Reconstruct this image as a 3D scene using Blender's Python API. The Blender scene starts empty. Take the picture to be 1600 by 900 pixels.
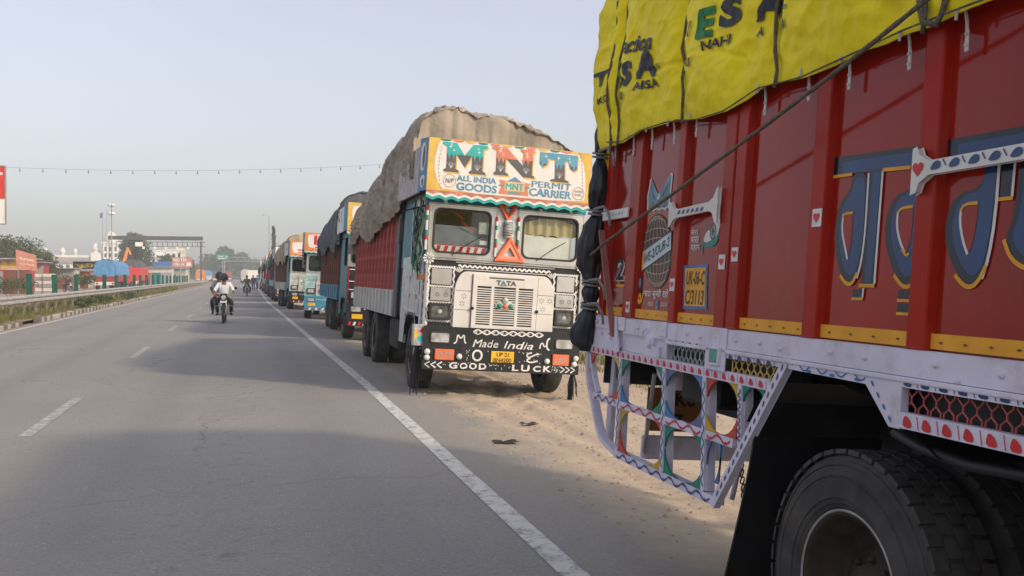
import bpy, bmesh, math, random
from mathutils import Vector, Matrix, noise

SC = bpy.context.scene
COL = SC.collection
R = math.radians

# ---------------------------------------------------------------- camera
cam = bpy.data.cameras.new('camera'); cam_o = bpy.data.objects.new('camera', cam); COL.objects.link(cam_o)
cam.sensor_width = 36.0; cam.lens = 33.75; cam.clip_start = 0.05; cam.clip_end = 4000
cam_o.location = (0, 0, 1.6)
cam_o.rotation_euler = (R(90 - 0.69), 0, -R(15.36))
SC.camera = cam_o

# ---------------------------------------------------------------- sky, sun, exposure
SUN_EL, SUN_AZ = 29.0, 139.0            # azimuth clockwise from +Y: the sun stands behind the camera to the right
w = bpy.data.worlds.new('World'); SC.world = w; w.use_nodes = True
nt = w.node_tree; bg = nt.nodes['Background']
sky = nt.nodes.new('ShaderNodeTexSky'); sky.sky_type = 'NISHITA'; sky.sun_disc = False
sky.sun_elevation = R(SUN_EL); sky.sun_rotation = R(SUN_AZ)
sky.air_density = 1.0; sky.dust_density = 3.9; sky.ozone_density = 1.0; sky.altitude = 0
hs = nt.nodes.new('ShaderNodeHueSaturation'); hs.inputs['Saturation'].default_value = 0.70; hs.inputs['Hue'].default_value = 0.525
gm = nt.nodes.new('ShaderNodeGamma'); gm.inputs[1].default_value = 0.6          # thick even haze flattens the sky
sc_w = nt.nodes.new('ShaderNodeVectorMath'); sc_w.operation = 'SCALE'; sc_w.inputs['Scale'].default_value = 1.95
nt.links.new(sky.outputs[0], hs.inputs['Color']); nt.links.new(hs.outputs[0], gm.inputs[0]); nt.links.new(gm.outputs[0], sc_w.inputs[0])
w_tc = nt.nodes.new('ShaderNodeTexCoord'); w_n = nt.nodes.new('ShaderNodeTexNoise'); w_n.inputs['Scale'].default_value = 2.2; w_n.inputs['Detail'].default_value = 5; nt.links.new(w_tc.outputs['Generated'], w_n.inputs['Vector'])
w_r = nt.nodes.new('ShaderNodeMapRange'); w_r.inputs[3].default_value = 0.95; w_r.inputs[4].default_value = 1.05; nt.links.new(w_n.outputs[0], w_r.inputs[0])
w_m = nt.nodes.new('ShaderNodeVectorMath'); w_m.operation = 'SCALE'; nt.links.new(sc_w.outputs[0], w_m.inputs[0]); nt.links.new(w_r.outputs[0], w_m.inputs['Scale']); nt.links.new(w_m.outputs[0], bg.inputs[0])
bg.inputs[1].default_value = 0.11
sun = bpy.data.lights.new('sun', 'SUN'); sun.energy = 1.5; sun.angle = R(3.5); sun.color = (1.0, 0.80, 0.60)
sun_o = bpy.data.objects.new('sun', sun); COL.objects.link(sun_o)
_a, _e = R(SUN_AZ), R(SUN_EL)
sun_dir = Vector((math.sin(_a) * math.cos(_e), math.cos(_a) * math.cos(_e), math.sin(_e)))
sun_o.rotation_euler = sun_dir.to_track_quat('Z', 'Y').to_euler(); sun_o.location = (30, -30, 30)
SC.view_settings.view_transform = 'Standard'; SC.view_settings.look = 'None'
SC.view_settings.exposure = 0.82; SC.view_settings.gamma = 1.0; SC.view_settings.use_curve_mapping = False
SC.cycles.max_bounces = 6; SC.cycles.volume_bounces = 1; SC.cycles.use_denoising = True
SC.cycles.volume_step_rate = 4

# ---------------------------------------------------------------- materials
MATS = {}
def mat(name, col, rough=0.6, metal=0.0, var=0.12, scale=6.0, bump=0.0, bscale=None, dirt=0.0, dirtcol=(0.20, 0.155, 0.11), dscale=1.6, spec=0.4, coat=0.0, trans=0.0, stretch=None, col2=None):
    """procedural paint: base colour broken up by noise, optional dust patches and bump"""
    if name in MATS: return MATS[name]
    m = bpy.data.materials.new(name); m.use_nodes = True; t = m.node_tree; N = t.nodes; L = t.links
    b = N['Principled BSDF']; b.inputs['Roughness'].default_value = rough; b.inputs['Metallic'].default_value = metal
    b.inputs['Specular IOR Level'].default_value = spec; b.inputs['Coat Weight'].default_value = coat
    if trans: b.inputs['Transmission Weight'].default_value = trans
    tc = N.new('ShaderNodeTexCoord'); src = tc.outputs['Object']
    if stretch:
        mp = N.new('ShaderNodeMapping'); mp.inputs['Scale'].default_value = stretch; L.new(src, mp.inputs[0]); src = mp.outputs[0]
    n1 = N.new('ShaderNodeTexNoise'); n1.inputs['Scale'].default_value = scale; n1.inputs['Detail'].default_value = 6; L.new(src, n1.inputs['Vector'])
    mx = N.new('ShaderNodeMix'); mx.data_type = 'RGBA'
    c2 = col2 if col2 else tuple(min(1, c * (1 + 1.6 * var)) for c in col)
    c1 = col if col2 else tuple(c * (1 - 1.6 * var) for c in col)
    mx.inputs[6].default_value = (*c1, 1); mx.inputs[7].default_value = (*c2, 1)
    rm = N.new('ShaderNodeMapRange'); rm.inputs[1].default_value = 0.3; rm.inputs[2].default_value = 0.7; L.new(n1.outputs[0], rm.inputs[0]); L.new(rm.outputs[0], mx.inputs[0])
    out = mx.outputs[2]
    if dirt > 0:
        n2 = N.new('ShaderNodeTexNoise'); n2.inputs['Scale'].default_value = dscale; n2.inputs['Detail'].default_value = 9; n2.inputs['Roughness'].default_value = 0.72; L.new(src, n2.inputs['Vector'])
        r2 = N.new('ShaderNodeMapRange'); r2.inputs[1].default_value = 0.62 - 0.3 * dirt; r2.inputs[2].default_value = 0.80; r2.inputs[4].default_value = min(1, 0.35 + dirt)
        L.new(n2.outputs[0], r2.inputs[0])
        m2 = N.new('ShaderNodeMix'); m2.data_type = 'RGBA'; m2.inputs[7].default_value = (*dirtcol, 1); L.new(out, m2.inputs[6]); L.new(r2.outputs[0], m2.inputs[0]); out = m2.outputs[2]
    L.new(out, b.inputs['Base Color'])
    if bump > 0:
        n3 = N.new('ShaderNodeTexNoise'); n3.inputs['Scale'].default_value = bscale or scale * 4; n3.inputs['Detail'].default_value = 5; L.new(src, n3.inputs['Vector'])
        bp = N.new('ShaderNodeBump'); bp.inputs['Strength'].default_value = bump; bp.inputs['Distance'].default_value = 0.02; L.new(n3.outputs[0], bp.inputs['Height']); L.new(bp.outputs[0], b.inputs['Normal'])
    MATS[name] = m
    return m

def emat(name, col, strength):
    if name in MATS: return MATS[name]
    m = bpy.data.materials.new(name); m.use_nodes = True; b = m.node_tree.nodes['Principled BSDF']
    b.inputs['Base Color'].default_value = (*col, 1); b.inputs['Emission Color'].default_value = (*col, 1); b.inputs['Emission Strength'].default_value = strength
    MATS[name] = m; return m

# ---------------------------------------------------------------- mesh builder
class MB:
    def __init__(s): s.v = []; s.f = []; s.m = []
    def add(s, vs, fs, mi=0):
        o = len(s.v); s.v.extend([tuple(p) for p in vs])
        for f in fs: s.f.append(tuple(o + i for i in f)); s.m.append(mi)
        return s
    def box(s, x0, x1, y0, y1, z0, z1, mi=0):
        vs = [(x, y, z) for z in (z0, z1) for y in (y0, y1) for x in (x0, x1)]
        return s.add(vs, [(0, 2, 3, 1), (4, 5, 7, 6), (0, 1, 5, 4), (2, 6, 7, 3), (0, 4, 6, 2), (1, 3, 7, 5)], mi)
    def cbox(s, x0, x1, y0, y1, z0, z1, c=0.01, mi=0):
        """box with chamfered vertical-profile edges on all sides (24 verts)"""
        vs = []; 
        for z, d in ((z0, c), (z0 + c, 0), (z1 - c, 0), (z1, c)):
            for (x, y) in ((x0 + c, y0), (x1 - c, y0), (x1, y0 + c), (x1, y1 - c), (x1 - c, y1), (x0 + c, y1), (x0, y1 - c), (x0, y0 + c)):
                xx = x + (d if x < (x0 + x1) / 2 else -d) * 0.6; yy = y + (d if y < (y0 + y1) / 2 else -d) * 0.6
                vs.append((xx, yy, z))
        fs = [tuple(range(7, -1, -1)), tuple(range(24, 32))]
        for k in range(3):
            for i in range(8):
                j = (i + 1) % 8; fs.append((8 * k + i, 8 * k + j, 8 * k + 8 + j, 8 * k + 8 + i))
        return s.add(vs, fs, mi)
    def prism(s, pts, plane, d0, d1, mi=0):
        """extrude a polygon: plane 'xz' along y, 'yz' along x, 'xy' along z"""
        def P(a, b, d): return (a, d, b) if plane == 'xz' else ((d, a, b) if plane == 'yz' else (a, b, d))
        n = len(pts); vs = [P(a, b, d0) for a, b in pts] + [P(a, b, d1) for a, b in pts]
        fs = [tuple(range(n)), tuple(range(2 * n - 1, n - 1, -1))] + [(i, (i + 1) % n, n + (i + 1) % n, n + i) for i in range(n)]
        return s.add(vs, fs, mi)
    def tube(s, pts, r, n=6, mi=0, closed=False, cap=True):
        pts = [Vector(p) for p in pts]; N = len(pts); rs = r if isinstance(r, (list, tuple)) else [r] * N
        vs = []; fs = []; up = None
        for i, p in enumerate(pts):
            if closed: t = pts[(i + 1) % N] - pts[i - 1]
            else: t = pts[min(i + 1, N - 1)] - pts[max(i - 1, 0)]
            t.normalize()
            if up is None:
                up = Vector((0, 0, 1)) if abs(t.z) < 0.9 else Vector((1, 0, 0))
            a = t.cross(up); a.normalize(); b = a.cross(t); up = b
            for k in range(n):
                q = 2 * math.pi * k / n; vs.append(p + (a * math.cos(q) + b * math.sin(q)) * rs[i])
        for i in range(N if closed else N - 1):
            j = (i + 1) % N
            for k in range(n): l = (k + 1) % n; fs.append((i * n + k, i * n + l, j * n + l, j * n + k))
        if cap and not closed: fs.append(tuple(range(n - 1, -1, -1))); fs.append(tuple((N - 1) * n + k for k in range(n)))
        return s.add(vs, fs, mi)
    def lathe(s, prof, c, axis='x', n=24, mi=0, closed=False):
        """profile of (radius, height along axis) turned round the axis through c"""
        c = Vector(c); vs = []; fs = []
        for r_, h in prof:
            for k in range(n):
                q = 2 * math.pi * k / n; a, b = r_ * math.cos(q), r_ * math.sin(q)
                vs.append(c + (Vector((h, a, b)) if axis == 'x' else Vector((a, h, b)) if axis == 'y' else Vector((a, b, h))))
        P = len(prof)
        for i in range(P if closed else P - 1):
            j = (i + 1) % P
            for k in range(n): l = (k + 1) % n; fs.append((i * n + k, i * n + l, j * n + l, j * n + k))
        return s.add(vs, fs, mi)
    def sheet(s, fn, nu, nv, mi=0, closed_u=False):
        vs = [fn(i / (nu if closed_u else nu - 1), j / (nv - 1)) for j in range(nv) for i in range(nu)]
        fs = []
        for j in range(nv - 1):
            for i in range(nu if closed_u else nu - 1):
                k = (i + 1) % nu; fs.append((j * nu + i, j * nu + k, (j + 1) * nu + k, (j + 1) * nu + i))
        return s.add(vs, fs, mi)
    def poly(s, vs, mi=0): return s.add(vs, [tuple(range(len(vs)))], mi)
    def build(s, name, mats, parent=None, smooth=False, bevel=0.0, loc=None, fix=False):
        me = bpy.data.meshes.new(name); me.from_pydata(s.v, [], s.f)
        if not isinstance(mats, (list, tuple)): mats = [mats]
        for m in mats: me.materials.append(m)
        if len(mats) > 1: me.polygons.foreach_set('material_index', s.m)
        if smooth: me.polygons.foreach_set('use_smooth', [True] * len(s.f))
        if fix:
            bm = bmesh.new(); bm.from_mesh(me); bmesh.ops.remove_doubles(bm, verts=bm.verts, dist=1e-5); bmesh.ops.recalc_face_normals(bm, faces=bm.faces); bm.to_mesh(me); bm.free()
        me.update()
        o = bpy.data.objects.new(name, me); COL.objects.link(o)
        if parent: o.parent = parent
        if loc: o.location = loc
        if bevel > 0:
            md = o.modifiers.new('bevel', 'BEVEL'); md.width = bevel; md.segments = 2; md.limit_method = 'ANGLE'; md.angle_limit = R(40)
        return o

def tag(o, label=None, cat=None, group=None, kind=None):
    if label: o['label'] = label
    if cat: o['category'] = cat
    if group: o['group'] = group
    if kind: o['kind'] = kind
    return o
def empty(name, loc=(0, 0, 0), rot=(0, 0, 0), **k):
    o = bpy.data.objects.new(name, None); COL.objects.link(o); o.location = loc; o.rotation_euler = rot; o.empty_display_size = 0.3
    return tag(o, **k)
def inst(o, parent, loc=(0, 0, 0), rot=(0, 0, 0), scale=None):
    c = o.copy(); COL.objects.link(c); c.parent = parent; c.location = loc; c.rotation_euler = rot
    if scale: c.scale = scale
    return c
def copy_tree(o, parent=None):
    c = o.copy(); COL.objects.link(c); c.parent = parent
    for ch in list(o.children): copy_tree(ch, c)
    return c

# flat print helpers -----------------------------------------------------------
def smoothpoly(pts, it=2):
    for _ in range(it):
        q = []
        for i in range(len(pts)):
            a, b = pts[i], pts[(i + 1) % len(pts)]
            q += [(a[0] * .75 + b[0] * .25, a[1] * .75 + b[1] * .25), (a[0] * .25 + b[0] * .75, a[1] * .25 + b[1] * .75)]
        pts = q
    return pts
def smoothline(pts, it=2):
    for _ in range(it):
        q = [pts[0]]
        for a, b in zip(pts, pts[1:]):
            q += [(a[0] * .75 + b[0] * .25, a[1] * .75 + b[1] * .25), (a[0] * .25 + b[0] * .75, a[1] * .25 + b[1] * .75)]
        q.append(pts[-1]); pts = q
    return pts
def ribbon2(pts, wd):
    """mitred outline of a polyline in 2-D: list of quads"""
    n = len(pts); L = []; Rr = []
    for i, p in enumerate(pts):
        w_ = wd[i] if isinstance(wd, (list, tuple)) else wd
        a = pts[max(i - 1, 0)]; b = pts[min(i + 1, n - 1)]
        dx, dy = b[0] - a[0], b[1] - a[1]; l = math.hypot(dx, dy) or 1e-6
        nx, ny = -dy / l, dx / l
        L.append((p[0] + nx * w_ / 2, p[1] + ny * w_ / 2)); Rr.append((p[0] - nx * w_ / 2, p[1] - ny * w_ / 2))
    return [[L[i], Rr[i], Rr[i + 1], L[i + 1]] for i in range(n - 1)]
_TXT = {}
def text2(s, bold=0.0, shear=0.0):
    """2-D mesh of a string, normalised to its box: verts in 0..1, faces, aspect"""
    k = (s, bold, shear)
    if k in _TXT: return _TXT[k]
    cu = bpy.data.curves.new('t', 'FONT'); cu.body = s; cu.size = 1.0; cu.offset = bold; cu.shear = shear; cu.resolution_u = 3
    ob = bpy.data.objects.new('t', cu); me = ob.to_mesh()
    vs = [(v.co.x, v.co.y) for v in me.vertices]; fs = [tuple(p.vertices) for p in me.polygons]
    ob.to_mesh_clear(); bpy.data.objects.remove(ob); bpy.data.curves.remove(cu)
    if not vs: vs = [(0, 0), (1, 0), (1, 1)]; fs = []
    x0 = min(v[0] for v in vs); x1 = max(v[0] for v in vs); y0 = min(v[1] for v in vs); y1 = max(v[1] for v in vs)
    vs = [((x - x0) / (x1 - x0), (y - y0) / (y1 - y0)) for x, y in vs]
    _TXT[k] = (vs, fs, (x1 - x0) / (y1 - y0)); return _TXT[k]
class Print:
    """paint laid on a plane: P(u, v, off) gives the 3-D point"""
    def __init__(s, P): s.P = P; s.mb = MB(); s.marks = []; s.wob = 0.0
    def cut(s): s.marks.append((len(s.mb.v), len(s.mb.f))); return s
    def poly(s, pts, off=0.003, mi=0): s.mb.poly([s.P(u, v, off) for u, v in pts], mi); return s
    def line(s, pts, wd, off=0.003, mi=0):
        for q in ribbon2(pts, wd): s.poly(q, off, mi)
        return s
    def rect(s, u0, v0, u1, v1, off=0.003, mi=0): return s.poly([(u0, v0), (u1, v0), (u1, v1), (u0, v1)], off, mi)
    def disc(s, u, v, r, off=0.003, mi=0, n=16, ry=None): return s.poly([(u + r * math.cos(2 * math.pi * k / n), v + (ry or r) * math.sin(2 * math.pi * k / n)) for k in range(n)], off, mi)
    def ring(s, u, v, r, wd, off=0.003, mi=0, n=20, ry=None):
        ry = ry or r; f = lambda k, e: (u + (r + e) * math.cos(2 * math.pi * k / n), v + (ry + e) * math.sin(2 * math.pi * k / n))
        for k in range(n): s.poly([f(k, wd / 2), f(k + 1, wd / 2), f(k + 1, -wd / 2), f(k, -wd / 2)], off, mi)
        return s
    def text(s, t, u0, v0, u1, v1, off=0.004, mi=0, bold=0.02, shear=0.0, tilt=0.0, _again=False):
        if not _again: s.cut()
        if 'M' in t and bold > 0:      # the offset outline of an M folds over itself: thicken by shifted strokes instead
            d = bold * (v1 - v0) * 1.2
            for k in (-1, 0, 1): s.text(t, u0 + k * d, v0, u1 + k * d, v1, off + .0003 * (k + 1), mi, 0.0, shear, tilt, True)
            return s
        vs, fs, _ = text2(t, bold, shear); h_ = (v1 - v0); q_ = u0 * 7 + v0 * 13
        if s.wob: vs = [(x + s.wob * h_ / (u1 - u0) * nz((u1 - u0) / h_ * x * 2.3 + q_, y * 2.0), y + s.wob * nz((u1 - u0) / h_ * x * 2.1, y * 1.7, q_)) for x, y in vs]
        s.mb.add([s.P(u0 + x * (u1 - u0), v0 + y * (v1 - v0) + tilt * (x * (u1 - u0)), off) for x, y in vs], fs, mi); return s
    def heart(s, u, v, r, off=0.003, mi=0):
        pts = []
        for k in range(22):
            t = 2 * math.pi * k / 22; pts.append((u + r * math.sin(t) ** 3, v + r * (13 * math.cos(t) - 5 * math.cos(2 * t) - 2 * math.cos(3 * t) - math.cos(4 * t)) / 16))
        return s.poly(pts, off, mi)
    def star(s, u, v, r, off=0.003, mi=0, n=6, inner=0.28):
        return s.poly([(u + (r if k % 2 == 0 else r * inner) * math.cos(math.pi * k / n), v + (r if k % 2 == 0 else r * inner) * math.sin(math.pi * k / n)) for k in range(2 * n)], off, mi)
    def build(s, name, mats, parent, split=False):
        if not split or not s.marks: return s.mb.build(name, mats, parent)
        m_ = sorted(set([(0, 0)] + s.marks)) + [(len(s.mb.v), len(s.mb.f))]; out = None
        for (a, b), (c, d) in zip(m_, m_[1:]):
            if d == b: continue
            q = MB(); q.v = s.mb.v[a:c]; q.f = [tuple(i - a for i in f) for f in s.mb.f[b:d]]; q.m = s.mb.m[b:d]; out = q.build(name, mats, parent)
        return out

def rrect(u0, v0, u1, v1, r, n=4):
    pts = []
    for (cu, cv, a) in ((u1 - r, v1 - r, 0), (u0 + r, v1 - r, 90), (u0 + r, v0 + r, 180), (u1 - r, v0 + r, 270)):
        for k in range(n + 1): q = R(a + 90 * k / n); pts.append((cu + r * math.cos(q), cv + r * math.sin(q)))
    return pts
def ringprism(mb, outer, inner, plane, d0, d1, mi=0):
    """frame between two outlines with the same number of points"""
    n = len(outer)
    def P(a, b, d): return (a, d, b) if plane == 'xz' else ((d, a, b) if plane == 'yz' else (a, b, d))
    vs = [P(*p, d0) for p in outer] + [P(*p, d0) for p in inner] + [P(*p, d1) for p in outer] + [P(*p, d1) for p in inner]
    fs = []
    for i in range(n):
        j = (i + 1) % n
        fs += [(i, j, n + j, n + i), (2 * n + i, 3 * n + i, 3 * n + j, 2 * n + j), (i, 2 * n + i, 2 * n + j, j), (n + i, n + j, 3 * n + j, 3 * n + i)]
    mb.add(vs, fs, mi)

def nz(x, y=0.0, z=0.0): return noise.noise(Vector((x, y, z)))
# ================================================================ SETTING
def gz(x, y=0.0):
    """height of the shoulder to the right of the road"""
    return 0.0 if x <= 2.0 else (-(x - 2.0) * 0.067 if x < 7.6 else -0.375)

def nodes(name):
    m = bpy.data.materials.new(name); m.use_nodes = True; t = m.node_tree
    return m, t.nodes, t.links, t.nodes['Principled BSDF']
def mk_noise(N, L, src, scale, detail=6, rough=0.6):
    n = N.new('ShaderNodeTexNoise'); n.inputs['Scale'].default_value = scale; n.inputs['Detail'].default_value = detail; n.inputs['Roughness'].default_value = rough; L.new(src, n.inputs['Vector']); return n.outputs[0]
def mk_range(N, L, src, a, b, c=0.0, d=1.0):
    n = N.new('ShaderNodeMapRange'); n.inputs[1].default_value = a; n.inputs[2].default_value = b; n.inputs[3].default_value = c; n.inputs[4].default_value = d; L.new(src, n.inputs[0]); return n.outputs[0]
def mk_mix(N, L, fac, a, b):
    n = N.new('ShaderNodeMix'); n.data_type = 'RGBA'
    for k, s in ((6, a), (7, b)):
        if isinstance(s, tuple): n.inputs[k].default_value = (*s, 1)
        else: L.new(s, n.inputs[k])
    if isinstance(fac, float): n.inputs[0].default_value = fac
    else: L.new(fac, n.inputs[0])
    return n.outputs[2]
def mk_math(N, L, op, a, b):
    n = N.new('ShaderNodeMath'); n.operation = op
    for k, s in ((0, a), (1, b)):
        if isinstance(s, (int, float)): n.inputs[k].default_value = s
        else: L.new(s, n.inputs[k])
    return n.outputs[0]

def road_surface(name, edge):
    """worn, dusty asphalt; past x = edge the dust turns to sand"""
    m, N, L, b = nodes(name)
    tc = N.new('ShaderNodeTexCoord'); o = tc.outputs['Object']
    sp = N.new('ShaderNodeSeparateXYZ'); L.new(o, sp.inputs[0]); X = sp.outputs[0]
    mp = N.new('ShaderNodeMapping'); mp.inputs['Scale'].default_value = (1.0, 0.16, 1.0); L.new(o, mp.inputs[0])
    big = mk_noise(N, L, o, 0.35, 5); streak = mk_noise(N, L, mp.outputs[0], 1.3, 7, 0.65); fine = mk_noise(N, L, o, 34, 5, 0.85); mid = mk_noise(N, L, o, 5.5, 8, 0.7)
    base = mk_mix(N, L, mk_range(N, L, big, 0.35, 0.65), (0.255, 0.248, 0.236), (0.305, 0.290, 0.268))
    base = mk_mix(N, L, mk_range(N, L, streak, 0.45, 0.75, 0, 0.7), base, (0.285, 0.264, 0.240))
    base = mk_mix(N, L, mk_range(N, L, mid, 0.56, 0.76, 0, 0.55), base, (0.14, 0.137, 0.134))
    vo = N.new('ShaderNodeTexVoronoi'); vo.inputs['Scale'].default_value = 38; L.new(o, vo.inputs['Vector'])
    sc_ = N.new('ShaderNodeSeparateColor'); L.new(vo.outputs['Color'], sc_.inputs[0])
    pick = mk_math(N, L, 'MULTIPLY', mk_range(N, L, sc_.outputs[0], 0.84, 0.95), mk_range(N, L, vo.outputs['Distance'], 0.36, 0.2))
    base = mk_mix(N, L, mk_math(N, L, 'MULTIPLY', pick, 0.8), base, (0.52, 0.50, 0.46))
    base = mk_mix(N, L, mk_range(N, L, fine, 0.38, 0.70, 0, 0.6), base, (0.36, 0.345, 0.32))
    base = mk_mix(N, L, mk_range(N, L, fine, 0.50, 0.30, 0, 0.5), base, (0.13, 0.127, 0.122))
    # tyre-polished tracks and oil drips down each lane
    xw = mk_math(N, L, 'ADD', X, mk_math(N, L, 'MULTIPLY', mk_math(N, L, 'SUBTRACT', big, 0.5), 0.7))
    for xc in (-1.05, 0.75, -5.2, -3.4):
        dd = mk_math(N, L, 'ABSOLUTE', mk_math(N, L, 'SUBTRACT', xw, xc), 0.0)
        base = mk_mix(N, L, mk_math(N, L, 'MULTIPLY', mk_range(N, L, dd, 0.42, 0.08), mk_range(N, L, streak, 0.25, 0.7, 0.05, 0.30)), base, (0.165, 0.163, 0.165))
    oil = mk_math(N, L, 'MULTIPLY', mk_range(N, L, mk_math(N, L, 'ABSOLUTE', mk_math(N, L, 'SUBTRACT', xw, -0.15), 0.0), 0.5, 0.05), mk_range(N, L, mid, 0.54, 0.68, 0, 0.35))
    base = mk_mix(N, L, oil, base, (0.11, 0.11, 0.112))
    # dust drifts
    base = mk_mix(N, L, mk_range(N, L, mk_noise(N, L, mp.outputs[0], 0.55, 8, 0.7), 0.50, 0.72, 0, 0.45), base, (0.33, 0.295, 0.258))
    # pale scuffed spots
    vo2 = N.new('ShaderNodeTexVoronoi'); vo2.inputs['Scale'].default_value = 2.2; L.new(o, vo2.inputs['Vector'])
    spot = mk_math(N, L, 'MULTIPLY', mk_range(N, L, vo2.outputs['Distance'], 0.16, 0.04), mk_range(N, L, mid, 0.45, 0.6))
    base = mk_mix(N, L, mk_math(N, L, 'MULTIPLY', spot, 0.55), base, (0.30, 0.28, 0.25))
    # hairline cracks and tar-darkened joints
    cr = N.new('ShaderNodeTexVoronoi'); cr.feature = 'DISTANCE_TO_EDGE'; cr.inputs['Scale'].default_value = 0.22
    dv = N.new('ShaderNodeVectorMath'); dv.operation = 'ADD'; nv_ = N.new('ShaderNodeTexNoise'); nv_.inputs['Scale'].default_value = 1.2; nv_.inputs['Detail'].default_value = 6; L.new(o, nv_.inputs['Vector']); L.new(o, dv.inputs[0]); L.new(nv_.outputs['Color'], dv.inputs[1]); L.new(dv.outputs[0], cr.inputs['Vector'])
    base = mk_mix(N, L, mk_math(N, L, 'MULTIPLY', mk_range(N, L, cr.outputs['Distance'], 0.0035, 0.0005), mk_range(N, L, big, 0.42, 0.6, 0, .55)), base, (0.05, 0.05, 0.05))
    wob = mk_math(N, L, 'MULTIPLY', mk_math(N, L, 'SUBTRACT', mk_noise(N, L, o, 0.9, 7, 0.65), 0.5), 1.9)
    xs = mk_math(N, L, 'ADD', X, wob)
    sand = mk_mix(N, L, mk_range(N, L, mid, 0.3, 0.7), (0.475, 0.375, 0.275), (0.60, 0.488, 0.37))
    sand = mk_mix(N, L, mk_range(N, L, fine, 0.4, 0.7, 0, 0.5), sand, (0.30, 0.22, 0.15))
    f = mk_range(N, L, xs, edge, edge + 0.75)
    dust = mk_range(N, L, xs, edge - 1.2, edge + 0.3, 0, 0.40)
    base = mk_mix(N, L, dust, base, (0.34, 0.285, 0.225))
    base = mk_mix(N, L, f, base, sand)
    # the median side gathers dust too
    base = mk_mix(N, L, mk_range(N, L, mk_math(N, L, 'ADD', X, mk_math(N, L, 'MULTIPLY', wob, 0.3)), -6.45, -6.95, 0, 0.8), base, (0.34, 0.26, 0.185))
    L.new(base, b.inputs['Base Color']); b.inputs['Roughness'].default_value = 0.9; b.inputs['Specular IOR Level'].default_value = 0.25
    bp = N.new('ShaderNodeBump'); bp.inputs['Strength'].default_value = 0.5; bp.inputs['Distance'].default_value = 0.012
    L.new(mk_math(N, L, 'ADD', fine, mk_math(N, L, 'MULTIPLY', mid, 1.5)), bp.inputs['Height']); L.new(bp.outputs[0], b.inputs['Normal'])
    return m
M_road = road_surface('asphalt', 2.28)
M_paint = None
def line_paint():
    m, N, L, b = nodes('road_paint'); tc = N.new('ShaderNodeTexCoord'); o = tc.outputs['Object']
    a = mk_noise(N, L, o, 7, 9, 0.75); c = mk_noise(N, L, o, 45, 4, 0.8)
    col = mk_mix(N, L, mk_range(N, L, c, 0.3, 0.7), (0.56, 0.54, 0.50), (0.68, 0.66, 0.62))
    wear = mk_range(N, L, mk_math(N, L, 'ADD', a, mk_math(N, L, 'MULTIPLY', c, 0.45)), 0.72, 0.86)
    col = mk_mix(N, L, wear, col, (0.24, 0.23, 0.22))
    L.new(col, b.inputs['Base Color']); b.inputs['Roughness'].default_value = 0.85
    return m
M_paint = line_paint()
M_ground = mat('dry_earth', (0.30, 0.235, 0.16), 0.95, var=0.2, scale=0.5, bump=0.5, bscale=9, col2=(0.42, 0.33, 0.22))
M_soil = mat('median_soil', (0.20, 0.15, 0.095), 0.95, var=0.2, scale=2.0, bump=0.6, bscale=14, col2=(0.33, 0.24, 0.15))
M_grass = mat('grass', (0.085, 0.110, 0.028), 0.8, scale=0.8, col2=(0.24, 0.21, 0.080), spec=0.2)
M_leaf = mat('leaf', (0.040, 0.068, 0.018), 0.75, scale=0.6, col2=(0.085, 0.115, 0.034), spec=0.25)
M_leaf2 = mat('dusty_leaf', (0.062, 0.078, 0.030), 0.8, scale=0.5, col2=(0.120, 0.130, 0.060), spec=0.2)
M_bark = mat('bark', (0.13, 0.10, 0.07), 0.9, var=0.25, scale=8, bump=0.6)

mb = MB()
prof = [(-1600, -0.03), (-40, -0.03), (1.9, -0.03), (2.0, -0.03), (7.6, -0.42), (40, -0.42), (1600, -0.42)]
ys = [-80, -10, 40, 200, 800, 2600]
mb.add([(x, y, z) for y in ys for x, z in prof], [(j * 7 + i, j * 7 + i + 1, (j + 1) * 7 + i + 1, (j + 1) * 7 + i) for j in range(5) for i in range(6)])
tag(mb.build('ground', M_ground), 'dusty dry earth reaching to the horizon', kind='structure')

def rx(y):
    """the right-hand edge line drifts slightly left with distance"""
    if y < 14: return 1.68
    if y < 60: return 1.68 - 0.5 * (y - 14) / 46
    return 1.18
mb = MB()
ry = [-25, 0, 14, 60, 200, 600]
mb.add([p for y in ry for p in ((-7.02, y, 0), (2.0, y, 0))], [(2 * i, 2 * i + 1, 2 * i + 3, 2 * i + 2) for i in range(5)])
tag(mb.build('road', M_road), 'grey worn asphalt carriageway', kind='structure')
mb = MB(); mb.box(-18.0, -9.9, -25, 600, -0.02, 0.0)
tag(mb.build('opposite_road', M_road), 'far asphalt carriageway beyond the median', kind='structure')
# painted lines
mb = MB()
yy = [-20, 0, 5, 9, 14, 22, 30, 40, 50, 60, 120, 200, 500]
mb.add([p for y in yy for p in ((rx(y) - 0.075, y, 0.004), (rx(y) + 0.075, y, 0.004))], [(2 * i, 2 * i + 1, 2 * i + 3, 2 * i + 2) for i in range(len(yy) - 1)])
tag(mb.build('edge_line', M_paint), 'white solid edge line beside the parked trucks', kind='structure')
mb = MB(); mb.add([(-6.76, -20, 0.004), (-6.62, -20, 0.004), (-6.62, 500, 0.004), (-6.76, 500, 0.004)], [(0, 1, 2, 3)])
tag(mb.build('edge_line', M_paint), 'white solid line along the median kerb', kind='structure')
M_dash = M_paint.copy(); M_dash.name = 'worn_dash_paint'
for n_ in M_dash.node_tree.nodes:
    if n_.type == 'MAP_RANGE' and abs(n_.inputs[1].default_value - .72) < .01: n_.inputs[1].default_value = .52; n_.inputs[2].default_value = .84
dash = MB().add([(-0.065, 0, 0), (0.065, 0, 0), (0.065, 3.2, 0), (-0.065, 3.2, 0)], [(0, 1, 2, 3)]).build('lane_dash', M_dash, loc=(-2.16, 10.5, 0.004))
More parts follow.
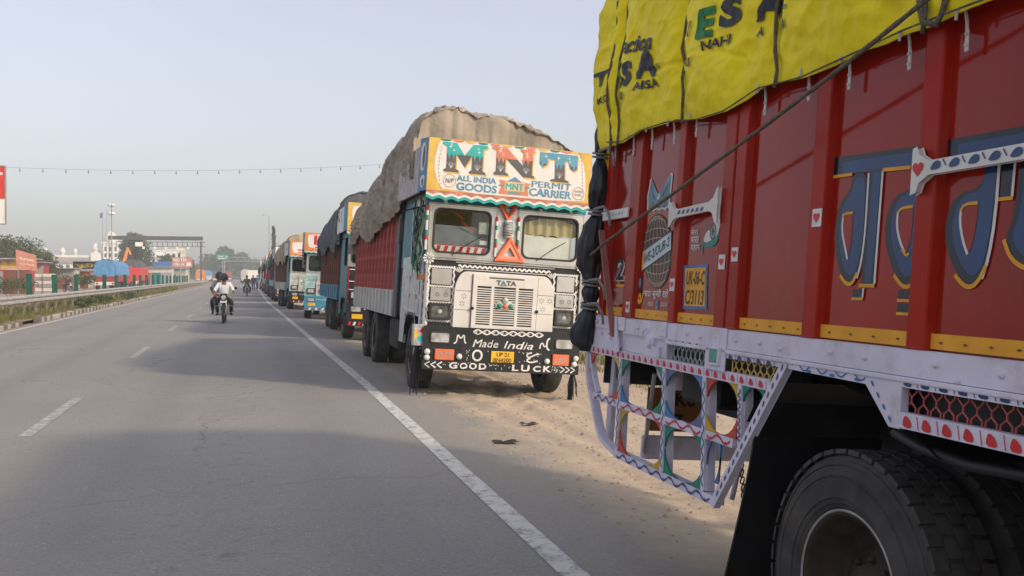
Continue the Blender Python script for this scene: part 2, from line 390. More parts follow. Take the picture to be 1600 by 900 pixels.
tag(dash, 'white broken lane marking', kind='structure')
for i in range(-2, 26):
    if i == 0: continue
    d = dash.copy(); COL.objects.link(d); d.location = (-2.16 - (0.25 if i > 6 else 0.04 * max(i, 0)), 10.5 + 9.6 * i, 0.004)

# shoulder: sand with ruts, fine near the camera
def shoulder_z(x, y):
    e = min(1.0, max(0.0, (x - 2.0) / 0.5))
    z = gz(x)
    b = 0.012 * nz(x * 2.2, y * 1.6, 3) + 0.006 * nz(x * 7, y * 7, 9) + 0.0035 * nz(x * 17, y * 17, 1)
    # churned sand under and before the front truck
    c = math.exp(-((x - 3.3) / 1.1) ** 2 - ((y - 14.2) / 2.2) ** 2)
    b += c * (0.075 * (1 - abs(nz(x * 1.7 + 0.8 * nz(y), y * 0.8, 5)) * 2.6) + 0.04 * (1 - 2.4 * abs(nz(x * 4.5, y * 2.6, 8))) + .015 * nz(x * 14, y * 11, 2) - .03)
    for (xr, ph) in ((2.95, 0.0), (3.55, 1.3), (4.15, 0.4)):
        xc = xr + 0.22 * math.sin(y * 0.33 + ph); k = math.exp(-((x - xc) / 0.13) ** 2)
        b += -0.022 * k + 0.014 * math.exp(-((x - xc - 0.23) / 0.09) ** 2) + k * 0.008 * math.sin(y * 38)
    return z + e * (b + 0.004)
mb = MB()
xs_ = [2.0 + 5.6 * (i / 96) ** 1.15 for i in range(97)]
def ygrid():
    y = 0.5
    while y < 46: yield y; y += 0.05 + max(0, y - 14) * 0.010 if y > 5 else 0.25
ysl = list(ygrid()); nx = len(xs_)
mb.v = [(x, y, shoulder_z(x, y)) for y in ysl for x in xs_]
mb.f = [(j * nx + i, j * nx + i + 1, (j + 1) * nx + i + 1, (j + 1) * nx + i) for j in range(len(ysl) - 1) for i in range(nx - 1)]; mb.m = [0] * len(mb.f)
tag(mb.build('shoulder', M_road, smooth=True), 'sandy roadside shoulder churned by tyre tracks', kind='structure')
mb = MB(); yend = ysl[-1]
for (a, b_) in ((-40, 0.5), (yend, 600)):
    mb.add([(2.0, a, 0), (7.6, a, -0.375), (7.6, b_, -0.375), (2.0, b_, 0)], [(0, 1, 2, 3)])
tag(mb.build('shoulder', M_road), 'sandy shoulder running on under the farther trucks', kind='structure')

# small stones and clods on the shoulder (uncountable)
random.seed(4); mb = MB()
def clod(mb, x, y, z, r, mi=0):
    vs = []; 
    for k in range(6):
        q = k * math.pi / 3; vs.append((x + r * math.cos(q) * random.uniform(.6, 1.3), y + r * math.sin(q) * random.uniform(.6, 1.3), z - r * .1))
    vs.append((x + random.uniform(-.3, .3) * r, y + random.uniform(-.3, .3) * r, z + r * random.uniform(.35, .8)))
    mb.add(vs, [(k, (k + 1) % 6, 6) for k in range(6)], mi)
for _ in range(3200):
    x = random.uniform(2.2, 6.5); y = random.triangular(4.5, 24, 8); r = random.choice([.006, .008, .01, .013, .02, .03]); clod(mb, x, y, shoulder_z(x, y), r)
for _ in range(250):
    x = random.uniform(-1.5, 2.1); y = random.triangular(4, 20, 7); clod(mb, x, y, 0.002, random.choice([.004, .006, .009]))
tag(mb.build('pebbles', mat('pebble', (0.26, 0.20, 0.14), 0.9, col2=(0.40, 0.33, 0.25), scale=3)), 'scattered small stones and clods on the sand', 'gravel', kind='stuff')
# two flattened rags of dry leaves / litter on the sand
for (x, y, s_, lab) in ((2.42, 9.05, 0.11, 'dark crumpled scrap lying on the sand nearer the camera'), (3.02, 10.3, 0.085, 'small dark scrap lying farther up the sand shoulder')):
    mb = MB()
    mb.sheet(lambda u, v: (x + (u - .5) * 2.2 * s_ * (1 + .3 * nz(v * 3, u)), y + (v - .5) * 1.5 * s_ * (1 + .4 * nz(u * 4, v)), shoulder_z(x, y) + .012 + .022 * abs(nz(u * 5 + x, v * 5)) + .01 * math.sin(u * 9)), 9, 7)
    tag(mb.build('litter_scrap', mat('litter', (0.05, 0.038, 0.028), 0.9, var=0.3), smooth=True), lab, 'litter')

# ---------------------------------------------------------------- median
mb = MB()
mb.sheet(lambda u, v: (-7.2 - 2.6 * u, -20 + 620 * v ** 2.2, 0.10 + 0.05 * math.sin(math.pi * u) + 0.025 * nz(u * 5, v * 90)), 10, 160)
tag(mb.build('median', M_soil, smooth=True), 'soil strip of the central median', kind='structure')
kerb = empty('kerb', (-7.12, 20, 0), label='low kerb of faded black and white blocks along the median', cat='kerb')
Mk = [mat('kerb_white', (0.46, 0.43, 0.38), 0.9, var=0.2, dirt=0.55, dscale=4), mat('kerb_black', (0.14, 0.125, 0.11), 0.9, var=0.25, dirt=0.6, dscale=4)]
kb = [MB().cbox(-0.1, 0.1, 0.012, 0.488, -0.03, 0.165, 0.02).build('kerb_block', Mk[k], kerb) for k in (0, 1)]
random.seed(9); k = 0; y = 0.0
kb[0].location = (0, 0, 0); kb[1].location = (0, 0.5, 0); y = 1.0; k = 0
while y < 95:
    miss = 13.5 < y < 16.5 or random.random() < 0.03
    if not miss: inst(kb[k % 2], kerb, (random.uniform(-.012, .012), y, random.uniform(-.03, .012)), (0, random.uniform(-.04, .04), random.uniform(-.02, .02)))
    y += 0.5; k += 1
mb = MB()
for i in range(400): mb.box(-0.1, 0.1, 95.01 + 0.5 * i, 95.49 + 0.5 * i, -0.03, 0.16, i % 2)
o = mb.build('kerb_block_row', Mk, kerb); o['kind'] = 'stuff'

# steel crash barrier
Mgal = mat('galvanised', (0.44, 0.42, 0.39), 0.6, 0.15, var=0.15, scale=3, dirt=0.35)
rail = empty('crash_barrier', (-7.75, 18, 0), label='galvanised steel crash barrier along the grassy median', cat='barrier')
pr = [(0, .62), (.035, .655), (.075, .675), (.075, .715), (.035, .74), (.015, .775), (.035, .81), (.075, .835), (.075, .875), (.035, .895), (0, .93)]
mb = MB(); mb.sheet(lambda u, v: (pr[min(10, round(u * 10))][0], 4.3 * v, pr[min(10, round(u * 10))][1]), 11, 2)
seg = mb.build('beam', Mgal, rail)
post = MB().cbox(-0.09, 0.0, -0.05, 0.05, -0.1, 0.90, 0.01).build('post', mat('weathered_post', (.20, .17, .14), .8, var=.2, dirt=.4), rail)
blk = None
for i in range(1, 44): inst(seg, rail, (0.006 * (i % 2), 4.0 * i, 0.012 * nz(i * .7) - 0.002 * i))
for i in range(1, 80): inst(post, rail, (0, 2.0 * i, 0), (0, random.uniform(-.03, .03), 0))
# green anti-glare panels
Mgp = mat('green_panel', (0.006, 0.085, 0.060), 0.5, var=0.15, dirt=0.15)
gp = empty('anti_glare_panel', (-8.2, 41.1, 0.0))
mb = MB(); mb.cbox(-0.11, 0.11, -0.015, 0.015, 0.62, 1.70, 0.008); a = mb.build('blade', Mgp, gp)
mb = MB(); mb.box(-0.03, 0.03, 0.018, 0.05, 0.1, 1.2); b = mb.build('stem', Mgal, gp)
ORD = ['first', 'second', 'third', 'fourth', 'fifth', 'sixth', 'seventh', 'eighth', 'ninth', 'tenth', 'eleventh', 'twelfth', 'thirteenth', 'fourteenth', 'fifteenth', 'sixteenth', 'seventeenth', 'eighteenth', 'nineteenth', 'twentieth', '21st', '22nd', '23rd', '24th']
Yp = [41.1, 46.2, 51.2] + [61 + 5 * i for i in range(17)]
for i, Y in enumerate(Yp):
    o = gp if i == 0 else copy_tree(gp)
    o.location = (-8.2, Y, random.uniform(-.04, .04)); o.rotation_euler = (0, random.uniform(-.04, .04), random.uniform(-.15, .15))
    tag(o, 'upright green anti-glare panel on the median, %s from the left edge of the photo' % ORD[i], 'panel', 'green anti-glare panels')

# grass on the median and beyond the shoulder
def blades(name, spots, label, m=M_grass, hmin=.1, hmax=.3, wd=.012):
    mb = MB(); vs = []; fs = []
    for (x, y, z, s_) in spots:
        h = random.uniform(hmin, hmax) * s_; q = random.uniform(0, 6.28); c, s2 = math.cos(q), math.sin(q); l = random.uniform(.1, .6) * h; q2 = random.uniform(0, 6.28)
        o = len(vs); w_ = wd * s_
        vs += [(x - c * w_, y - s2 * w_, z), (x + c * w_, y + s2 * w_, z), (x + .5 * l * math.cos(q2) + c * w_ * .6, y + .5 * l * math.sin(q2) + s2 * w_ * .6, z + .65 * h), (x + l * math.cos(q2), y + l * math.sin(q2), z + h)]
        fs += [(o, o + 1, o + 2), (o, o + 2, o + 3)]
    mb.add(vs, fs); return tag(mb.build(name, m), label, 'grass', kind='stuff')
random.seed(12); sp = []
for _ in range(42000):
    y = 22 + 90 * random.random() ** 1.6; x = -7.3 - 2.3 * random.random() ** 0.8
    if nz(x * .9, y * .45, 2) < -0.12 - 0.25 * random.random() and x > -8.0: continue
    sp.append((x, y, 0.11, random.uniform(.6, 1.3) * (0.7 if x > -7.6 else 1.1) * (1.0 + (y - 22) * .012)))
blades('median_grass', sp, 'rough green grass growing on the median under the crash barrier', wd=.012, hmin=.07, hmax=.25)
sp = []
for _ in range(26000):
    y = 4 + 30 * random.random(); x = 6.3 + 8 * random.random() ** 1.2
    if nz(x * .5, y * .5, 4) < -0.15: continue
    sp.append((x, y, gz(x) - .03, random.uniform(.7, 1.4)))
blades('field_grass', sp, 'green grass growing beyond the sandy shoulder', wd=.009, hmin=.06, hmax=.26)

# ---------------------------------------------------------------- trees and plants
def leaf_cloud(mb, c, rad, n, size, seed, mi=0, flat=1.0):
    rnd = random.Random(seed); c = Vector(c)
    for _ in range(n):
        while True:
            d = Vector((rnd.uniform(-1, 1), rnd.uniform(-1, 1), rnd.uniform(-1, 1)))
            if 0.12 < d.length < 1: break
        d = d * (0.72 + 0.28 * d.length) 
        p = c + Vector((d.x * rad[0], d.y * rad[1], d.z * rad[2]))
        a = Vector((rnd.gauss(0, 1), rnd.gauss(0, 1), rnd.gauss(0, .7))).normalized(); b_ = a.orthogonal().normalized(); b_ = (b_ * math.cos(rnd.random() * 6) + a.cross(b_) * math.sin(rnd.random() * 6))
        s_ = size * rnd.uniform(.6, 1.4)
        mb.add([p - a * s_, p + b_ * s_ * .45, p + a * s_, p - b_ * s_ * .45], [(0, 1, 2, 3)], mi)
def tree(name, loc, h, w_, lobes, leafsize, nleaf, label, seed, m=None, trunk_h=0.35, group=None, cat='tree'):
    rnd = random.Random(seed); root = empty(name, loc, label=label, cat=cat)
    if group: root['group'] = group
    mb = MB(); tr = h * 0.022 + .05
    mb.tube([(0, 0, -.1), (.02 * h * rnd.uniform(-1, 1), 0, h * trunk_h * .6), (.03 * h * rnd.uniform(-1, 1), .02 * h, h * trunk_h)], [tr * 1.3, tr, tr * .8], 7)
    cr = MB(); top = Vector((0, 0, h * trunk_h))
    for i in range(lobes):
        t = i / max(1, lobes - 1); zc = h * (trunk_h + (1 - trunk_h) * (0.18 + 0.62 * t)); q = i * 2.4 + rnd.random()
        rr = w_ * 0.5 * (1 - 0.55 * t) * rnd.uniform(.35, .75)
        c = Vector((rr * math.cos(q), rr * math.sin(q), zc)); s_ = w_ * rnd.uniform(.20, .32) * (1.1 - .35 * t)
        mb.tube([top - Vector((0, 0, h * .08)), (top + c) / 2 + Vector((0, 0, .03 * h)), c], [tr * .6, tr * .4, tr * .15], 5)
        leaf_cloud(cr, c, (s_, s_, s_ * .75), nleaf // lobes, leafsize, seed * 31 + i)
    mb.build('trunk', M_bark, root, smooth=True); cr.build('crown', m or M_leaf, root)
    return root
def shrub(name, loc, h, w_, n, size, label, seed, m=None, group=None):
    root = empty(name, loc, label=label, cat='plant'); rnd = random.Random(seed)
    if group: root['group'] = group
    st = MB(); cr = MB()
    for i in range(5):
        q = i * 1.26 + rnd.random(); tip = Vector((.4 * w_ * math.cos(q), .4 * w_ * math.sin(q), h * rnd.uniform(.6, 1)))
        st.tube([(0, 0, 0), tip * .5 + Vector((0, 0, .05 * h)), tip], [.012, .009, .004], 4)
        leaf_cloud(cr, tip * .8, (.28 * w_, .28 * w_, .3 * h), n // 5, size, seed * 7 + i)
    st.build('stem', M_bark, root); cr.build('foliage', m or M_leaf, root); return root
def at(px, D):
    """ground point at image column px (of 1600) and depth D metres"""
    l = (px - 800) / 1500 * D; return (D * 0.2648 + l * 0.9643, D * 0.9643 - l * 0.2648)
for i, (px, D, h, w_, lab) in enumerate(((172, 46, .55, .9, 'leafy weed before the barrier below the blue-sheeted truck'), (207, 52, .5, .9, 'leafy weed before the barrier, left of the lamp mast foot'), (245, 62, .6, 1.1, 'leafy weed at the barrier below the red hoarding'), (60, 44, .35, .7, 'low leafy weed at the barrier under the tilted shop banner'))):
    x, y = at(px, D); shrub('roadside_weed', (-7.45, y, .1), h, w_, 240, .07, lab, 40 + i, group='weeds along the barrier')
# ================================================================ THE RED TRUCK IN THE FOREGROUND
# local axes: x inwards from the road-side face, y towards the rear, z up; u = -y runs to the right in the picture
Mred = mat('truck_red', (0.325, 0.013, 0.005), 0.26, var=0.14, scale=1.3, dirt=0.30, dirtcol=(0.27, 0.075, 0.045), dscale=3.2, bump=0.06, bscale=1.6, spec=0.12, coat=0.0, stretch=(1, 1, .35))
Mpanel = mat('truck_red_panel', (0.275, 0.011, 0.0045), 0.10, var=0.14, scale=1.3, dirt=0.30, dirtcol=(0.25, 0.06, 0.035), dscale=3.2, bump=0.012, bscale=2.2, spec=0.26, stretch=(1, 1, .35))
Mlav = mat('lavender_paint', (0.64, 0.60, 0.71), 0.55, var=0.06, scale=5, dirt=0.40, dirtcol=(0.36, 0.29, 0.27), dscale=6)
Mlavin = Mlav
Myel = mat('yellow_strip', (0.72, 0.33, 0.014), 0.55, var=0.08, scale=9, dirt=0.10, dscale=7)
Mwhite = mat('white_paint', (0.66, 0.65, 0.62), 0.5, var=0.05, scale=6, dirt=0.15, dscale=6)
Mblack = mat('black_paint', (0.012, 0.012, 0.014), 0.55, var=0.3, scale=6)
Mrub = mat('rubber', (0.042, 0.039, 0.037), 0.75, var=0.3, scale=7, dirt=0.45, dirtcol=(0.10, 0.082, 0.066), dscale=4)
Mflap = mat('flap_rubber', (0.010, 0.010, 0.011), 0.55, var=0.3, scale=5, dirt=0.18, dirtcol=(0.05, 0.045, 0.04))
Mchas = mat('chassis', (0.018, 0.016, 0.014), 0.8, var=0.35, scale=4, dirt=0.35, dirtcol=(0.06, 0.045, 0.033))
Mheart = mat('heart_red', (0.55, 0.015, 0.02), 0.45, var=0.05)
Mnavy = mat('navy_paint', (0.006, 0.011, 0.025), 0.14, var=0.1, scale=3, spec=.35)
Mnavy2 = mat('navy_light', (0.013, 0.045, 0.145), 0.14, var=0.15, scale=3, spec=.35)
Mblu = mat('blue_paint', (0.045, 0.16, 0.40), 0.5, var=0.1)
Mteal = mat('teal_paint', (0.01, 0.22, 0.20), 0.5, var=0.12)
Mgrn = mat('green_paint', (0.012, 0.24, 0.13), 0.45, var=0.12)
Mpurp = mat('motif_navy', (0.06, 0.07, 0.20), 0.5, var=0.12)
Mredp = mat('motif_red', (0.52, 0.018, 0.05), 0.5, var=0.12)
Morange = mat('orange_plate', (0.26, 0.095, 0.012), 0.6, var=0.12, dirt=0.3, dscale=9)
Mrust = mat('rusty_iron', (0.16, 0.075, 0.035), 0.85, var=0.35, scale=14, dirt=0.2)
Msteel = mat('bare_steel', (0.36, 0.35, 0.34), 0.5, 0.5, var=0.2, scale=8, dirt=0.3, dscale=6)
Mhook = mat('hook_white', (0.55, 0.53, 0.52), 0.55, var=0.15, scale=20, dirt=0.4, dscale=12)
Mrope = mat('rope', (0.150, 0.125, 0.092), 0.95, var=0.25, scale=60, bump=0.8, bscale=90)
Myt = mat('yellow_tarp_cloth', (0.88, 0.72, 0.014), 0.5, var=0.08, scale=1.6, dirt=0.22, dirtcol=(0.52, 0.39, 0.06), dscale=1.4, bump=0.5, bscale=14, spec=0.15)
Mtxt = mat('tarp_print', (0.030, 0.034, 0.045), 0.6, var=0.3, scale=18)
Mtxtg = mat('tarp_print_green', (0.02, 0.20, 0.055), 0.6, var=0.25, scale=18)
Mbag = mat('black_plastic', (0.010, 0.012, 0.018), 0.50, var=0.3, scale=3, dirt=0.12, dirtcol=(0.08, 0.075, 0.07), bump=0.2, bscale=6, spec=0.5)
Msky_ = mat('bird_blue', (0.13, 0.25, 0.34), 0.5, var=0.2, scale=9)
Mbrown = mat('globe_brown', (0.10, 0.045, 0.022), 0.5, var=0.3, scale=14)

t0 = empty('cargo_truck', (1.95, 5.45, -0.02), (0, R(4.3), 0), label='dark red high-sided truck bed with lavender side guard, cropped at the right edge', cat='truck')
PAN = 0.03                                   # depth of the panels behind the posts
def P_out(u, v, o=0.0): return (-o, -u, v)   # on the face of posts and rails
def P_pan(u, v, o=0.0): return (PAN - o, -(u + .0775 - .0146 * u), 1.6 + (v - 1.6) * .986)
U1 = 6.6
posts = [(-0.06, 0.02), (0.328, 0.470), (0.945, 1.020), (1.443, 1.545), (1.560, 1.650), (2.174, 2.268), (2.786, 2.874)] + [(3.40 + .62 * i, 3.48 + .62 * i) for i in range(6)]
posts[-1] = (U1 - .07, U1)
for a, b in posts:   # hat-section posts
    MB().prism([(-.0, -a), (PAN + .01, -a + .012), (PAN + .01, -b - .012), (-.0, -b)], 'xy', 1.392, 2.452).build('post', Mred, t0, bevel=0.006)
for (a, b), (c, d) in zip(posts, posts[1:]):
    if c - b < 0.05: continue
    mb = MB(); n = 7
    mb.sheet(lambda s_, v: (PAN + 0.0015 + 0.0012 * nz(s_ * 2 + b * 3, v * 2), -(b - .01 + (c - b + .02) * s_), 1.392 + 1.06 * v), n, 9)
    mb.build('side_panel', Mpanel, t0, smooth=True)
    pr_ = Print(P_pan); q = MB(); q.box(PAN - .010, PAN + .003, -(c - .002), -(b + .002), 1.397, 1.446)
    ys_ = q.build('yellow_strip', Myel, t0)
    pp = Print(lambda u, v, o: (PAN - .010 - o, -u, v)); k = int((c - b) / .13) + 1
    for i in range(k):
        uu = b + (c - b) * (i + .5) / k; pp.poly([(uu - .010, 1.418), (uu, 1.423), (uu + .012, 1.420), (uu + .003, 1.414)], .002)
    pp.build('scuff_marks', Mrust, ys_)
MB().cbox(-0.012, PAN + .05, -U1, .06, 2.452, 2.486, .008).build('top_rail', Mred, t0)
mb = MB(); mb.box(PAN + .03, 2.25, -U1, .04, 1.30, 1.36); mb.build('bed_floor', Mchas, t0)
MB().box(2.2, 2.26, -U1, .04, 1.36, 2.46).build('far_side', Mred, t0)
MB().box(PAN + .03, 2.2, -.02, .03, 1.37, 2.46).build('tail_board', Mred, t0)
MB().box(PAN + .03, 2.2, -U1, -U1 + .05, 1.37, 2.9).build('head_board', Mred, t0)
# sill channel
MB().prism([(-.012, 1.302), (-.012, 1.385), (-.002, 1.390), (PAN + .02, 1.390), (PAN + .02, 1.302)], 'xz', -U1, -.40).build('sill', Mlav, t0)
MB().prism([(-.008, 1.315), (-.008, 1.383), (0, 1.390), (PAN + .02, 1.390), (PAN + .02, 1.315)], 'xz', -.396, .06).build('sill', Mlav, t0)
MB().cbox(-.020, .05, -U1, -.98, 1.282, 1.3, .004).build('sill_lip', Mlav, t0)
bolt = MB().lathe([(.0, -.012), (.007, -.010), (.010, -.004), (.011, .002)], (0, 0, 0), 'x', 10).build('bolt', Mlav, t0, smooth=True)
bolt.location = (-.013, .02, 1.35)
for u, v in [(.36, 1.352), (.95, 1.352), (1.22, 1.348), (1.52, 1.350), (1.70, 1.346), (1.90, 1.348), (2.06, 1.335), (2.40, 1.348), (2.60, 1.345), (2.95, 1.35), (3.22, 1.345), (3.5, 1.35), (.62, 1.345), (1.36, 1.34), (3.05, 1.31)]:
    inst(bolt, t0, (-.013, -u, v))
# sill cover plates under the posts
for a, b in [(.315, .43), (.90, .985), (1.43, 1.62)]:
    MB().cbox(-.020, -.0125, -b, -a, 1.20 if a > 1.2 else 1.316, 1.392, .002).build('cover_plate', Mlav, t0)
# tarpaulin hooks
hk = empty('hook_dummy'); bpy.data.objects.remove(hk)
mb = MB(); mb.cbox(-.006, .0, -.008, .008, -.115, -.045, .002); mb.tube([(-.004, 0, -.05), (-.006, 0, -.02), (-.014, 0, .012), (-.03, .002, .020), (-.042, .004, .008), (-.044, .004, -.022)], .0055, 6)
mb.lathe([(0, -.012), (.006, -.010), (.006, -.004)], (0, 0, -.06), 'x', 6); mb.lathe([(0, -.012), (.006, -.010), (.006, -.004)], (0, 0, -.095), 'x', 6)
h0 = mb.build('tarp_hook', Mhook, t0); first = True
for u in (.06, .345, .605, .885, 1.143, 1.79, 2.116, 2.383, 2.712, 2.976, 3.3, 3.7):
    on_post = any(a - .01 < u < b + .01 for a, b in posts); x = -.001 if on_post else PAN - .002
    x = min(x, .0)
    if first: h0.location = (x, -u, 2.425); first = False
    else: inst(h0, t0, (x, -u, 2.425 + random.uniform(-.006, .006)), (random.uniform(-.05, .05), 0, 0))
# painted latch bars
def latch(u0, u1, z0, z1, name, left_end, right_end):
    mb = MB(); hb = .017; L = math.hypot(u1 - u0, z1 - z0)
    ex = left_end; exr = right_end
    top = [(u0, z0 + .062 * ex), (u0 + .02, z0 + .055 * ex), (u0 + .045, z0 + .03), (u0 + .085, z0 + hb), (u1 - .085, z1 + hb), (u1 - .04, z1 + .035), (u1 - .012, z1 + .075 * exr), (u1, z1 + .08 * exr)]
    bot = [(u1, z1 - .08 * exr), (u1 - .015, z1 - .075 * exr), (u1 - .045, z1 - .03), (u1 - .085, z1 - hb), (u0 + .085, z0 - hb), (u0 + .045, z0 - .03), (u0 + .02, z0 - .055 * ex), (u0, z0 - .062 * ex)]
    mb.prism([(-u, v) for u, v in top + bot], 'yz', -.022, -.006)
    return mb.build(name, Mwhite, t0, bevel=0.004)
P_bar = lambda u, v, o=0: (-.022 - o, -u, v)
o = latch(.928, 1.448, 1.940, 1.952, 'latch_bar', 1, 1)
pr_ = Print(P_bar)
for i in range(6):
    u = 1.03 + .05 * i; pr_.poly([(u, 1.932), (u + .03, 1.938), (u + .034, 1.955), (u + .012, 1.950)], .0025)
pr_.build('motif', Mpurp, o)
mb = MB(); mb.prism([(-u, v) for u, v in [(2.80, 2.032), (2.815, 2.036), (2.828, 2.01), (2.862, 1.992), (2.875, 1.985), (3.9, 1.995), (3.9, 1.958), (2.875, 1.948), (2.862, 1.94), (2.832, 1.925), (2.82, 1.895), (2.80, 1.89)]], 'yz', -.03, -.006)
o = mb.build('latch_bar', Mwhite, t0, bevel=.004); o['label'] = 'white latch bar with a red heart on its shield'
pr_ = Print(lambda u, v, o: (-.03 - o, -u, v)); pr_.heart(2.829, 1.968, .026, .003)
pr_.build('heart', Mheart, o)
pr_ = Print(lambda u, v, o: (-.03 - o, -u, v))
for i in range(9):
    u = 2.885 + .082 * i; pr_.poly(smoothpoly([(u, 1.956), (u + .045, 1.958), (u + .05, 1.978), (u + .03, 1.986), (u + .01, 1.975)], 1), .0025); pr_.poly([(u + .055, 1.985), (u + .06, 1.987), (u + .075, 1.964), (u + .07, 1.964)], .0025)
pr_.build('motif', Mnavy2, o)
mb = MB(); mb.cbox(-.018, -.004, -.35, .045, 1.962, 2.018, .003); o = mb.build('latch_bar', Mwhite, t0)
pr_ = Print(lambda u, v, o: (-.018 - o, -u, v))
for i in range(6): u = .02 + .05 * i; pr_.poly([(u, 1.98), (u + .012, 1.984), (u + .016, 2.0), (u + .006, 1.996)], .002)
pr_.build('motif', Mpurp, o)
# stickers with hearts
for (u, v, s_, pl) in ((2.234, 1.848, .031, 'o'), (1.496, 1.690, .030, 'o'), (1.612, 1.722, .028, 'o'), (.985, 1.582, .028, 'o'), (.420, 1.452, .027, 'o')):
    b_ = 0.001; P = P_out
    mb = MB(); x = -.004; mb.cbox(x, x + .003, -u - s_, -u + s_, v - s_ * 1.12, v + s_ * 1.12, .001)
    o = mb.build('sticker', Mwhite, t0, loc=(0 if pl == 'o' else PAN - .006 - .0, 0, 0))
    Print(lambda a, b, o_: (-.004 - o_, -a, b)).heart(u, v + .002, s_ * .68, .0025).build('heart', Mheart, o)
# paintings: bird over a globe
pr_ = Print(P_pan)
bird = [(.47, 2.185), (.515, 2.150), (.56, 2.10), (.60, 2.075), (.635, 2.105), (.70, 2.15), (.765, 2.192), (.762, 2.12), (.755, 2.04), (.745, 1.985), (.72, 1.998), (.70, 1.98), (.66, 1.995), (.62, 1.985), (.58, 1.998), (.54, 1.985), (.50, 2.0), (.455, 1.985), (.452, 2.04), (.44, 2.08), (.46, 2.12)]
pr_.poly(smoothpoly(bird, 1), .002, 0)
cx, cy = .61, 2.08; pr_.poly([(cx + (u - cx) * .90, cy + (v - cy) * .90) for u, v in smoothpoly(bird, 1)], .003, 1)
for i in range(5):
    pr_.line(smoothline([(.48 + .012 * i, 2.15 - .02 * i), (.52 + .008 * i, 2.09 - .008 * i), (.56, 2.05)], 1), .004, .004, 2); pr_.line(smoothline([(.745 - .01 * i, 2.15 - .025 * i), (.70 - .01 * i, 2.11 - .012 * i), (.65, 2.06)], 1), .004, .004, 2)
for i in range(3): pr_.disc(.53 + .08 * i, 2.02, .022, .004, 2, 12)
pr_.disc(.605, 2.065, .018, .0045, 0, 10); pr_.disc(.60, 2.07, .007, .005, 2, 8)
o = pr_.build('bird_painting', [Mwhite, Msky_, Mnavy], t0)
pr_ = Print(P_pan)
gc = (.632, 1.765); ga, gb = .190, .205
lean_g = lambda u, v: (u + (1.765 - v) * .16, v)
def gl(u, v): return lean_g(gc[0] + ga * u, gc[1] + gb * v)
pr_.poly([gl(math.cos(k * math.pi / 16), math.sin(k * math.pi / 16)) for k in range(32)], .002, 0)
pr_.poly([gl(.93 * math.cos(math.pi + k * math.pi / 16), .93 * math.sin(math.pi + k * math.pi / 16) - .06) for k in range(17)], .0026, 1)
for i in range(-3, 4):
    a = i / 3.6; pr_.line([gl(a * math.cos(t), .95 * math.sin(t)) for t in [(-1.45 + 2.9 * k / 14) for k in range(15)]], .005, .0032, 2)
    if i: pr_.line([gl(math.sqrt(1 - a * a * .9) * (-1 + 2 * k / 10) * .96, a * .92 + .10 * (1 - (-1 + 2 * k / 10) ** 2) * (1 if a > 0 else -1)) for k in range(11)], .005, .0034, 2)
bandq = [(.445, 1.66), (.815, 1.77), (.80, 1.862), (.445, 1.765)]
pr_.poly([(u - .006 if u < .6 else u + .004, v + (.01 if i > 1 else -.01)) for i, (u, v) in enumerate(bandq)], .0042, 1); pr_.poly(bandq, .005, 3); pr_.poly([(.445, 1.66), (.475, 1.669), (.475, 1.775), (.445, 1.765)], .0055, 4)
pr_.text('WE-2/OUR-2', .465, 1.690, .79, 1.745, .006, 5, .02, 0, .30)
o = pr_.build('globe_painting', [mat('globe_edge', (.06, .02, .012), .5), mat('globe_blue', (.05, .06, .10), .5, col2=(.10, .04, .02), scale=5), mat('globe_line', (.45, .36, .24), .6), mat('band_pale', (.50, .60, .62), .5), Myel, mat('band_ink', (.01, .05, .06), .5)], t0)
pr_ = Print(P_pan)
pr_.disc(.43, 1.585, .028, .002, 0, 14, .05); pr_.disc(.43, 1.59, .016, .003, 1, 12, .028); pr_.line(smoothline([(.40, 1.50), (.43, 1.47), (.47, 1.49), (.48, 1.53), (.50, 1.55)], 2), .012, .002, 2); pr_.disc(.44, 1.505, .022, .003, 2, 12, .03); pr_.disc(.44, 1.505, .008, .004, 0, 10)
pr_.text('सदा सुखी रहो', .50, 1.505, .82, 1.56, .003, 3, .012); pr_.disc(.68, 1.475, .02, .002, 1, 12, .026); pr_.disc(.683, 1.475, .008, .003, 0, 8)
for k in range(5): pr_.line([(.56 + .016 * k, 1.465), (.565 + .016 * k, 1.49)], .005, .002, 3); pr_.line([(.73 + .018 * k, 1.465), (.735 + .018 * k, 1.49)], .005, .002, 3)
pr_.build('slogan_painting', [Mblack, Msky_, Myel, Mwhite], t0)
pr_ = Print(P_pan); pr_.text('2', .07, 1.60, .19, 1.73, .0022, 0, .05); pr_.text('2', .06, 1.605, .18, 1.735, .003, 1, .02); pr_.rect(.07, 1.565, .19, 1.58, .002, 2); pr_.text('11', .02, 1.62, .065, 1.74, .003, 1, .01)
pr_.build('digit_painting', [Mwhite, Mblack, Myel], t0)
# flag and slogan beside it
pr_ = Print(P_pan)
pr_.poly(smoothpoly([(1.17, 1.80), (1.20, 1.845), (1.25, 1.855), (1.29, 1.885), (1.335, 1.915), (1.335, 1.845), (1.30, 1.815), (1.25, 1.80), (1.21, 1.79)], 1), .002, 0)
pr_.poly(smoothpoly([(1.17, 1.797), (1.21, 1.788), (1.25, 1.798), (1.30, 1.813), (1.335, 1.842), (1.325, 1.79), (1.28, 1.77), (1.22, 1.768), (1.18, 1.775)], 1), .0026, 1)
pr_.line([(1.168, 1.80), (1.172, 1.735)], .008, .002, 1)
pr_.ring(1.272, 1.842, .028, .009, .0035, 2, 16, .034)
for k in range(6): a = k * math.pi / 6; pr_.line([(1.272 - .02 * math.cos(a), 1.842 - .025 * math.sin(a)), (1.272 + .02 * math.cos(a), 1.842 + .025 * math.sin(a))], .004, .0035 + .0003 * k, 2)
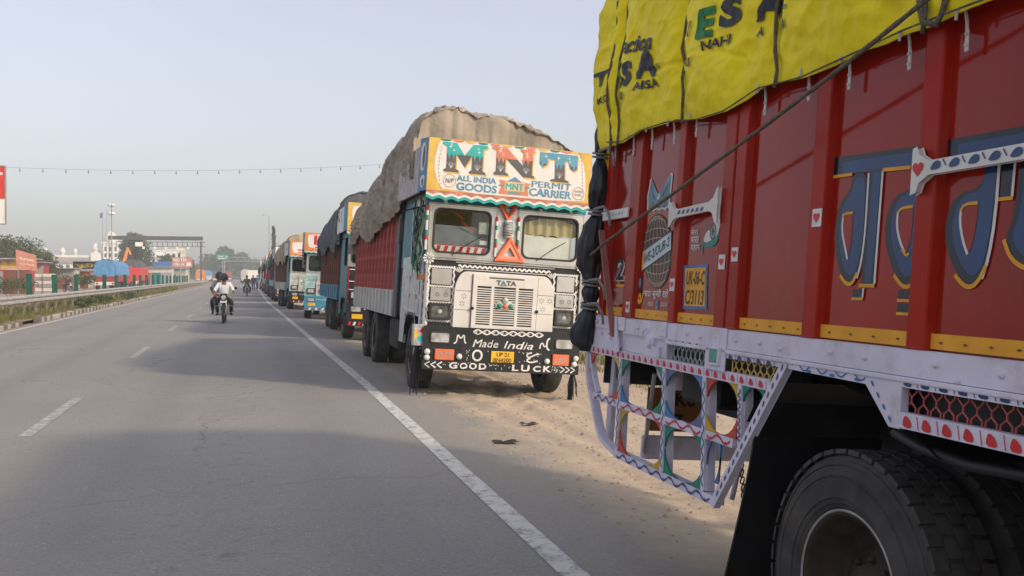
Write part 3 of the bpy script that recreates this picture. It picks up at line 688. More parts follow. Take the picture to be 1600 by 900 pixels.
pr_.build('flag_painting', [Mwhite, Mteal, Mnavy], t0)
pr_ = Print(P_pan)
for i, s_ in enumerate(('मेरा', 'भारत', 'महान')): pr_.text(s_, 1.035 + .006 * i, 1.835 - .042 * i, 1.115 + .012 * i, 1.868 - .042 * i, .003, 0, .012)
pr_.build('small_lettering', [Mwhite], t0, True)
# registration panel
pr_ = Print(P_pan); pl = [(1.000, 1.462), (1.262, 1.467), (1.240, 1.686), (.978, 1.683)]
c = (1.12, 1.575); pr_.poly(pl, .002, 0); pr_.poly([(c[0] + (u - c[0]) * .86, c[1] + (v - c[1]) * .86) for u, v in pl], .003, 1)
for t_, a, b in (('UK-06-C', 1.585, 1.655), ('C/3113', 1.487, 1.560)): pr_.text(t_, 1.022, a, 1.222, b, .004, 2, .018, .12)
o = pr_.build('registration_panel', [Mblu, Myel, mat('dark_ink', (.05, .02, .012), .5)], t0); o['label'] = 'hand-painted registration panel, dark letters on yellow with a blue border'

# big painted letters, navy with white and yellow edges
def strokes(pr_, pieces, off):
    """each piece: ('fill', pts) navy; ('w', pts, width) white edge; ('y', pts, width) yellow edge"""
    for p in pieces:
        if p[0] == 'fill':
            pr_.poly(p[1], off, 0); cu_ = sum(q[0] for q in p[1]) / len(p[1]); cv_ = sum(q[1] for q in p[1]) / len(p[1])
            if len(p[1]) > 5: pr_.poly([(cu_ + (a - cu_) * .80 + .010, cv_ + (b - cv_) * .88 + .004) for a, b in p[1]], off + .0006, 3)
        elif p[0] == 'fill2': pr_.poly(p[1], off + .0006, 3)
        elif p[0] == 'w': pr_.line(smoothline(p[1], 1) if len(p[1]) > 2 else p[1], p[2], off + .0012, 1)
        elif p[0] == 'y': pr_.line(smoothline(p[1], 2) if len(p[1]) > 2 else p[1], p[2], off + .0018, 2)
def letters(base, pcs, name):
    pr_ = Print(P_pan if base == 'p' else P_out)
    strokes(pr_, pcs, .003); return pr_.build(name, [Mnavy, Mwhite, Myel, Mnavy2], t0)
# first letter: head bar, loop and stem, with one bar beneath
bowl = smoothpoly([(2.345, 1.945), (2.285, 1.905), (2.262, 1.80), (2.285, 1.70), (2.335, 1.615), (2.385, 1.598), (2.425, 1.63), (2.452, 1.75), (2.448, 1.90), (2.44, 2.01), (2.36, 2.01)], 1)
hole = smoothpoly([(2.345, 1.862), (2.318, 1.845), (2.312, 1.80), (2.335, 1.74), (2.36, 1.70), (2.375, 1.74), (2.378, 1.80), (2.376, 1.86)], 1)
pcs = [('fill', [(2.235, 2.012), (2.232, 2.082), (2.783, 2.062), (2.783, 1.995)]), ('fill2', [(2.29, 2.012), (2.29, 2.060), (2.783, 2.043), (2.783, 1.998)]), ('fill', bowl), ('fill', [(2.462, 2.006), (2.452, 1.60), (2.520, 1.60), (2.530, 2.003)]), ('fill2', [(2.475, 2.0), (2.47, 1.605), (2.512, 1.605), (2.522, 2.0)])]
pcs += [('y', [(2.236, 2.008), (2.355, 2.006)], .012), ('w', [(2.452, 2.0), (2.456, 1.80), (2.446, 1.68), (2.425, 1.62)], .010), ('y', [(2.425, 1.64), (2.40, 1.598), (2.36, 1.600), (2.322, 1.632)], .014), ('w', [(2.532, 2.0), (2.528, 1.60)], .011), ('y', [(2.532, 2.003), (2.68, 1.996)], .013), ('y', [(2.44, 1.594), (2.53, 1.594)], .013)]
letters('p', pcs, 'letter')
pr_ = Print(P_pan); pr_.poly(hole, .0048, 0); pr_.line(smoothline([(2.318, 1.86), (2.315, 1.80), (2.340, 1.74), (2.362, 1.69)], 1), .010, .0054, 1); pr_.line(smoothline([(2.316, 1.845), (2.325, 1.862), (2.378, 1.862)], 1), .010, .0058, 2)
pr_.cut(); pr_.rect(2.405, 1.552, 2.465, 1.580, .003, 3); pr_.line([(2.468, 1.585), (2.466, 1.550)], .009, .0042, 1); pr_.line([(2.402, 1.546), (2.468, 1.546)], .010, .0046, 2)
pr_.build('letter_detail', [Mpanel, Mwhite, Myel, Mnavy], t0, True)
# second letter with two bars beneath
bowl = smoothpoly([(2.70, 1.925), (2.60, 1.905), (2.560, 1.82), (2.575, 1.73), (2.635, 1.625), (2.69, 1.592), (2.735, 1.62), (2.772, 1.72), (2.780, 1.86), (2.783, 2.0), (2.71, 2.0)], 1)
hole = smoothpoly([(2.688, 1.860), (2.645, 1.850), (2.628, 1.80), (2.645, 1.75), (2.685, 1.70), (2.705, 1.74), (2.71, 1.80), (2.71, 1.86)], 1)
letters('p', [('fill', bowl), ('w', [(2.782, 1.99), (2.778, 1.80), (2.768, 1.68), (2.748, 1.62)], .010), ('y', [(2.765, 1.65), (2.73, 1.598), (2.685, 1.588), (2.632, 1.632)], .014)], 'letter')
pr_ = Print(P_pan); pr_.poly(hole, .0048, 0); pr_.line(smoothline([(2.632, 1.85), (2.630, 1.80), (2.65, 1.75), (2.685, 1.70)], 1), .010, .0054, 1); pr_.line(smoothline([(2.632, 1.84), (2.645, 1.860), (2.708, 1.862)], 1), .010, .0058, 2); pr_.line(smoothline([(2.665, 1.72), (2.690, 1.695), (2.705, 1.705)], 1), .009, .006, 2)
for k in range(2):
    z = 1.555 - .045 * k; pr_.cut(); pr_.rect(2.66, z - .002, 2.735, z + .026, .003, 3); pr_.line([(2.742, z + .03), (2.738, z - .004)], .009, .0042, 1); pr_.line([(2.658, z - .009), (2.74, z - .009)], .010, .0046, 2)
pr_.build('letter_detail', [Mpanel, Mwhite, Myel, Mnavy], t0, True)
# third letter and the one cropped by the frame, past the next post
bowl = smoothpoly([(3.02, 1.90), (2.90, 1.885), (2.862, 1.80), (2.875, 1.72), (2.93, 1.635), (2.985, 1.597), (3.03, 1.62), (3.06, 1.70), (3.075, 1.85), (3.08, 2.0), (3.02, 2.0)], 1)
hole = smoothpoly([(3.0, 1.85), (2.945, 1.84), (2.93, 1.80), (2.945, 1.74), (2.975, 1.69), (2.995, 1.73), (3.005, 1.80), (3.005, 1.85)], 1)
pcs = [('fill', [(2.856, 2.0), (2.852, 2.066), (3.50, 2.060), (3.50, 1.99)]), ('fill2', [(2.90, 2.0), (2.90, 2.045), (3.50, 2.04), (3.50, 1.993)]), ('fill', bowl), ('fill', [(3.09, 1.995), (3.09, 1.86), (3.135, 1.86), (3.14, 1.995)]),
       ('fill', smoothpoly([(3.16, 1.995), (3.15, 1.80), (3.12, 1.74), (3.15, 1.68), (3.22, 1.65), (3.28, 1.68), (3.30, 1.80), (3.30, 1.995)], 1)),
       ('w', [(3.080, 1.99), (3.078, 1.80), (3.062, 1.68), (3.04, 1.62)], .012), ('y', [(3.055, 1.66), (3.02, 1.60), (2.975, 1.592), (2.925, 1.632)], .014), ('w', [(3.142, 1.99), (3.138, 1.86)], .010), ('y', [(3.085, 1.856), (3.142, 1.856)], .011), ('y', [(3.118, 1.735), (3.15, 1.675), (3.22, 1.643), (3.30, 1.66)], .014)]
letters('p', pcs, 'letter')
pr_ = Print(P_pan); pr_.poly(hole, .0048, 0); pr_.line(smoothline([(2.935, 1.84), (2.932, 1.80), (2.95, 1.74), (2.975, 1.695)], 1), .010, .0054, 1); pr_.line(smoothline([(2.932, 1.83), (2.948, 1.852), (3.005, 1.852)], 1), .010, .0058, 2); pr_.cut(); pr_.line([(3.20, 1.84), (3.205, 1.74)], .010, .006, 1)
pr_.build('letter_detail', [Mpanel, Mwhite, Myel, Mnavy], t0, True)
# the head bar continues over the post between letters two and three
Print(P_out).rect(2.788, 1.998, 2.845, 2.062, .002, 0).build('letter_detail', [Mnavy], t0) if False else None

# ---------------------------------------------------------------- side guard with painted rails
guard = empty('side_guard', (0, 0, 0)); guard.parent = t0
def gbar(p, q, wd, name, d0=-.004, d1=.045, over=0.0):
    (a, b), (c, d) = p, q; l = math.hypot(c - a, d - b); nx, ny = -(d - b) / l * wd / 2, (c - a) / l * wd / 2
    mb = MB(); mb.prism([(-(a + nx), b + ny), (-(c + nx), d + ny), (-(c - nx), d - ny), (-(a - nx), b - ny)], 'yz', d0, d1)
    return mb.build(name, Mlav, guard, bevel=.002)
def scroll(o, p, q, wd, m1, kind='leaf', step=.058, x=-.004):
    """motifs painted along a rail, on its face"""
    (a, b), (c, d) = p, q; l = math.hypot(c - a, d - b); ux, uy = (c - a) / l, (d - b) / l
    pr_ = Print(lambda s_, t, off: (x - off, -(a + ux * s_ - uy * t), b + uy * s_ + ux * t)); h = wd * .40
    n = int((l - .02) / step)
    for i in range(n):
        s_ = .02 + step * i
        if kind == 'leaf':
            pr_.poly(smoothpoly([(s_, -h * .9), (s_ + step * .50, -h), (s_ + step * .42, h * .2), (s_ + step * .12, h), (s_ + step * .02, h * .3)], 1), .002)
            pr_.poly([(s_ + step * .70, h), (s_ + step * .74, h), (s_ + step * .86, -h), (s_ + step * .82, -h)], .002)
        elif kind == 'vine':
            pr_.poly(smoothpoly([(s_ + step * .3, (h * .9 if i % 2 else -h * .9)), (s_ + step * .5, 0), (s_ + step * .72, (h * .9 if i % 2 else -h * .9)), (s_ + step * .5, (h * 1.1 if i % 2 else -h * 1.1))], 1), .0024)
        elif kind == 'dash':
            pr_.poly(smoothpoly([(s_, -h * .5), (s_ + step * .6, -h * .1), (s_ + step * .62, h * .5), (s_ + step * .1, h * .3)], 1), .002)
    if kind == 'vine': pr_.line([(.02 + k * (l - .04) / (8 * n), -h * .95 * math.sin(k * math.pi / 8 + .3)) for k in range(8 * n + 1)], .0095, .002)
    if kind == 'wave': pr_.line([(.02 + k * (l - .04) / 60, h * .9 * math.sin(k * .75)) for k in range(61)], .008, .002)
    return pr_.build('painted_motifs', [m1], o)
Tp, Tq = (-.172, 1.182), (1.985, 1.182); o = gbar(Tp, Tq, .042, 'rail', -.008, .03); scroll(o, Tp, Tq, .042, Mredp, 'leaf', .079, -.008)
o = gbar((.39, .622), (1.578, .622), .038, 'rail', -.008, .05); scroll(o, (.40, .622), (1.57, .622), .038, Mpurp, 'vine', .075, -.008)
o = gbar((-.03, .902), (.372, .902), .036, 'rail', -.006, .012); scroll(o, (-.02, .902), (.37, .902), .036, mat('motif_plum', (.20, .04, .16), .5), 'vine', .06, -.006)
for a, b in ((.412, .985), (1.012, 1.432), (1.458, 1.715)):
    o = gbar((a, .902), (b, .902), .036, 'rail', -.006, .012); scroll(o, (a, .902), (b, .902), .036, Mredp, 'vine', .072, -.006)
dg0, dg1 = (2.120, 1.318), (1.575, .604); o = gbar(dg0, dg1, .040, 'diagonal_rail', -.011, .022); scroll(o, (2.10, 1.292), (1.60, .637), .040, Mpurp, 'dash', .05, -.011)
for (a, za, b, zb) in ((.375, 1.158, .405, .645), (.966, 1.158, 1.018, .645), (1.412, 1.158, 1.468, .645)):
    o = gbar((a, za), (b, zb), .030, 'upright', -.007, .012); scroll(o, (a, za), (b, zb), .030, mat('motif_teal', (.02, .15, .22), .5), 'wave', .05, -.007)
    gbar((a + .012, za), (b + .012, zb), .006, 'flange', .0125, .050)
o = gbar((1.745, 1.158), (1.775, .90), .028, 'upright', -.007, .012); scroll(o, (1.745, 1.158), (1.775, .90), .028, Mpurp, 'wave', .05, -.007); gbar((1.757, 1.158), (1.785, .90), .006, 'flange', .0125, .050)
# swept rear end of the guard
mb = MB(); arc = [(-.172, 1.17), (-.188, 1.05), (-.12, .94), (-.015, .82), (.06, .72), (.15, .66), (.39, .618)]
arc = smoothline(arc, 2); L_ = ribbon2(arc, .026)
for q in L_: mb.prism([(-u, v) for u, v in q], 'yz', -.006, .045)
mb.build('swept_end', Mlav, guard)
mb = MB(); arc2 = smoothline([(-.15, 1.15), (-.08, 1.02), (.02, .925)], 2)
for q in ribbon2(arc2, .02): mb.prism([(-u, v) for u, v in q], 'yz', .0, .03)
mb.build('swept_end', Mlav, guard)
# coloured gussets in the corners of each opening
Gc = {'r': mat('gusset_red', (.50, .05, .035), .5), 'y': mat('gusset_yellow', (.55, .36, .02), .5), 'g': mat('gusset_green', (.01, .20, .13), .5), 'b': mat('gusset_blue', (.06, .20, .42), .5), 'n': mat('gusset_slate', (.10, .13, .27), .5)}
def gusset(cu, cv, su, sv, du, dv, col):
    pts = [(cu, cv), (cu + su * du, cv)] + [(cu + su * du * (1 - math.sin(t)), cv + sv * dv * (1 - math.cos(t))) for t in (.25, .5, .8, 1.1, 1.35)] + [(cu, cv + sv * dv)]
    MB().prism([(-u, v) for u, v in pts], 'yz', .001, .010).build('gusset', Gc[col], guard)
for (u0, u1, lo, hi, cols) in ((-.12, .358, .922, 1.160, 'ry r'), (.393, .952, .922, 1.160, 'ggbg'), (.985, 1.398, .922, 1.160, 'nbbn'), (1.432, 1.730, .922, 1.160, 'ryyr'), (.420, .995, .643, .884, 'yrry'), (1.022, 1.440, .643, .884, 'gggg'), (1.478, 1.60, .70, .884, 'nb n')):
    du = min(.17, (u1 - u0) * .46); dv = .118
    for (cu, cv, su, sv, c_) in ((u0, hi, 1, -1, cols[0]), (u1, hi, -1, -1, cols[1]), (u0, lo, 1, 1, cols[2]), (u1, lo, -1, 1, cols[3])):
        if c_ != ' ': gusset(cu, cv, su, sv, du, dv, c_)
gusset(1.765, 1.160, 1, -1, .09, .09, 'g'); gusset(1.935, 1.160, -1, -1, .10, .05, 'g')
# plates, mesh grilles, reflector above the top rail
mb = MB(); mb.prism([(-u, v) for u, v in [(-.17, 1.205), (.33, 1.205), (.36, 1.225), (.36, 1.312), (-.05, 1.312), (-.05, 1.345), (-.15, 1.345), (-.17, 1.33)]], 'yz', .0, .012); o = mb.build('corner_plate', Mlav, t0, bevel=.002)
Print(lambda u, v, of: (-of, -u, v)).heart(-.09, 1.318, .027, .003).build('heart', Mheart, o)
for u, v in ((-.12, 1.27), (.05, 1.285), (.20, 1.265), (.16, 1.29)): inst(bolt, t0, (-.001, -u, v))
mb = MB(); mb.box(.004, .05, -.96, -.36, 1.205, 1.313); mb.build('corner_plate', Mlav, t0)
mb = MB(); mb.lathe([(0, -.05), (.03, -.048), (.045, -.03), (.05, .0), (.05, .05)], (.02, -.78, 1.285), 'x', 18); mb.box(-.012, .03, -.90, -.70, 1.205, 1.26); mb.tube([(-.03, -.72, 1.31), (-.035, -.74, 1.335), (-.03, -.77, 1.345)], .006, 5)
mb.build('filler_cap', Mlav, t0, smooth=False)
def expanded(u0, u1, z0, z1, pitch, m, name, slant=0.0, cut=None):
    """expanded-metal mesh: zig-zag strands"""
    mb = MB(); n = int((u1 - u0) / pitch)
    for i in range(n + 1):
        for s_ in (-1, 1):
            pts = []
            for k, (v, off) in enumerate(((0, .08), (.22, .08), (.42, .46), (.62, .46), (.85, .08), (1, .08))):
                uu = u0 + pitch * i + s_ * off * pitch; zz = z0 + (z1 - z0) * v
                if cut: 
                    lim = cut(zz); uu = min(uu, lim)
                uu = max(u0 - .002, min(u1 + .002, uu)); pts.append((.012 + .004 * (s_ > 0), -uu, zz))
            mb.tube(pts, .0034, 5, cap=False)
    return mb.build(name, m, t0)
gsm = mat('mesh_pale_green', (.34, .42, .40), .5, var=.1); gym = mat('mesh_yellow', (.62, .42, .10), .45, var=.1); grm = mat('mesh_red', (.40, .085, .075), .42, var=.12)
expanded(1.003, 1.425, 1.203, 1.285, .048, gsm, 'mesh_grille'); expanded(1.64, 2.07, 1.203, 1.268, .052, gym, 'mesh_grille', cut=lambda z: 2.02 + (z - 1.203) * .75)
mb = MB(); mb.box(-.010, .01, -1.435, -.985, 1.284, 1.314); o = mb.build('grille_rail', Mlav, t0); scroll(o, (.99, 1.298), (1.43, 1.298), .03, Mpurp, 'leaf', .075, -.010)
mb = MB(); mb.box(-.012, .01, -2.11, -1.615, 1.263, 1.281); o = mb.build('grille_rail', Mlav, t0); mb = None
scroll(o, (1.62, 1.272), (2.10, 1.272), .03, Mnavy2, 'leaf', .08, -.012)
mb = MB(); mb.box(.06, .08, -2.0, -.97, 1.203, 1.30); mb.build('grille_backing', Mblack, t0)
mb = MB(); mb.cbox(-.036, -.020, -1.575, -1.495, 1.232, 1.300, .006); o = mb.build('reflector', mat('reflector_green', (.005, .28, .22), .2, var=.1, coat=.4), t0); o['label'] = 'green rectangular reflector'
MB().cbox(-.034, -.012, -1.582, -1.488, 1.222, 1.306, .004).build('reflector_mount', Mlav, t0)
mb = MB(); mb.prism([(-u, v) for u, v in [(2.12, 1.30), (2.64, 1.30), (2.64, 1.255), (2.125, 1.262)]], 'yz', -.012, .02); o = mb.build('arch_rail', Mlav, t0)
pr_ = Print(lambda u, v, of: (-.012 - of, -u, v))
pr_.line([(2.15 + .46 * k / 48, 1.279 + .014 * math.sin(k * .52)) for k in range(49)], .006, .002)
for i in range(6): u = 2.19 + .075 * i; z = 1.266 if i % 2 else 1.293; pr_.poly(smoothpoly([(u - .02, z), (u, z + (.006 if i % 2 else -.006)), (u + .022, z + .002), (u + .01, z + (-.008 if i % 2 else .008)), (u - .008, z + (-.004 if i % 2 else .006))], 1), .0026)
pr_.build('painted_motifs', [mat('motif_blue', (.02, .16, .36), .5)], o)
mb = MB(); mb.prism([(-u, v) for u, v in [(2.61, 1.30), (2.80, 1.30), (2.80, 1.130), (2.748, 1.130), (2.605, 1.262)]], 'yz', -.0125, .018); o = mb.build('arch_rail', Mlav, t0)
pr_ = Print(lambda u, v, of: (-.0125 - of, -u, v))
for i in range(4): u, z = 2.64 + .034 * i, 1.272 - .035 * i; pr_.poly(smoothpoly([(u, z), (u + .014, z - .004), (u + .022, z - .024), (u + .006, z - .014)], 1), .002)
pr_.build('painted_motifs', [MATS['motif_blue']], o)
expanded(2.79, 4.6, 1.185, 1.268, .0575, grm, 'mesh_grille')
MB().box(.06, .08, -4.6, -2.78, 1.14, 1.30).build('grille_backing', Mblack, t0)
mb = MB(); mb.box(-.0135, .012, -4.6, -2.76, 1.266, 1.2995); o = mb.build('grille_rail', Mlav, t0); scroll(o, (2.79, 1.282), (4.5, 1.282), .03, Mnavy2, 'leaf', .082, -.0135)
mb = MB(); mb.box(-.0145, .03, -4.6, -2.765, 1.135, 1.186); o = mb.build('grille_rail', Mlav, t0); scroll(o, (2.80, 1.160), (4.5, 1.160), .052, Mheart, 'leaf', .090, -.0145)

# ---------------------------------------------------------------- running gear
def wheel_parts(root, x0, y, z, rad=.5, wd=.27, dual=True, detail=True, mir=1, names=('tyre', 'rim')):
    """wheel with its outer sidewall at x0; mir=1 outer side faces -x"""
    w_ = empty('wheel', (x0, y, z)); w_.parent = root
    s_ = mir; r = rad
    prof = [(.54 * r, .035), (.575 * r, .012), (.60 * r, .006), (.605 * r, .002), (.64 * r, -.001), (.645 * r, -.006), (.70 * r, -.008), (.78 * r, -.009), (.785 * r, -.004), (.80 * r, -.004), (.805 * r, -.007), (.86 * r, -.002), (.88 * r, .004), (.885 * r, .0), (.915 * r, .008), (.92 * r, .014), (.95 * r, .022), (.975 * r, .04), (.985 * r, wd / 2), (.975 * r, wd - .04), (.95 * r, wd - .02), (.85 * r, wd), (.60 * r, wd - .01), (.54 * r, wd - .04)]
    n = 48 if detail else 24
    def tyre(off, nm):
        mb = MB(); mb.lathe([(a, s_ * (h + off)) for a, h in prof], (0, 0, 0), 'x', n)
        if detail:
            nb = 40
            for i in range(nb):
                for (c, wv, st, dl) in ((.040, .060, 0, .40), (.102, .050, .5, .40), (.160, .050, 0, .40), (.224, .060, .5, .40)):
                    q0 = 2 * math.pi * (i + st - dl) / nb; q1 = 2 * math.pi * (i + st + dl) / nb; vs = []
                    for rr in (.965 * r, 1.0 * r):
                        k = .9 if rr > .98 * r else 1
                        for q in (q0, q1):
                            for h in (c - wv / 2 * k, c + wv / 2 * k): vs.append((s_ * (h + off), rr * math.cos(q), rr * math.sin(q)))
                    mb.add(vs, [(4, 5, 7, 6), (0, 1, 5, 4), (2, 6, 7, 3), (0, 4, 6, 2), (1, 3, 7, 5)])
        return mb.build(nm, Mrub, w_, smooth=not detail)
    tyre(0, names[0])
    mb = MB(); d = .13 if dual else .05
    rp = [(.56 * r, .028), (.545 * r, .018), (.52 * r, .022), (.505 * r, .05), (.47 * r, .07), (.44 * r, d + .02), (.30 * r, d + .03), (.26 * r, d), (.18 * r, d - .005), (.15 * r, d - .045), (.0, d - .05)] if dual else [(.56 * r, .028), (.52 * r, .015), (.47 * r, .045), (.36 * r, .02), (.26 * r, .0), (.22 * r, -.015), (.14 * r, -.03), (.10 * r, -.06), (0, -.065)]
    mb.lathe([(a, s_ * h) for a, h in rp], (0, 0, 0), 'x', 32 if detail else 16)
    for k in range(8):
        q = k * math.pi / 4; mb.lathe([(.0, s_ * (rp[-4][1] - .02)), (.014, s_ * (rp[-4][1] - .018)), (.014, s_ * (rp[-4][1] + .02))], (0, .215 * r * math.cos(q), .215 * r * math.sin(q)), 'x', 6)
    mb.build(names[1], mat('rim_paint', (.045, .030, .018), .7, .2, var=.4, scale=9, dirt=.5, dirtcol=(.016, .014, .012), dscale=7), w_, smooth=True)
    mb = MB(); mb.lathe([(.545 * r, s_ * .016), (.558 * r, s_ * .010), (.566 * r, s_ * .016), (.562 * r, s_ * .026)], (0, 0, 0), 'x', 48 if detail else 20); mb.build('rim_edge', Msteel, w_, smooth=True)
    if dual: tyre(wd + .06, names[0])
    return w_
wheel_parts(t0, .07, -2.44, .50)
wheel_parts(t0, 2.20, -2.44, .50, mir=-1, detail=False)
wheel_parts(t0, .10, -7.2, .50, dual=False, detail=False); wheel_parts(t0, 2.16, -7.2, .50, dual=False, detail=False, mir=-1)
mb = MB(); mb.tube([(.7, -2.44, .5), (.95, -2.44, .5), (1.05, -2.44, .5), (1.13, -2.44, .52), (1.22, -2.44, .5), (1.4, -2.44, .5), (1.7, -2.44, .5)], [.07, .08, .16, .22, .16, .08, .07], 12); mb.build('axle', Mchas, t0, smooth=True)
for x in (.74, 1.44):
    MB().cbox(x, x + .08, -8.2, -.1, .86, 1.10, .01).build('chassis_rail', Mchas, t0)
    mb = MB()
    for k in range(6): mb.box(x - .02, x + .06, -3.05 + .06 * k, -1.83 - .06 * k, .66 + .014 * k, .672 + .014 * k)
    mb.build('leaf_spring', Mchas, t0)
for y in (-.5, -1.2, -3.4, -4.4, -5.4): MB().box(.1, 2.15, y - .05, y + .05, 1.14, 1.30).build('cross_member', Mchas, t0)
for y in (-.15, -3.3, -4.6): MB().box(.82, 1.44, y - .04, y + .04, .88, 1.08).build('cross_member', Mchas, t0)
# wheel-house plates and flap
mb = MB(); pts = [(1.72, .92), (1.84, 1.10), (2.05, 1.20), (2.44, 1.235), (2.72, 1.18), (2.95, 1.06)]
for (a, b), (c, d) in zip(pts, pts[1:]): mb.add([(.02, -a, b), (.70, -a, b), (.70, -c, d), (.02, -c, d)], [(0, 1, 2, 3)])
mb.build('mudguard', Mblack, t0)
MB().box(.70, .72, -3.3, -1.75, .60, 1.28).build('inner_mudguard', Mblack, t0)
MB().cbox(.10, .66, -4.5, -3.35, .62, 1.12, .02).build('tool_box', Mblack, t0)
mb = MB(); mb.tube([(.05, -2.70, 1.105), (.045, -2.85, 1.075), (.05, -3.05, 1.06), (.06, -3.25, 1.07), (.07, -3.4, 1.10)], .018, 8); mb.build('guard_pipe', Mblack, t0, smooth=True)
mb = MB()
def flapf(s_, v):
    z = .96 - .90 * v; y = -1.86 + .20 * v ** 1.4 + .02 * math.sin(3 * s_ + 2 * v)
    return (.01 + .62 * s_ - .02 * v, y, z)
mb.sheet(flapf, 10, 14); mb.sheet(lambda s_, v: (lambda p: (p[0], p[1] - .012, p[2]))(flapf(s_, v)), 10, 14)
for k in range(13):
    v0, v1 = k / 13, (k + 1) / 13; a, b = flapf(0, v0), flapf(0, v1); mb.add([a, (a[0], a[1] - .012, a[2]), (b[0], b[1] - .012, b[2]), b], [(0, 1, 2, 3)])
mb.build('mud_flap', Mflap, t0, smooth=True)
MB().cbox(.34, 1.95, -1.70, -.62, .93, 1.28, .03).build('underbody_dark_fill', Mblack, t0); MB().cbox(.34, 1.95, -.60, -.10, 1.02, 1.28, .03).build('underbody_dark_fill', Mblack, t0)  # black boxes added so the guard openings look dark
mb = MB(); mb.lathe([(.27, -.11), (.40, -.13), (.48, -.06), (.48, .06), (.40, .13), (.27, .11)], (1.02, -1.12, .83), 'z', 28, closed=True); mb.build('spare_tyre', Mrub, t0, smooth=True)
MB().cbox(.04, 2.2, -.025, -.010, .985, 1.30, .004).build('rear_valance', Mflap, t0); MB().cbox(.05, .30, -.35, -.16, 1.02, 1.30, .02).build('rear_dark_fill', Mflap, t0); MB().cbox(.10, .33, -1.35, -.95, 1.0, 1.20, .02).build('rear_dark_fill', Mflap, t0)  # valance, then two small boxes added as dark fill behind the guard
# things seen through the guard: bumper beam, stay rod, number board, chain
MB().cbox(.16, 2.1, -.42, -.36, .60, .73, .008).build('rear_beam', Mlav, t0)
o = MB().cbox(.24, .62, -.235, -.225, .735, .99, .004).build('number_board', Morange, t0)
pr_ = Print(lambda u, v, of: (u, -.235 - of, v)); pr_.text('UK0', .33, .885, .55, .965, .003, 0, .02); pr_.text('57', .33, .760, .48, .84, .003, 0, .02); pr_.build('board_lettering', [Mblack], o)
MB().tube([(.10, -.62, 1.10), (.16, -.42, .64)], .012, 7).build('stay_rod', Msteel, t0)
MB().tube([(.10, -1.66, 1.00), (.12, -1.52, .62)], .012, 7).build('stay_rod', Mlav, t0)
MB().cbox(.08, .12, -.06, .0, .62, 1.30, .008).build('bumper_hanger', Mlav, t0); MB().cbox(.95, 1.03, -.40, -.30, .62, 1.14, .008).build('bumper_hanger', Mchas, t0)
mb = MB(); mb.lathe([(0, -.12), (.09, -.10), (.11, 0), (.09, .10), (0, .12)], (.16, -.80, 1.14), 'y', 14); mb.build('air_tank', Mlav, t0, smooth=True)
ch = empty('chain'); ch.parent = t0
link = MB(); link.tube([(.009 * math.cos(k * math.pi / 5), 0, .018 * math.sin(k * math.pi / 5)) for k in range(10)], .0035, 5, closed=True); lk = link.build('link', Mrust, ch); 
lp = smoothline([(.14, -1.50, ), (.12, -1.66)], 0)
for k in range(24):
    t = k / 23; p = (.15 - .02 * t, -1.50 - .22 * t, .90 - .58 * t - .05 * math.sin(math.pi * t)); r_ = (R(15), 0, R(90) * (k % 2))
    if k == 0: lk.location = p; lk.rotation_euler = r_
    else: inst(lk, ch, p, r_)
# prop pole leaning on the bed and simple cab ahead of the bed, behind the viewer
MB().prism([(-.018, 0), (.018, 0), (.018, .012), (-.018, .012)], 'xy', 0, .70).build('prop_bar', mat('dull_pink', (.30, .12, .10), .6, dirt=.3), t0, loc=(-.03, .02, 1.90)).rotation_euler = (R(180 - 27), 0, 0)
mb = MB(); mb.prism([(-.035, 0), (.035, 0), (.006, .21), (-.006, .21)], 'yz', -.030, -.024); o = mb.build('pole_bracket', Mlav, t0, loc=(0, -.36, 1.19)); o.rotation_euler = (R(-14), 0, 0)
mb = MB(); mb.prism([(-6.75, .6), (-6.75, 2.95), (-8.4, 2.95), (-8.75, 1.9), (-8.8, .6)], 'yz', .08, 2.2); mb.build('cab', mat('cab_orange', (.42, .10, .02), .5), t0, bevel=.04)

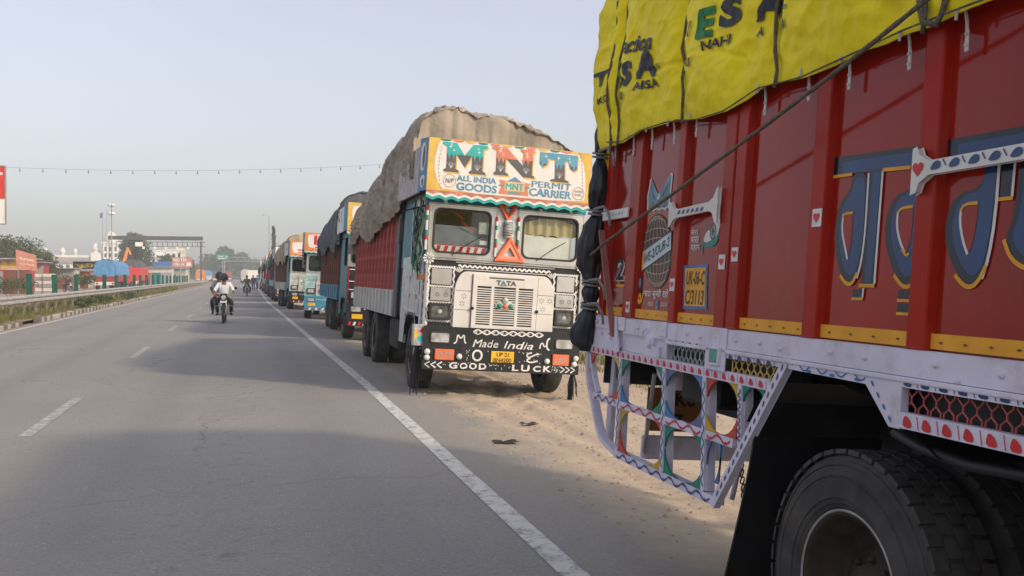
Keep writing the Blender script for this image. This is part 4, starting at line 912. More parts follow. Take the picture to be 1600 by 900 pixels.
# ---------------------------------------------------------------- yellow sheet over the load
tp = empty('tarpaulin', (1.95, 5.45, -0.02), (0, R(4.3), 0), label='yellow printed tarpaulin covering the load of the foreground red truck', cat='tarpaulin')
hem = [(-.30, 2.36), (-.1, 2.40), (.25, 2.400), (.53, 2.428), (.87, 2.418), (.945, 2.424), (1.24, 2.378), (1.50, 2.374), (1.67, 2.392), (1.80, 2.418), (1.86, 2.423), (2.12, 2.400), (2.34, 2.403), (2.49, 2.420), (2.63, 2.414), (2.745, 2.424), (2.85, 2.418), (3.02, 2.432), (4, 2.42), (5, 2.43), (6.9, 2.42)]
def hemz(u):
    for (a, b), (c, d) in zip(hem, hem[1:]):
        if a <= u <= c: return b + (d - b) * (u - a) / (c - a)
    return 2.42
RP = [.20, 1.06, 1.935, 2.83, 3.75, 4.7, 5.6]
def tarp_pt(u, v, o=0.0):
    """side of the sheet: u along, v height"""
    h = max(0.0, v - hemz(u)); 
    bulge = .030 + .075 * (1 - math.exp(-h * 4.0)) + .01 * math.sin(h * 5)
    pinch = 0
    for r_ in RP: pinch += math.exp(-((u - r_) / .05) ** 2) * .045 + math.exp(-((u - r_) / .20) ** 2) * .035
    wr = .018 * nz(u * 2.4 + v, v * 2.8, 1) + .012 * nz(u * 5 + 3 * v, v * 4 - u * 2, 7) + .012 * (1 - 2.4 * abs(nz(u * 3.4 - v * 4.4, v * 3 + u * 1.2, 4))) + .008 * (1 - 3 * min(.4, abs(nz(u * 6 + v * 5, v * 7 - u * 3, 14)))) + .003 * (1 - 3 * min(.4, abs(nz(u * 12 - v * 8, v * 12 + u * 6, 24)))) + .003 * nz(u * 24, v * 24, 3)
    crease = -.010 * math.exp(-((v - (2.72 - .16 * (u - .9) + .03 * math.sin(u * 6))) / .012) ** 2) * (1 if .7 < u < 1.7 else 0)
    x = -(bulge - pinch * (1 - math.exp(-h * 5)) + wr * min(1, h * 6 + .25) + crease) - o
    return (x + max(0.0, v - 3.15) ** 2 * 1.3, -u, v)
mb = MB(); NU, NV = 640, 130
def side_fn(a, b):
    u = -.12 + 6.9 * a ** 1.25; z0 = hemz(u); zt = 3.50 + .10 * nz(u * 1.1, 5); return tarp_pt(u, z0 + (zt - z0) * b)
mb.sheet(side_fn, NU, NV)
def top_fn(a, b):
    p = side_fn(a, 1.0); u = -p[1]; x = p[0] + (2.45 - p[0]) * b; hmp = .32 * math.sin(math.pi * min(1, b * 1.02)) + .06 * nz(u * 1.3, b * 4, 2)
    return (x, p[1], p[2] + hmp * (1 if b < .9 else (1 - b) * 10))
mb.sheet(top_fn, NU, 14)
mb.sheet(lambda a, b: (lambda p: (p[0] + .05 * nz(a * 9, b * 4), p[1], p[2] + (2.40 - p[2]) * b))(top_fn(a, 1.0)), NU, 5)
def back_fn(a, b):   # drop at the rear: follows the rear edge of the top
    e = top_fn(0, a); zt = e[2]; zb = 2.05 + .12 * nz(a * 5); return (e[0] + .03 * nz(a * 8, b * 5), e[1] + .03 + .06 * math.sin(math.pi * b) + .03 * nz(a * 12, b * 3), zt + (zb - zt) * b)
mb.sheet(back_fn, 24, 14)
def corner_fn(a, b):  # rear corner turn from the side to the back
    z = 2.08 + (3.45 - 2.08) * b; p = tarp_pt(-.12, max(z, 2.37)); return (p[0] + .13 * a, p[1] + .10 * math.sin(a * 1.57) + .015 * nz(a * 4, b * 9), z)
mb.sheet(corner_fn, 8, 24)
mb.build('sheet', Myt, tp, smooth=True, fix=False)
for u in (.6, 1.3): pass
def tarp_text(name, items, m):
    """printed words follow the folds: faces cut on a grid, then laid on the sheet"""
    bm = bmesh.new()
    for (s_, u0, v0, u1, v1, bold, shear, tilt) in items:
        vs, fs, _ = text2(s_, bold, shear); bv = [bm.verts.new((u0 + x * (u1 - u0), v0 + y * (v1 - v0) + tilt * x * (u1 - u0), 0)) for x, y in vs]
        for f in fs:
            try: bm.faces.new([bv[i] for i in f])
            except ValueError: pass
    bm.verts.ensure_lookup_table()
    us = [v.co.x for v in bm.verts]; vsx = [v.co.y for v in bm.verts]
    for ax, lo, hi in ((0, min(us), max(us)), (1, min(vsx), max(vsx))):
        t = lo + .012
        while t < hi:
            co = Vector((t, 0, 0)) if ax == 0 else Vector((0, t, 0)); no = Vector((1, 0, 0)) if ax == 0 else Vector((0, 1, 0))
            bmesh.ops.bisect_plane(bm, geom=bm.verts[:] + bm.edges[:] + bm.faces[:], plane_co=co, plane_no=no); t += .012
    for v in bm.verts: v.co = Vector(tarp_pt(v.co.x, v.co.y, .008))
    me = bpy.data.meshes.new(name); bm.to_mesh(me); bm.free(); me.materials.append(m)
    o = bpy.data.objects.new(name, me); COL.objects.link(o); o.parent = tp; return o
tl = -.11
for s_, a, b, c_, d, bo_, sh, ti, mt in (('action', .335, 2.883, .745, 2.975, .03, .1, -.16, Mtxt), ('S', .300, 2.705, .480, 2.842, .06, .15, tl, Mtxt), ('A', .530, 2.700, .790, 2.850, .06, .1, tl, Mtxt), ('®', .805, 2.700, .845, 2.730, .01, 0, 0, Mtxt), ('AISA', .480, 2.650, .815, 2.697, .03, .1, -.12, Mtxt), ('NI', .235, 2.640, .31, 2.685, .02, 0, tl, Mtxt), ('E', .205, 2.715, .30, 2.865, .05, .1, tl, Mtxtg),
    ('E', 1.290, 2.735, 1.460, 2.875, .06, .12, tl, Mtxtg), ('S', 1.505, 2.735, 1.705, 2.870, .06, .12, tl, Mtxt), ('A', 1.800, 2.695, 1.985, 2.835, .06, .1, tl, Mtxt), ('NAHI', 1.350, 2.672, 1.610, 2.716, .025, .1, -.09, Mtxt), ('A', 1.800, 2.632, 1.86, 2.674, .03, .1, tl, Mtxt), ('SA', 1.965, 2.616, 2.055, 2.656, .03, .1, tl, Mtxt), ('®', 2.04, 2.680, 2.07, 2.70, .01, 0, 0, Mtxt), ('KI', 1.16, 2.635, 1.23, 2.675, .015, .1, tl, Mtxt), ('y', 1.18, 2.78, 1.235, 2.85, .02, .2, tl, Mtxt), ('T', -.10, 2.765, .10, 2.855, .05, 0, 0, Mtxt), ('KO', -.04, 2.66, .11, 2.70, .02, 0, 0, Mtxt)):
    tarp_text('print', [(s_, a, b, c_, d, bo_, sh, ti)], mt)

# ---------------------------------------------------------------- ropes and black bundle
def rope(name, pts, r, label, group=None, n=7):
    pts = [Vector(p) for p in pts]; fine = []
    for a, b in zip(pts, pts[1:]):
        k = max(2, int((b - a).length / .05)); fine += [a.lerp(b, i / k) for i in range(k)]
    fine.append(pts[-1]); mb = MB(); mb.tube(fine, [r * (1 + .12 * math.sin(i * 2.1)) for i in range(len(fine))], n)
    o = mb.build(name, Mrope, None, smooth=True); o.location = (1.95, 5.45, -.02); o.rotation_euler = (0, R(4.3), 0)
    return tag(o, label, 'rope', group)
rope('lashing_rope', [(-.10, -.02, 1.745), (-.12, -.296, 1.807), (-.13, -1.165, 2.006), (-.14, -2.03, 2.210), (-.15, -2.56, 2.338), (-.17, -2.953, 2.432), (-.19, -3.8, 2.66), (-.17, -5.0, 2.95)], .0085, 'long brown rope slanting across the red truck side up over the yellow sheet')
lab = {.20: 'pair of upright lashing ropes at the rear corner of the yellow sheet', 1.06: 'upright rope over the yellow sheet between the words ending and beginning', 1.935: 'upright rope over the yellow sheet crossing the last printed letter', 2.83: 'short upright rope at the right end of the yellow sheet'}
for u in RP[:4]:
    rope('lashing_rope', [(lambda p: (p[0], p[1], p[2]))(tarp_pt(u + .010 * math.sin(k), hemz(u) - .02 + (3.45 - hemz(u)) * k / 14, .016)) for k in range(15)], .008, lab[u], 'upright ropes over the yellow sheet')
    if u == .20: rope('lashing_rope', [(lambda p: (p[0], p[1] + .05, p[2]))(tarp_pt(u - .05, hemz(u) - .05 + (3.45 - hemz(u)) * k / 14, .014)) for k in range(15)], .009, 'left one of the two upright ropes at the rear corner of the yellow sheet', 'upright ropes over the yellow sheet')
rope('lashing_rope', [(-.045, .0, 2.435), (-.05, -.25, 2.40), (-.048, -.53, 2.428), (-.05, -.87, 2.42), (-.05, -1.24, 2.377), (-.05, -1.5, 2.373), (-.05, -1.8, 2.42), (-.05, -2.12, 2.40), (-.05, -2.49, 2.42), (-.06, -2.75, 2.43), (-.055, -3.05, 2.434), (-.05, -4, 2.42)], .0035, 'thin hem rope along the bottom edge of the yellow sheet')
rope('lashing_rope', [(-.05, -2.80, 2.52), (-.06, -2.84, 2.43), (-.055, -2.90, 2.41), (-.06, -2.93, 2.44), (-.05, -2.95, 2.56)], .010, 'loose knotted rope end hanging at the right end of the yellow sheet')
bun = MB()
cl = [(2.62, -.02, .05), (2.50, -.05, .055), (2.40, -.06, .045), (2.37, -.06, .03), (2.28, -.05, .06), (2.15, -.03, .085), (2.06, -.05, .065), (2.02, -.05, .035), (1.93, -.07, .09), (1.80, -.11, .12), (1.70, -.12, .11), (1.62, -.08, .065), (1.585, -.06, .04), (1.52, -.05, .07), (1.46, -.05, .05), (1.435, -.05, .042), (1.36, -.07, .085), (1.28, -.11, .115), (1.21, -.10, .10), (1.16, -.07, .05)]
def bun_fn(a, b):
    t = b * (len(cl) - 1); i = min(int(t), len(cl) - 2); f = t - i; f = f * f * (3 - 2 * f)
    z = cl[i][0] + (cl[i + 1][0] - cl[i][0]) * (t - i); c = cl[i][1] + (cl[i + 1][1] - cl[i][1]) * f; r_ = cl[i][2] + (cl[i + 1][2] - cl[i][2]) * f
    q = a * 2 * math.pi; rr = r_ * (1 + .18 * nz(math.cos(q) * 2, math.sin(q) * 2, z * 6) + .20 * (1 - 2.2 * abs(nz(math.cos(q) * 3.2, math.sin(q) * 3.2, z * 2.5 + q * .3))) + .10 * (1 - 2 * abs(nz(math.cos(q) * 6, math.sin(q) * 6, z * 7))))
    rr *= .82; return (-.02 + rr * .8 * math.cos(q), .10 - c * 0.9 + rr * 1.0 * math.sin(q) + .012 * nz(z * 9, q), z)
bun.sheet(bun_fn, 48, 130, closed_u=True)
o = bun.build('tarp_bundle', Mbag, None, smooth=True); o.location = (1.95, 5.45, -.02); o.rotation_euler = (0, R(4.3), 0)
tag(o, 'black plastic sheet rolled and tied down the rear corner of the red truck', 'tarpaulin')
def tie(z, c, r_, lab):
    mb = MB(); 
    for dz in (-.012, .010): mb.tube([(-.02 + r_ * math.cos(k * .4189), .10 - c * .9 + r_ * 1.05 * math.sin(k * .4189), z + dz + .008 * math.sin(k * .4189)) for k in range(15)], .008, 6, closed=True)
    mb.tube([(-.02 - r_, .06, z + .01), (-.05, -.05, z + .02), (-.04, -.12, z - .03), (-.035, -.14, z - .10)], .009, 6)
    o = mb.build('tie_rope', mat('grey_rope', (.22, .21, .21), .95, var=.2, scale=50), None, smooth=True); o.location = (1.95, 5.45, -.02); o.rotation_euler = (0, R(4.3), 0); tag(o, lab, 'rope', 'ties round the black bundle')
tie(2.375, -.06, .045, 'topmost grey tie round the black bundle, below the yellow sheet'); tie(2.02, -.05, .05, 'grey tie round the black bundle level with the short white bar'); tie(1.585, -.06, .055, 'crossed grey tie below the middle of the black bundle'); tie(1.44, -.05, .055, 'lowest grey tie round the black bundle')
# ================================================================ PARKED TRUCKS FACING THE CAMERA
# local axes: x from the road side (0) to the shoulder (2.25), y from the front bumper (0) to the rear, z up
Mchrome = mat('worn_steel_sheet', (0.52, 0.52, 0.52), 0.28, 0.55, var=0.14, scale=5, dirt=0.42, dirtcol=(0.34, 0.31, 0.28), dscale=5, bump=0.15, bscale=7)
Msheet = mat('embossed_sheet', (0.50, 0.52, 0.54), 0.38, 0.55, var=0.18, scale=14, dirt=0.3, dirtcol=(0.25, 0.23, 0.21), dscale=7, bump=0.35, bscale=24)
Mcream = mat('bonnet_white', (0.66, 0.635, 0.60), 0.42, var=0.05, scale=3, dirt=0.30, dirtcol=(0.46, 0.40, 0.33), dscale=4, coat=0.1)
Mwht2 = mat('lettering_white', (0.70, 0.69, 0.67), 0.55, var=0.05)
Mdark = mat('bumper_black', (0.014, 0.015, 0.018), 0.5, var=0.3, scale=5, dirt=0.15, dirtcol=(0.12, 0.10, 0.08), dscale=4)
Mgask = mat('gasket', (0.02, 0.02, 0.02), 0.6, var=0.2)
Mlamp = mat('lamp_glass', (0.42, 0.43, 0.42), 0.12, 0.0, var=0.25, scale=9, spec=0.7, coat=0.6)
Mlampd = mat('lamp_bezel', (0.05, 0.05, 0.05), 0.35, 0.3, var=0.2)
Mtealp = mat('cab_teal', (0.008, 0.15, 0.185), 0.5, var=0.15, scale=4, dirt=0.15)
Mor = mat('reflective_orange', (0.80, 0.17, 0.06), 0.4, var=0.10, scale=8)
Mor2 = mat('reflective_salmon', (0.85, 0.32, 0.20), 0.4, var=0.08)
Mplate = mat('plate_yellow', (0.75, 0.45, 0.02), 0.5, var=0.06, dirt=0.2, dscale=12)
Mglass_dark = None
def glass(name, tint, rough=0.03):
    m, N, L, b = nodes(name); b.inputs['Base Color'].default_value = (*tint, 1); b.inputs['Roughness'].default_value = rough; b.inputs['Transmission Weight'].default_value = 1.0; b.inputs['IOR'].default_value = 1.45
    tr = N.new('ShaderNodeBsdfTransparent'); tr.inputs[0].default_value = (*tint, 1); gl = N.new('ShaderNodeBsdfGlossy'); gl.inputs['Roughness'].default_value = rough
    lw = N.new('ShaderNodeLayerWeight'); lw.inputs[0].default_value = .5; mx = N.new('ShaderNodeMixShader'); L.new(mk_math(N, L, 'ADD', mk_math(N, L, 'MULTIPLY', mk_math(N, L, 'POWER', lw.outputs['Facing'], 4.0), .8), .05), mx.inputs[0]); L.new(tr.outputs[0], mx.inputs[1]); L.new(gl.outputs[0], mx.inputs[2]); L.new(mx.outputs[0], N['Material Output'].inputs[0])
    MATS[name] = m; return m
Mglass = glass('windscreen_glass', (.80, .84, .84))
def PF(y0): return lambda u, v, o=0.0: (u, y0 - o, v)

def Y_near(b): return b[1] < 20
def tarp_load(name, label, m, base, rot, W, y0, y1, top, hem, seed, amp=.05, front_drop=2.75, cross=None, group=None, fold=1.0):
    """sheet over a heaped load; top(y) crest height, hem(y) lower edge, cross(t) shape over the width"""
    cross = cross or (lambda t: math.sin(math.pi * t) ** .5)
    mb = MB(); nu, nv = (180, max(20, int((y1 - y0) / .035))) if Y_near(base) else (56, max(20, int((y1 - y0) / .085))); nc = 16
    def sec(a, y):
        z0, zt = hem(y), top(y); e = .13
        if a < .26: t = a / .26; x = -.10 - .05 * math.sin(math.pi * t) ; z = z0 + (zt - .42 - z0) * t; n = (-1, 0, 0)
        elif a > .80: t = (1 - a) / .20; x = W + .10 + .05 * math.sin(math.pi * t); z = z0 + (zt - .80 - z0) * t; n = (1, 0, 0)
        else:
            t = (a - .26) / .54; x = -.10 + (W + .20) * (t ** 1.0); base_ = (zt - .42) * (1 - t) + (zt - .80) * t; z = base_ + (.42 + .1 * t) * cross(t); n = (0, 0, 1)
        wy = y + .35 * nz(a * 4, y * .7, seed + 3); wa = a + .06 * nz(y * 1.1, a * 6, seed)
        rg = lambda q: 1 - 3.2 * min(.45, abs(q))
        f = .8 * nz(wy * 2.0 * fold + seed, wa * 4.0, 1) + .75 * rg(nz(wy * 3.3 * fold + wa * 3, wa * 3.0 + seed, 6)) + .60 * rg(nz(wy * 6.0 * fold + wa * 8, wa * 14 - wy * 1.5, seed)) + .30 * rg(nz(y * 11 * fold - a * 12, a * 34, seed)) - .6
        d = amp * f * (0.35 if a < .01 else 1)
        if a < .26: d += .05 * (1 - a / .26) * nz(y * 1.3, seed)
        return (x + n[0] * d, y + .03 * nz(a * 6, y * 2, seed), z + n[2] * d)
    rows = []
    yb = y0
    def pt(a, b):
        if b < nc / (nv + nc):   # front drop
            t = b / (nc / (nv + nc)); x, y, z = sec(a, y0); zb = front_drop; wv = .10 * (1 - 2 * abs(nz(x * 2.6, z * .6, seed))) + (.07 + .08 * nz(x * 1.1, z * .8, seed + 7)) * (1 - 2.2 * abs(nz(x * 4.2 + .9 * z + .6 * nz(z * 2, x), z * .9, seed + 2))) + (.03 + .04 * nz(x * 1.7, seed)) * (1 - 2 * abs(nz(x * 10 - z * 1.5, z * 1.6, seed)))
            k = math.sin(t * math.pi / 2); zz = zb + (z - zb) * k if z > zb else z
            return (x, y0 - .16 * (1 - t) ** .5 * 0 - .10 * math.cos(t * math.pi / 2) + wv * (1 - t * .6), zz)
        t = (b - nc / (nv + nc)) / (1 - nc / (nv + nc)); return sec(a, y0 + (y1 - y0) * t)
    mb.sheet(pt, nu, nv + nc)
    mb.sheet(lambda a, b: (lambda p: (p[0], p[1] + .06 * b + .04 * nz(p[0] * 3, b * 3), p[2] + (hem(y1) - .2 - p[2]) * b if p[2] > hem(y1) - .2 else p[2]))(sec(a, y1)), nu, 6)
    o = mb.build(name, m, None, smooth=True); o.location = base; o.rotation_euler = rot
    return tag(o, label, 'tarpaulin', group)

def scallop(mb, x0, x1, z0, z1, n, depth, y0, y1, mi):
    pts = [(x0, z1), (x1, z1)]
    for k in range(n * 4, -1, -1):
        t = k / (n * 4); pts.append((x0 + (x1 - x0) * t, z0 + depth * (abs(math.cos(t * n * math.pi)) ** 1.5)))
    mb.prism(pts, 'xz', y0, y1, mi)

def truck_bed(root, y0, y1, zb, zm, zt, m_lo, m_up, ribs, m_rib=None, W=2.25):
    MB().box(.06, W - .06, y0, y1, zb + .02, zb + .10).build('bed_floor', Mchas, root)
    mb = MB(); mb.box(.03, .055, y0, y1, zm, zt); mb.build('side_board', m_up, root)
    mb = MB(); mb.box(.0, .055, y0, y1, zb, zm - .004); mb.build('lower_board', m_lo, root)
    mb = MB(); mb.box(W - .055, W, y0, y1, zb, zt); mb.build('far_side', m_up, root)
    mb = MB(); mb.box(.06, W - .06, y0, y0 + .05, zb + .1, zt + .15); mb.build('head_board', m_up, root)
    mb = MB(); mb.box(.06, W - .06, y1 - .05, y1, zb + .1, zt); mb.build('tail_board', m_up, root)
    MB().cbox(-.02, .06, y0, y1, zt, zt + .05, .01).build('top_rail', m_rib or m_up, root)
    rb = None
    for i in range(ribs):
        y = y0 + .03 + (y1 - y0 - .10) * i / (ribs - 1)
        if rb is None:
            rb = MB().prism([(.029, -.035), (-.022, -.022), (-.022, .022), (.029, .035)], 'xy', zm + .002, zt).build('rib', m_rib or m_up, root, loc=(0, y, 0)); rl = MB().box(-.025, -.001, -.02, .02, zb + .02, zm - .02).build('lower_rib', m_lo, root, loc=(0, y, 0))
        else: inst(rb, root, (0, y, 0)); inst(rl, root, (0, y, 0))
def truck_gear(root, fy, rears, W=2.25, det=False, fz=.5):
    wheel_parts(root, .03, fy, fz, dual=False, detail=det); wheel_parts(root, W - .03, fy, fz, dual=False, detail=False, mir=-1)
    for y in rears: wheel_parts(root, .06, y, fz, detail=det); wheel_parts(root, W - .06, y, fz, detail=False, mir=-1)
    for x in (.74, 1.42): MB().box(x, x + .08, .1, rears[-1] + 1.6, .70, .94).build('chassis_rail', Mchas, root)
    mb = MB(); mb.tube([(.3, fy, fz - .02), (W - .3, fy, fz - .02)], .06, 8); mb.build('axle', Mchas, root)
    for y in rears: MB().tube([(.6, y, fz), (1.0, y, fz), (1.12, y, fz), (1.24, y, fz), (W - .6, y, fz)], [.07, .08, .2, .08, .07], 10).build('axle', Mchas, root)
    MB().cbox(.06, .62, fy + 1.45, fy + 2.5, .45, .92, .04).build('fuel_tank', Mchas, root)

def cab(root, pal, det=1, W=2.25, single=False):
    """flat-nosed cab with header board; pal gives the paints"""
    m_side, m_front, m_bon, m_bump, m_frame = pal['side'], pal['front'], pal['bonnet'], pal['bumper'], pal['frame']
    # shell
    for x0, x1, nm in ((0.0, .03, 'cab_side'), (W - .03, W, 'cab_side')):
        mb = MB(); mb.box(x0, x1, .62 if False else .10, 2.0, 1.06, 1.90); mb.box(x0, x1, .10, .34, 1.90, 2.74); mb.box(x0, x1, 1.12, 2.0, 1.90, 2.74); mb.box(x0, x1, .34, 1.12, 2.60, 2.74)
        mb.box(x0, x1, 1.52, 2.0, .62, 1.06); mb.box(x0, x1, .10, .34, .70, 1.06)
        o = mb.build(nm, m_side, root); o['kind'] = 'thing' if False else o.get('kind', '') or ''
        del o['kind']
    MB().box(.03, W - .03, 1.96, 2.0, .95, 2.74).build('cab_back', m_side, root)
    MB().box(.0, W, .10, 2.0, 2.742, 2.78).build('cab_roof', m_side, root)
    MB().box(.03, W - .03, .12, 1.96, 1.02, 1.05).build('cab_floor', Mchas, root)
    MB().box(.10, W - .10, .16, .50, 1.55, 1.86).build('dashboard', Mblack, root)
    for x in (.30, 1.35): MB().cbox(x, x + .60, 1.30, 1.80, 1.2, 2.15, .05).build('seat', Mblack, root)
    MB().box(.0, W, .06, .10, .92, 1.87).build('nose_panel', m_front, root)
    MB().box(.0, W, .06, .10, 2.63, 2.742).build('visor_panel', pal.get('visor', Mtealp), root)
    # windscreens
    wins = [(.03, .93, 1.92, 2.61), (1.29, 2.20, 1.92, 2.61)] if not single else [(.06, W - .06, 1.92, 2.61)]
    for k, (a, b, c, d) in enumerate(wins):
        mb = MB(); e = .055; outer = rrect(a - .03, c - .05, b + .03, d + .02, .012, 5); inner = rrect(a + e, c + e - .01, b - e, d - e, .09, 5)
        ringprism(mb, outer, inner, 'xz', .05, .10); mb.build('windscreen_frame', m_frame, root)
        mb = MB(); ringprism(mb, rrect(a + e - .012, c + e - .022, b - e + .012, d - e + .012, .10, 6), rrect(a + e + .012, c + e + .002, b - e - .012, d - e - .012, .085, 6), 'xz', .036, .09); mb.build('gasket', Mgask, root)
        MB().poly([(a + e - .005, .074, c + e - .015), (b - e + .005, .074, c + e - .015), (b - e + .005, .074, d - e + .005), (a + e - .005, .074, d - e + .005)]).build('windscreen', Mglass, root)
    if not single: MB().box(.965, 1.255, .066, .10, 1.872, 2.628).build('centre_pillar', Msheet if det > 1 else m_frame, root)
    # bonnet
    bo = empty('bonnet'); bo.parent = root
    b0, b1, zb, zt = .425, 1.835, .952, 1.715
    arch = [(b0, zb), (b1, zb)] + [(b1 - .16 + .16 * math.cos(t), zt - .30 + .30 * math.sin(t)) for t in [i * math.pi / 12 for i in range(7)]] + [(b0 + .16 - .16 * math.cos(t), zt - .30 + .30 * math.sin(t)) for t in [math.pi / 2 - i * math.pi / 12 for i in range(7)]]
    MB().prism(arch, 'xz', .010, .058).build('cowl', m_bon, bo, bevel=.008)
    gx0, gx1 = .665, 1.585
    # raised centre door with real slots
    mb = MB()
    cols = [(.725, .925), (.965, 1.275), (1.315, 1.525)]
    z0g, z1g = 1.005, 1.535
    mb.box(gx0, gx1, -.022, .0095, z1g, 1.695); mb.box(gx0, gx1, -.022, .0095, .957, z0g)
    xs2 = [gx0] + [q for c_ in cols for q in c_] + [gx1]
    for i in range(0, 8, 2): mb.box(xs2[i], xs2[i + 1], -.0215, .0095, z0g, z1g)
    mb.build('grille_door', m_bon, bo)
    MB().box(gx0 + .02, gx1 - .02, .0, .008, z0g, z1g).build('grille_backing', Mblack, bo)
    nsl = 17 if det > 1 else 8; sl = None; pit = (z1g - z0g) / nsl
    for i in range(nsl - 1):
        for (a, b) in cols:
            if det > 1:
                MB().box(a, b, -.021, -.004, z0g + pit * (i + .66), z0g + pit * (i + 1.14)).build('slat', m_bon, bo)
            elif sl is None or True:
                sl = sl or MB()
                sl.box(a, b, -.020, -.004, z0g + pit * (i + .6), z0g + pit * (i + 1.15))
    if det == 1: sl.build('slat_set', m_bon, bo)['kind'] = 'stuff'
    # lamps beside the bonnet
    for s_, (a, b) in ((0, (.085, .375)), (1, (1.872, 2.145))):
        o = empty('headlamp'); o.parent = root
        mb = MB(); ringprism(mb, rrect(a, 1.05, b, 1.265, .03, 3), rrect(a + .03, 1.08, b - .03, 1.235, .03, 3), 'xz', .0, .058); mb.build('bezel', Mlampd, o)
        MB().box(a + .025, b - .025, .012, .02, 1.075, 1.24).build('lens', Mlamp if det == 1 else mat('lamp_grey', (.12, .125, .12), .15, var=.3, scale=12, spec=.7), o)
        if det > 1: MB().lathe([(0, -.004), (.028, 0), (.03, .004)], ((a + b) / 2, .008, 1.155), 'y', 12).build('bulb', Mlamp, o)
    # bumper
    MB().prism([(.05, .50), (W - .05, .50), (W - .02, .56), (W - .02, .945), (.02, .945), (.02, .56)], 'xz', -.05, .05).build('bumper', m_bump, root, bevel=.012)
    MB().prism([(.02, .382), (W - .02, .382), (W - .02, .496), (.02, .496)], 'xz', -.075, .03).build('bumper_strip', m_bump, root, bevel=.008)
    for (a, b, c, d) in ((.105, .385, .725, .885), (1.875, 2.150, .715, .872)):
        o = empty('headlamp'); o.parent = root
        mb = MB(); ringprism(mb, rrect(a, c, b, d, .025, 3), rrect(a + .018, c + .018, b - .018, d - .018, .02, 3), 'xz', -.062, -.045); mb.build('bezel', Mlampd, o)
        MB().box(a + .014, b - .014, -.058, -.046, c + .014, d - .014).build('lens', Mlamp, o)
    # header board
    hd = empty('header_board'); hd.parent = root
    zl, zh = 2.765, 3.475
    MB().prism([(-.09, -.15), (2.215, -.15), (2.215, -.12), (-.09, -.12)], 'xy', zl, zh).build('board', pal['header'], hd)
    for s_ in (0, 1):
        xa, xb = (-.092, -.16) if s_ == 0 else (2.217, 2.29)
        MB().prism([(xa, -.15), (xb, .10), (xb + (.03 if s_ == 0 else -.03), .10), (xa + (.01 if s_ == 0 else -.01), -.12)], 'xy', zl, zh).build('corner_panel', pal.get('corner', Mblu), hd)
        MB().prism([(xb, .102), (xb, 1.9), (xb + (.03 if s_ == 0 else -.03), 1.9), (xb + (.03 if s_ == 0 else -.03), .102)], 'xy', zl - .02, zh - .10).build('side_board', pal.get('hside', Msheet), hd)
    MB().box(-.13, 2.26, .10, 1.9, 2.785, 2.81).build('header_floor', Mchas, hd)
    for (a, b, c_, mi) in ((2.728, 2.764, .0, pal.get('val1', mat('valance_coral', (.50, .19, .12), .6, var=.2, scale=9, dirt=.3))), (2.690, 2.735, .022, Mwht2), (2.652, 2.705, .024, pal.get('val2', mat('valance_teal', (.02, .36, .33), .5)))):
        mb = MB(); yy0 = -.165 + (.006 if a < 2.72 else 0) + (.006 if a < 2.69 else 0); scallop(mb, -.09, 2.215, a - .01, b + .01, 13, .034, yy0, yy0 + .004, 0); mb.build('valance', mi, hd)
    # steps, arches, mirror
    mb = MB(); 
    ar = [(.36, .62), (.40, .88), (.60, 1.03), (.95, 1.08), (1.30, 1.03), (1.50, .88), (1.54, .62)]
    for (a, b), (c_, d) in zip(ar, ar[1:]): mb.add([(-.01, a, b), (.40, a, b), (.40, c_, d), (-.01, c_, d)], [(0, 1, 2, 3)]); mb.add([(-.01, a, b), (-.01, c_, d), (-.01, c_ * .9 + .095, d + .05), (-.01, a * .9 + .095, b + .05)], [(0, 1, 2, 3)])
    mb.build('wheel_arch', Mdark, root)
    mr = empty('mirror'); mr.parent = root
    MB().cbox(-.34, -.28, .28, .44, 2.05, 2.44, .03).build('mirror_head', Mblack, mr); MB().tube([(.0, .30, 2.60), (-.30, .34, 2.50), (-.31, .35, 2.40)], .012, 6).build('bracket', Mblack, mr)
    for x in (.35, 1.55):
        MB().tube([(x, .045, 1.93), (x + .25, .040, 2.12), (x + .42, .040, 2.22)], .006, 5).build('wiper', Mblack, root)
    return hd, bo

# ---------------------------------------------------------------- the black-and-white truck
LEAN = R(3.7)
def truck_root(X, Y, lean, yaw, label, name='cargo_truck'): return empty(name, (X, Y, -.012), (0, lean, R(yaw)), label=label, cat='truck', group='trucks parked along the shoulder')
t1 = truck_root(2.2, 12.8, LEAN, 0, 'black and white painted truck facing the camera with large MNT header board')
Mred2 = mat('bed_red', (0.36, 0.030, 0.022), 0.5, var=0.15, scale=3, dirt=0.25, dirtcol=(0.22, 0.09, 0.07), dscale=3)
Mwash = mat('whitewashed_board', (0.52, 0.50, 0.46), 0.7, var=0.12, scale=4, dirt=0.55, dirtcol=(0.25, 0.20, 0.16), dscale=2.4, stretch=(1, 2, .5))
Mtan = mat('tan_canvas', (0.36, 0.31, 0.25), 0.9, var=0.16, scale=2.0, dirt=0.3, dirtcol=(0.20, 0.155, 0.105), dscale=1.3, bump=0.5, bscale=16, spec=0.15)
Mhdr_white = mat('header_white', (0.72, 0.69, 0.66), 0.5, var=0.03, dirt=0.12, dirtcol=(.5, .4, .3), dscale=4)
Mhdr_yel = mat('header_yellow', (0.66, 0.43, 0.085), 0.5, var=0.10, dirt=0.2, dscale=5)
Mhdr_blue = mat('header_blue', (0.10, 0.25, 0.40), 0.5, var=0.1)
Mink = mat('header_grey', (0.105, 0.10, 0.105), 0.5, var=0.1)
pal1 = dict(side=Msheet, front=Mdark, bonnet=Mcream, bumper=Mdark, frame=Mchrome, header=Mhdr_yel, corner=Mhdr_blue, hside=mat('header_side', (.42, .36, .38), .6, var=.2, dirt=.4), visor=Mtealp)
hd, bo = cab(t1, pal1, 2)
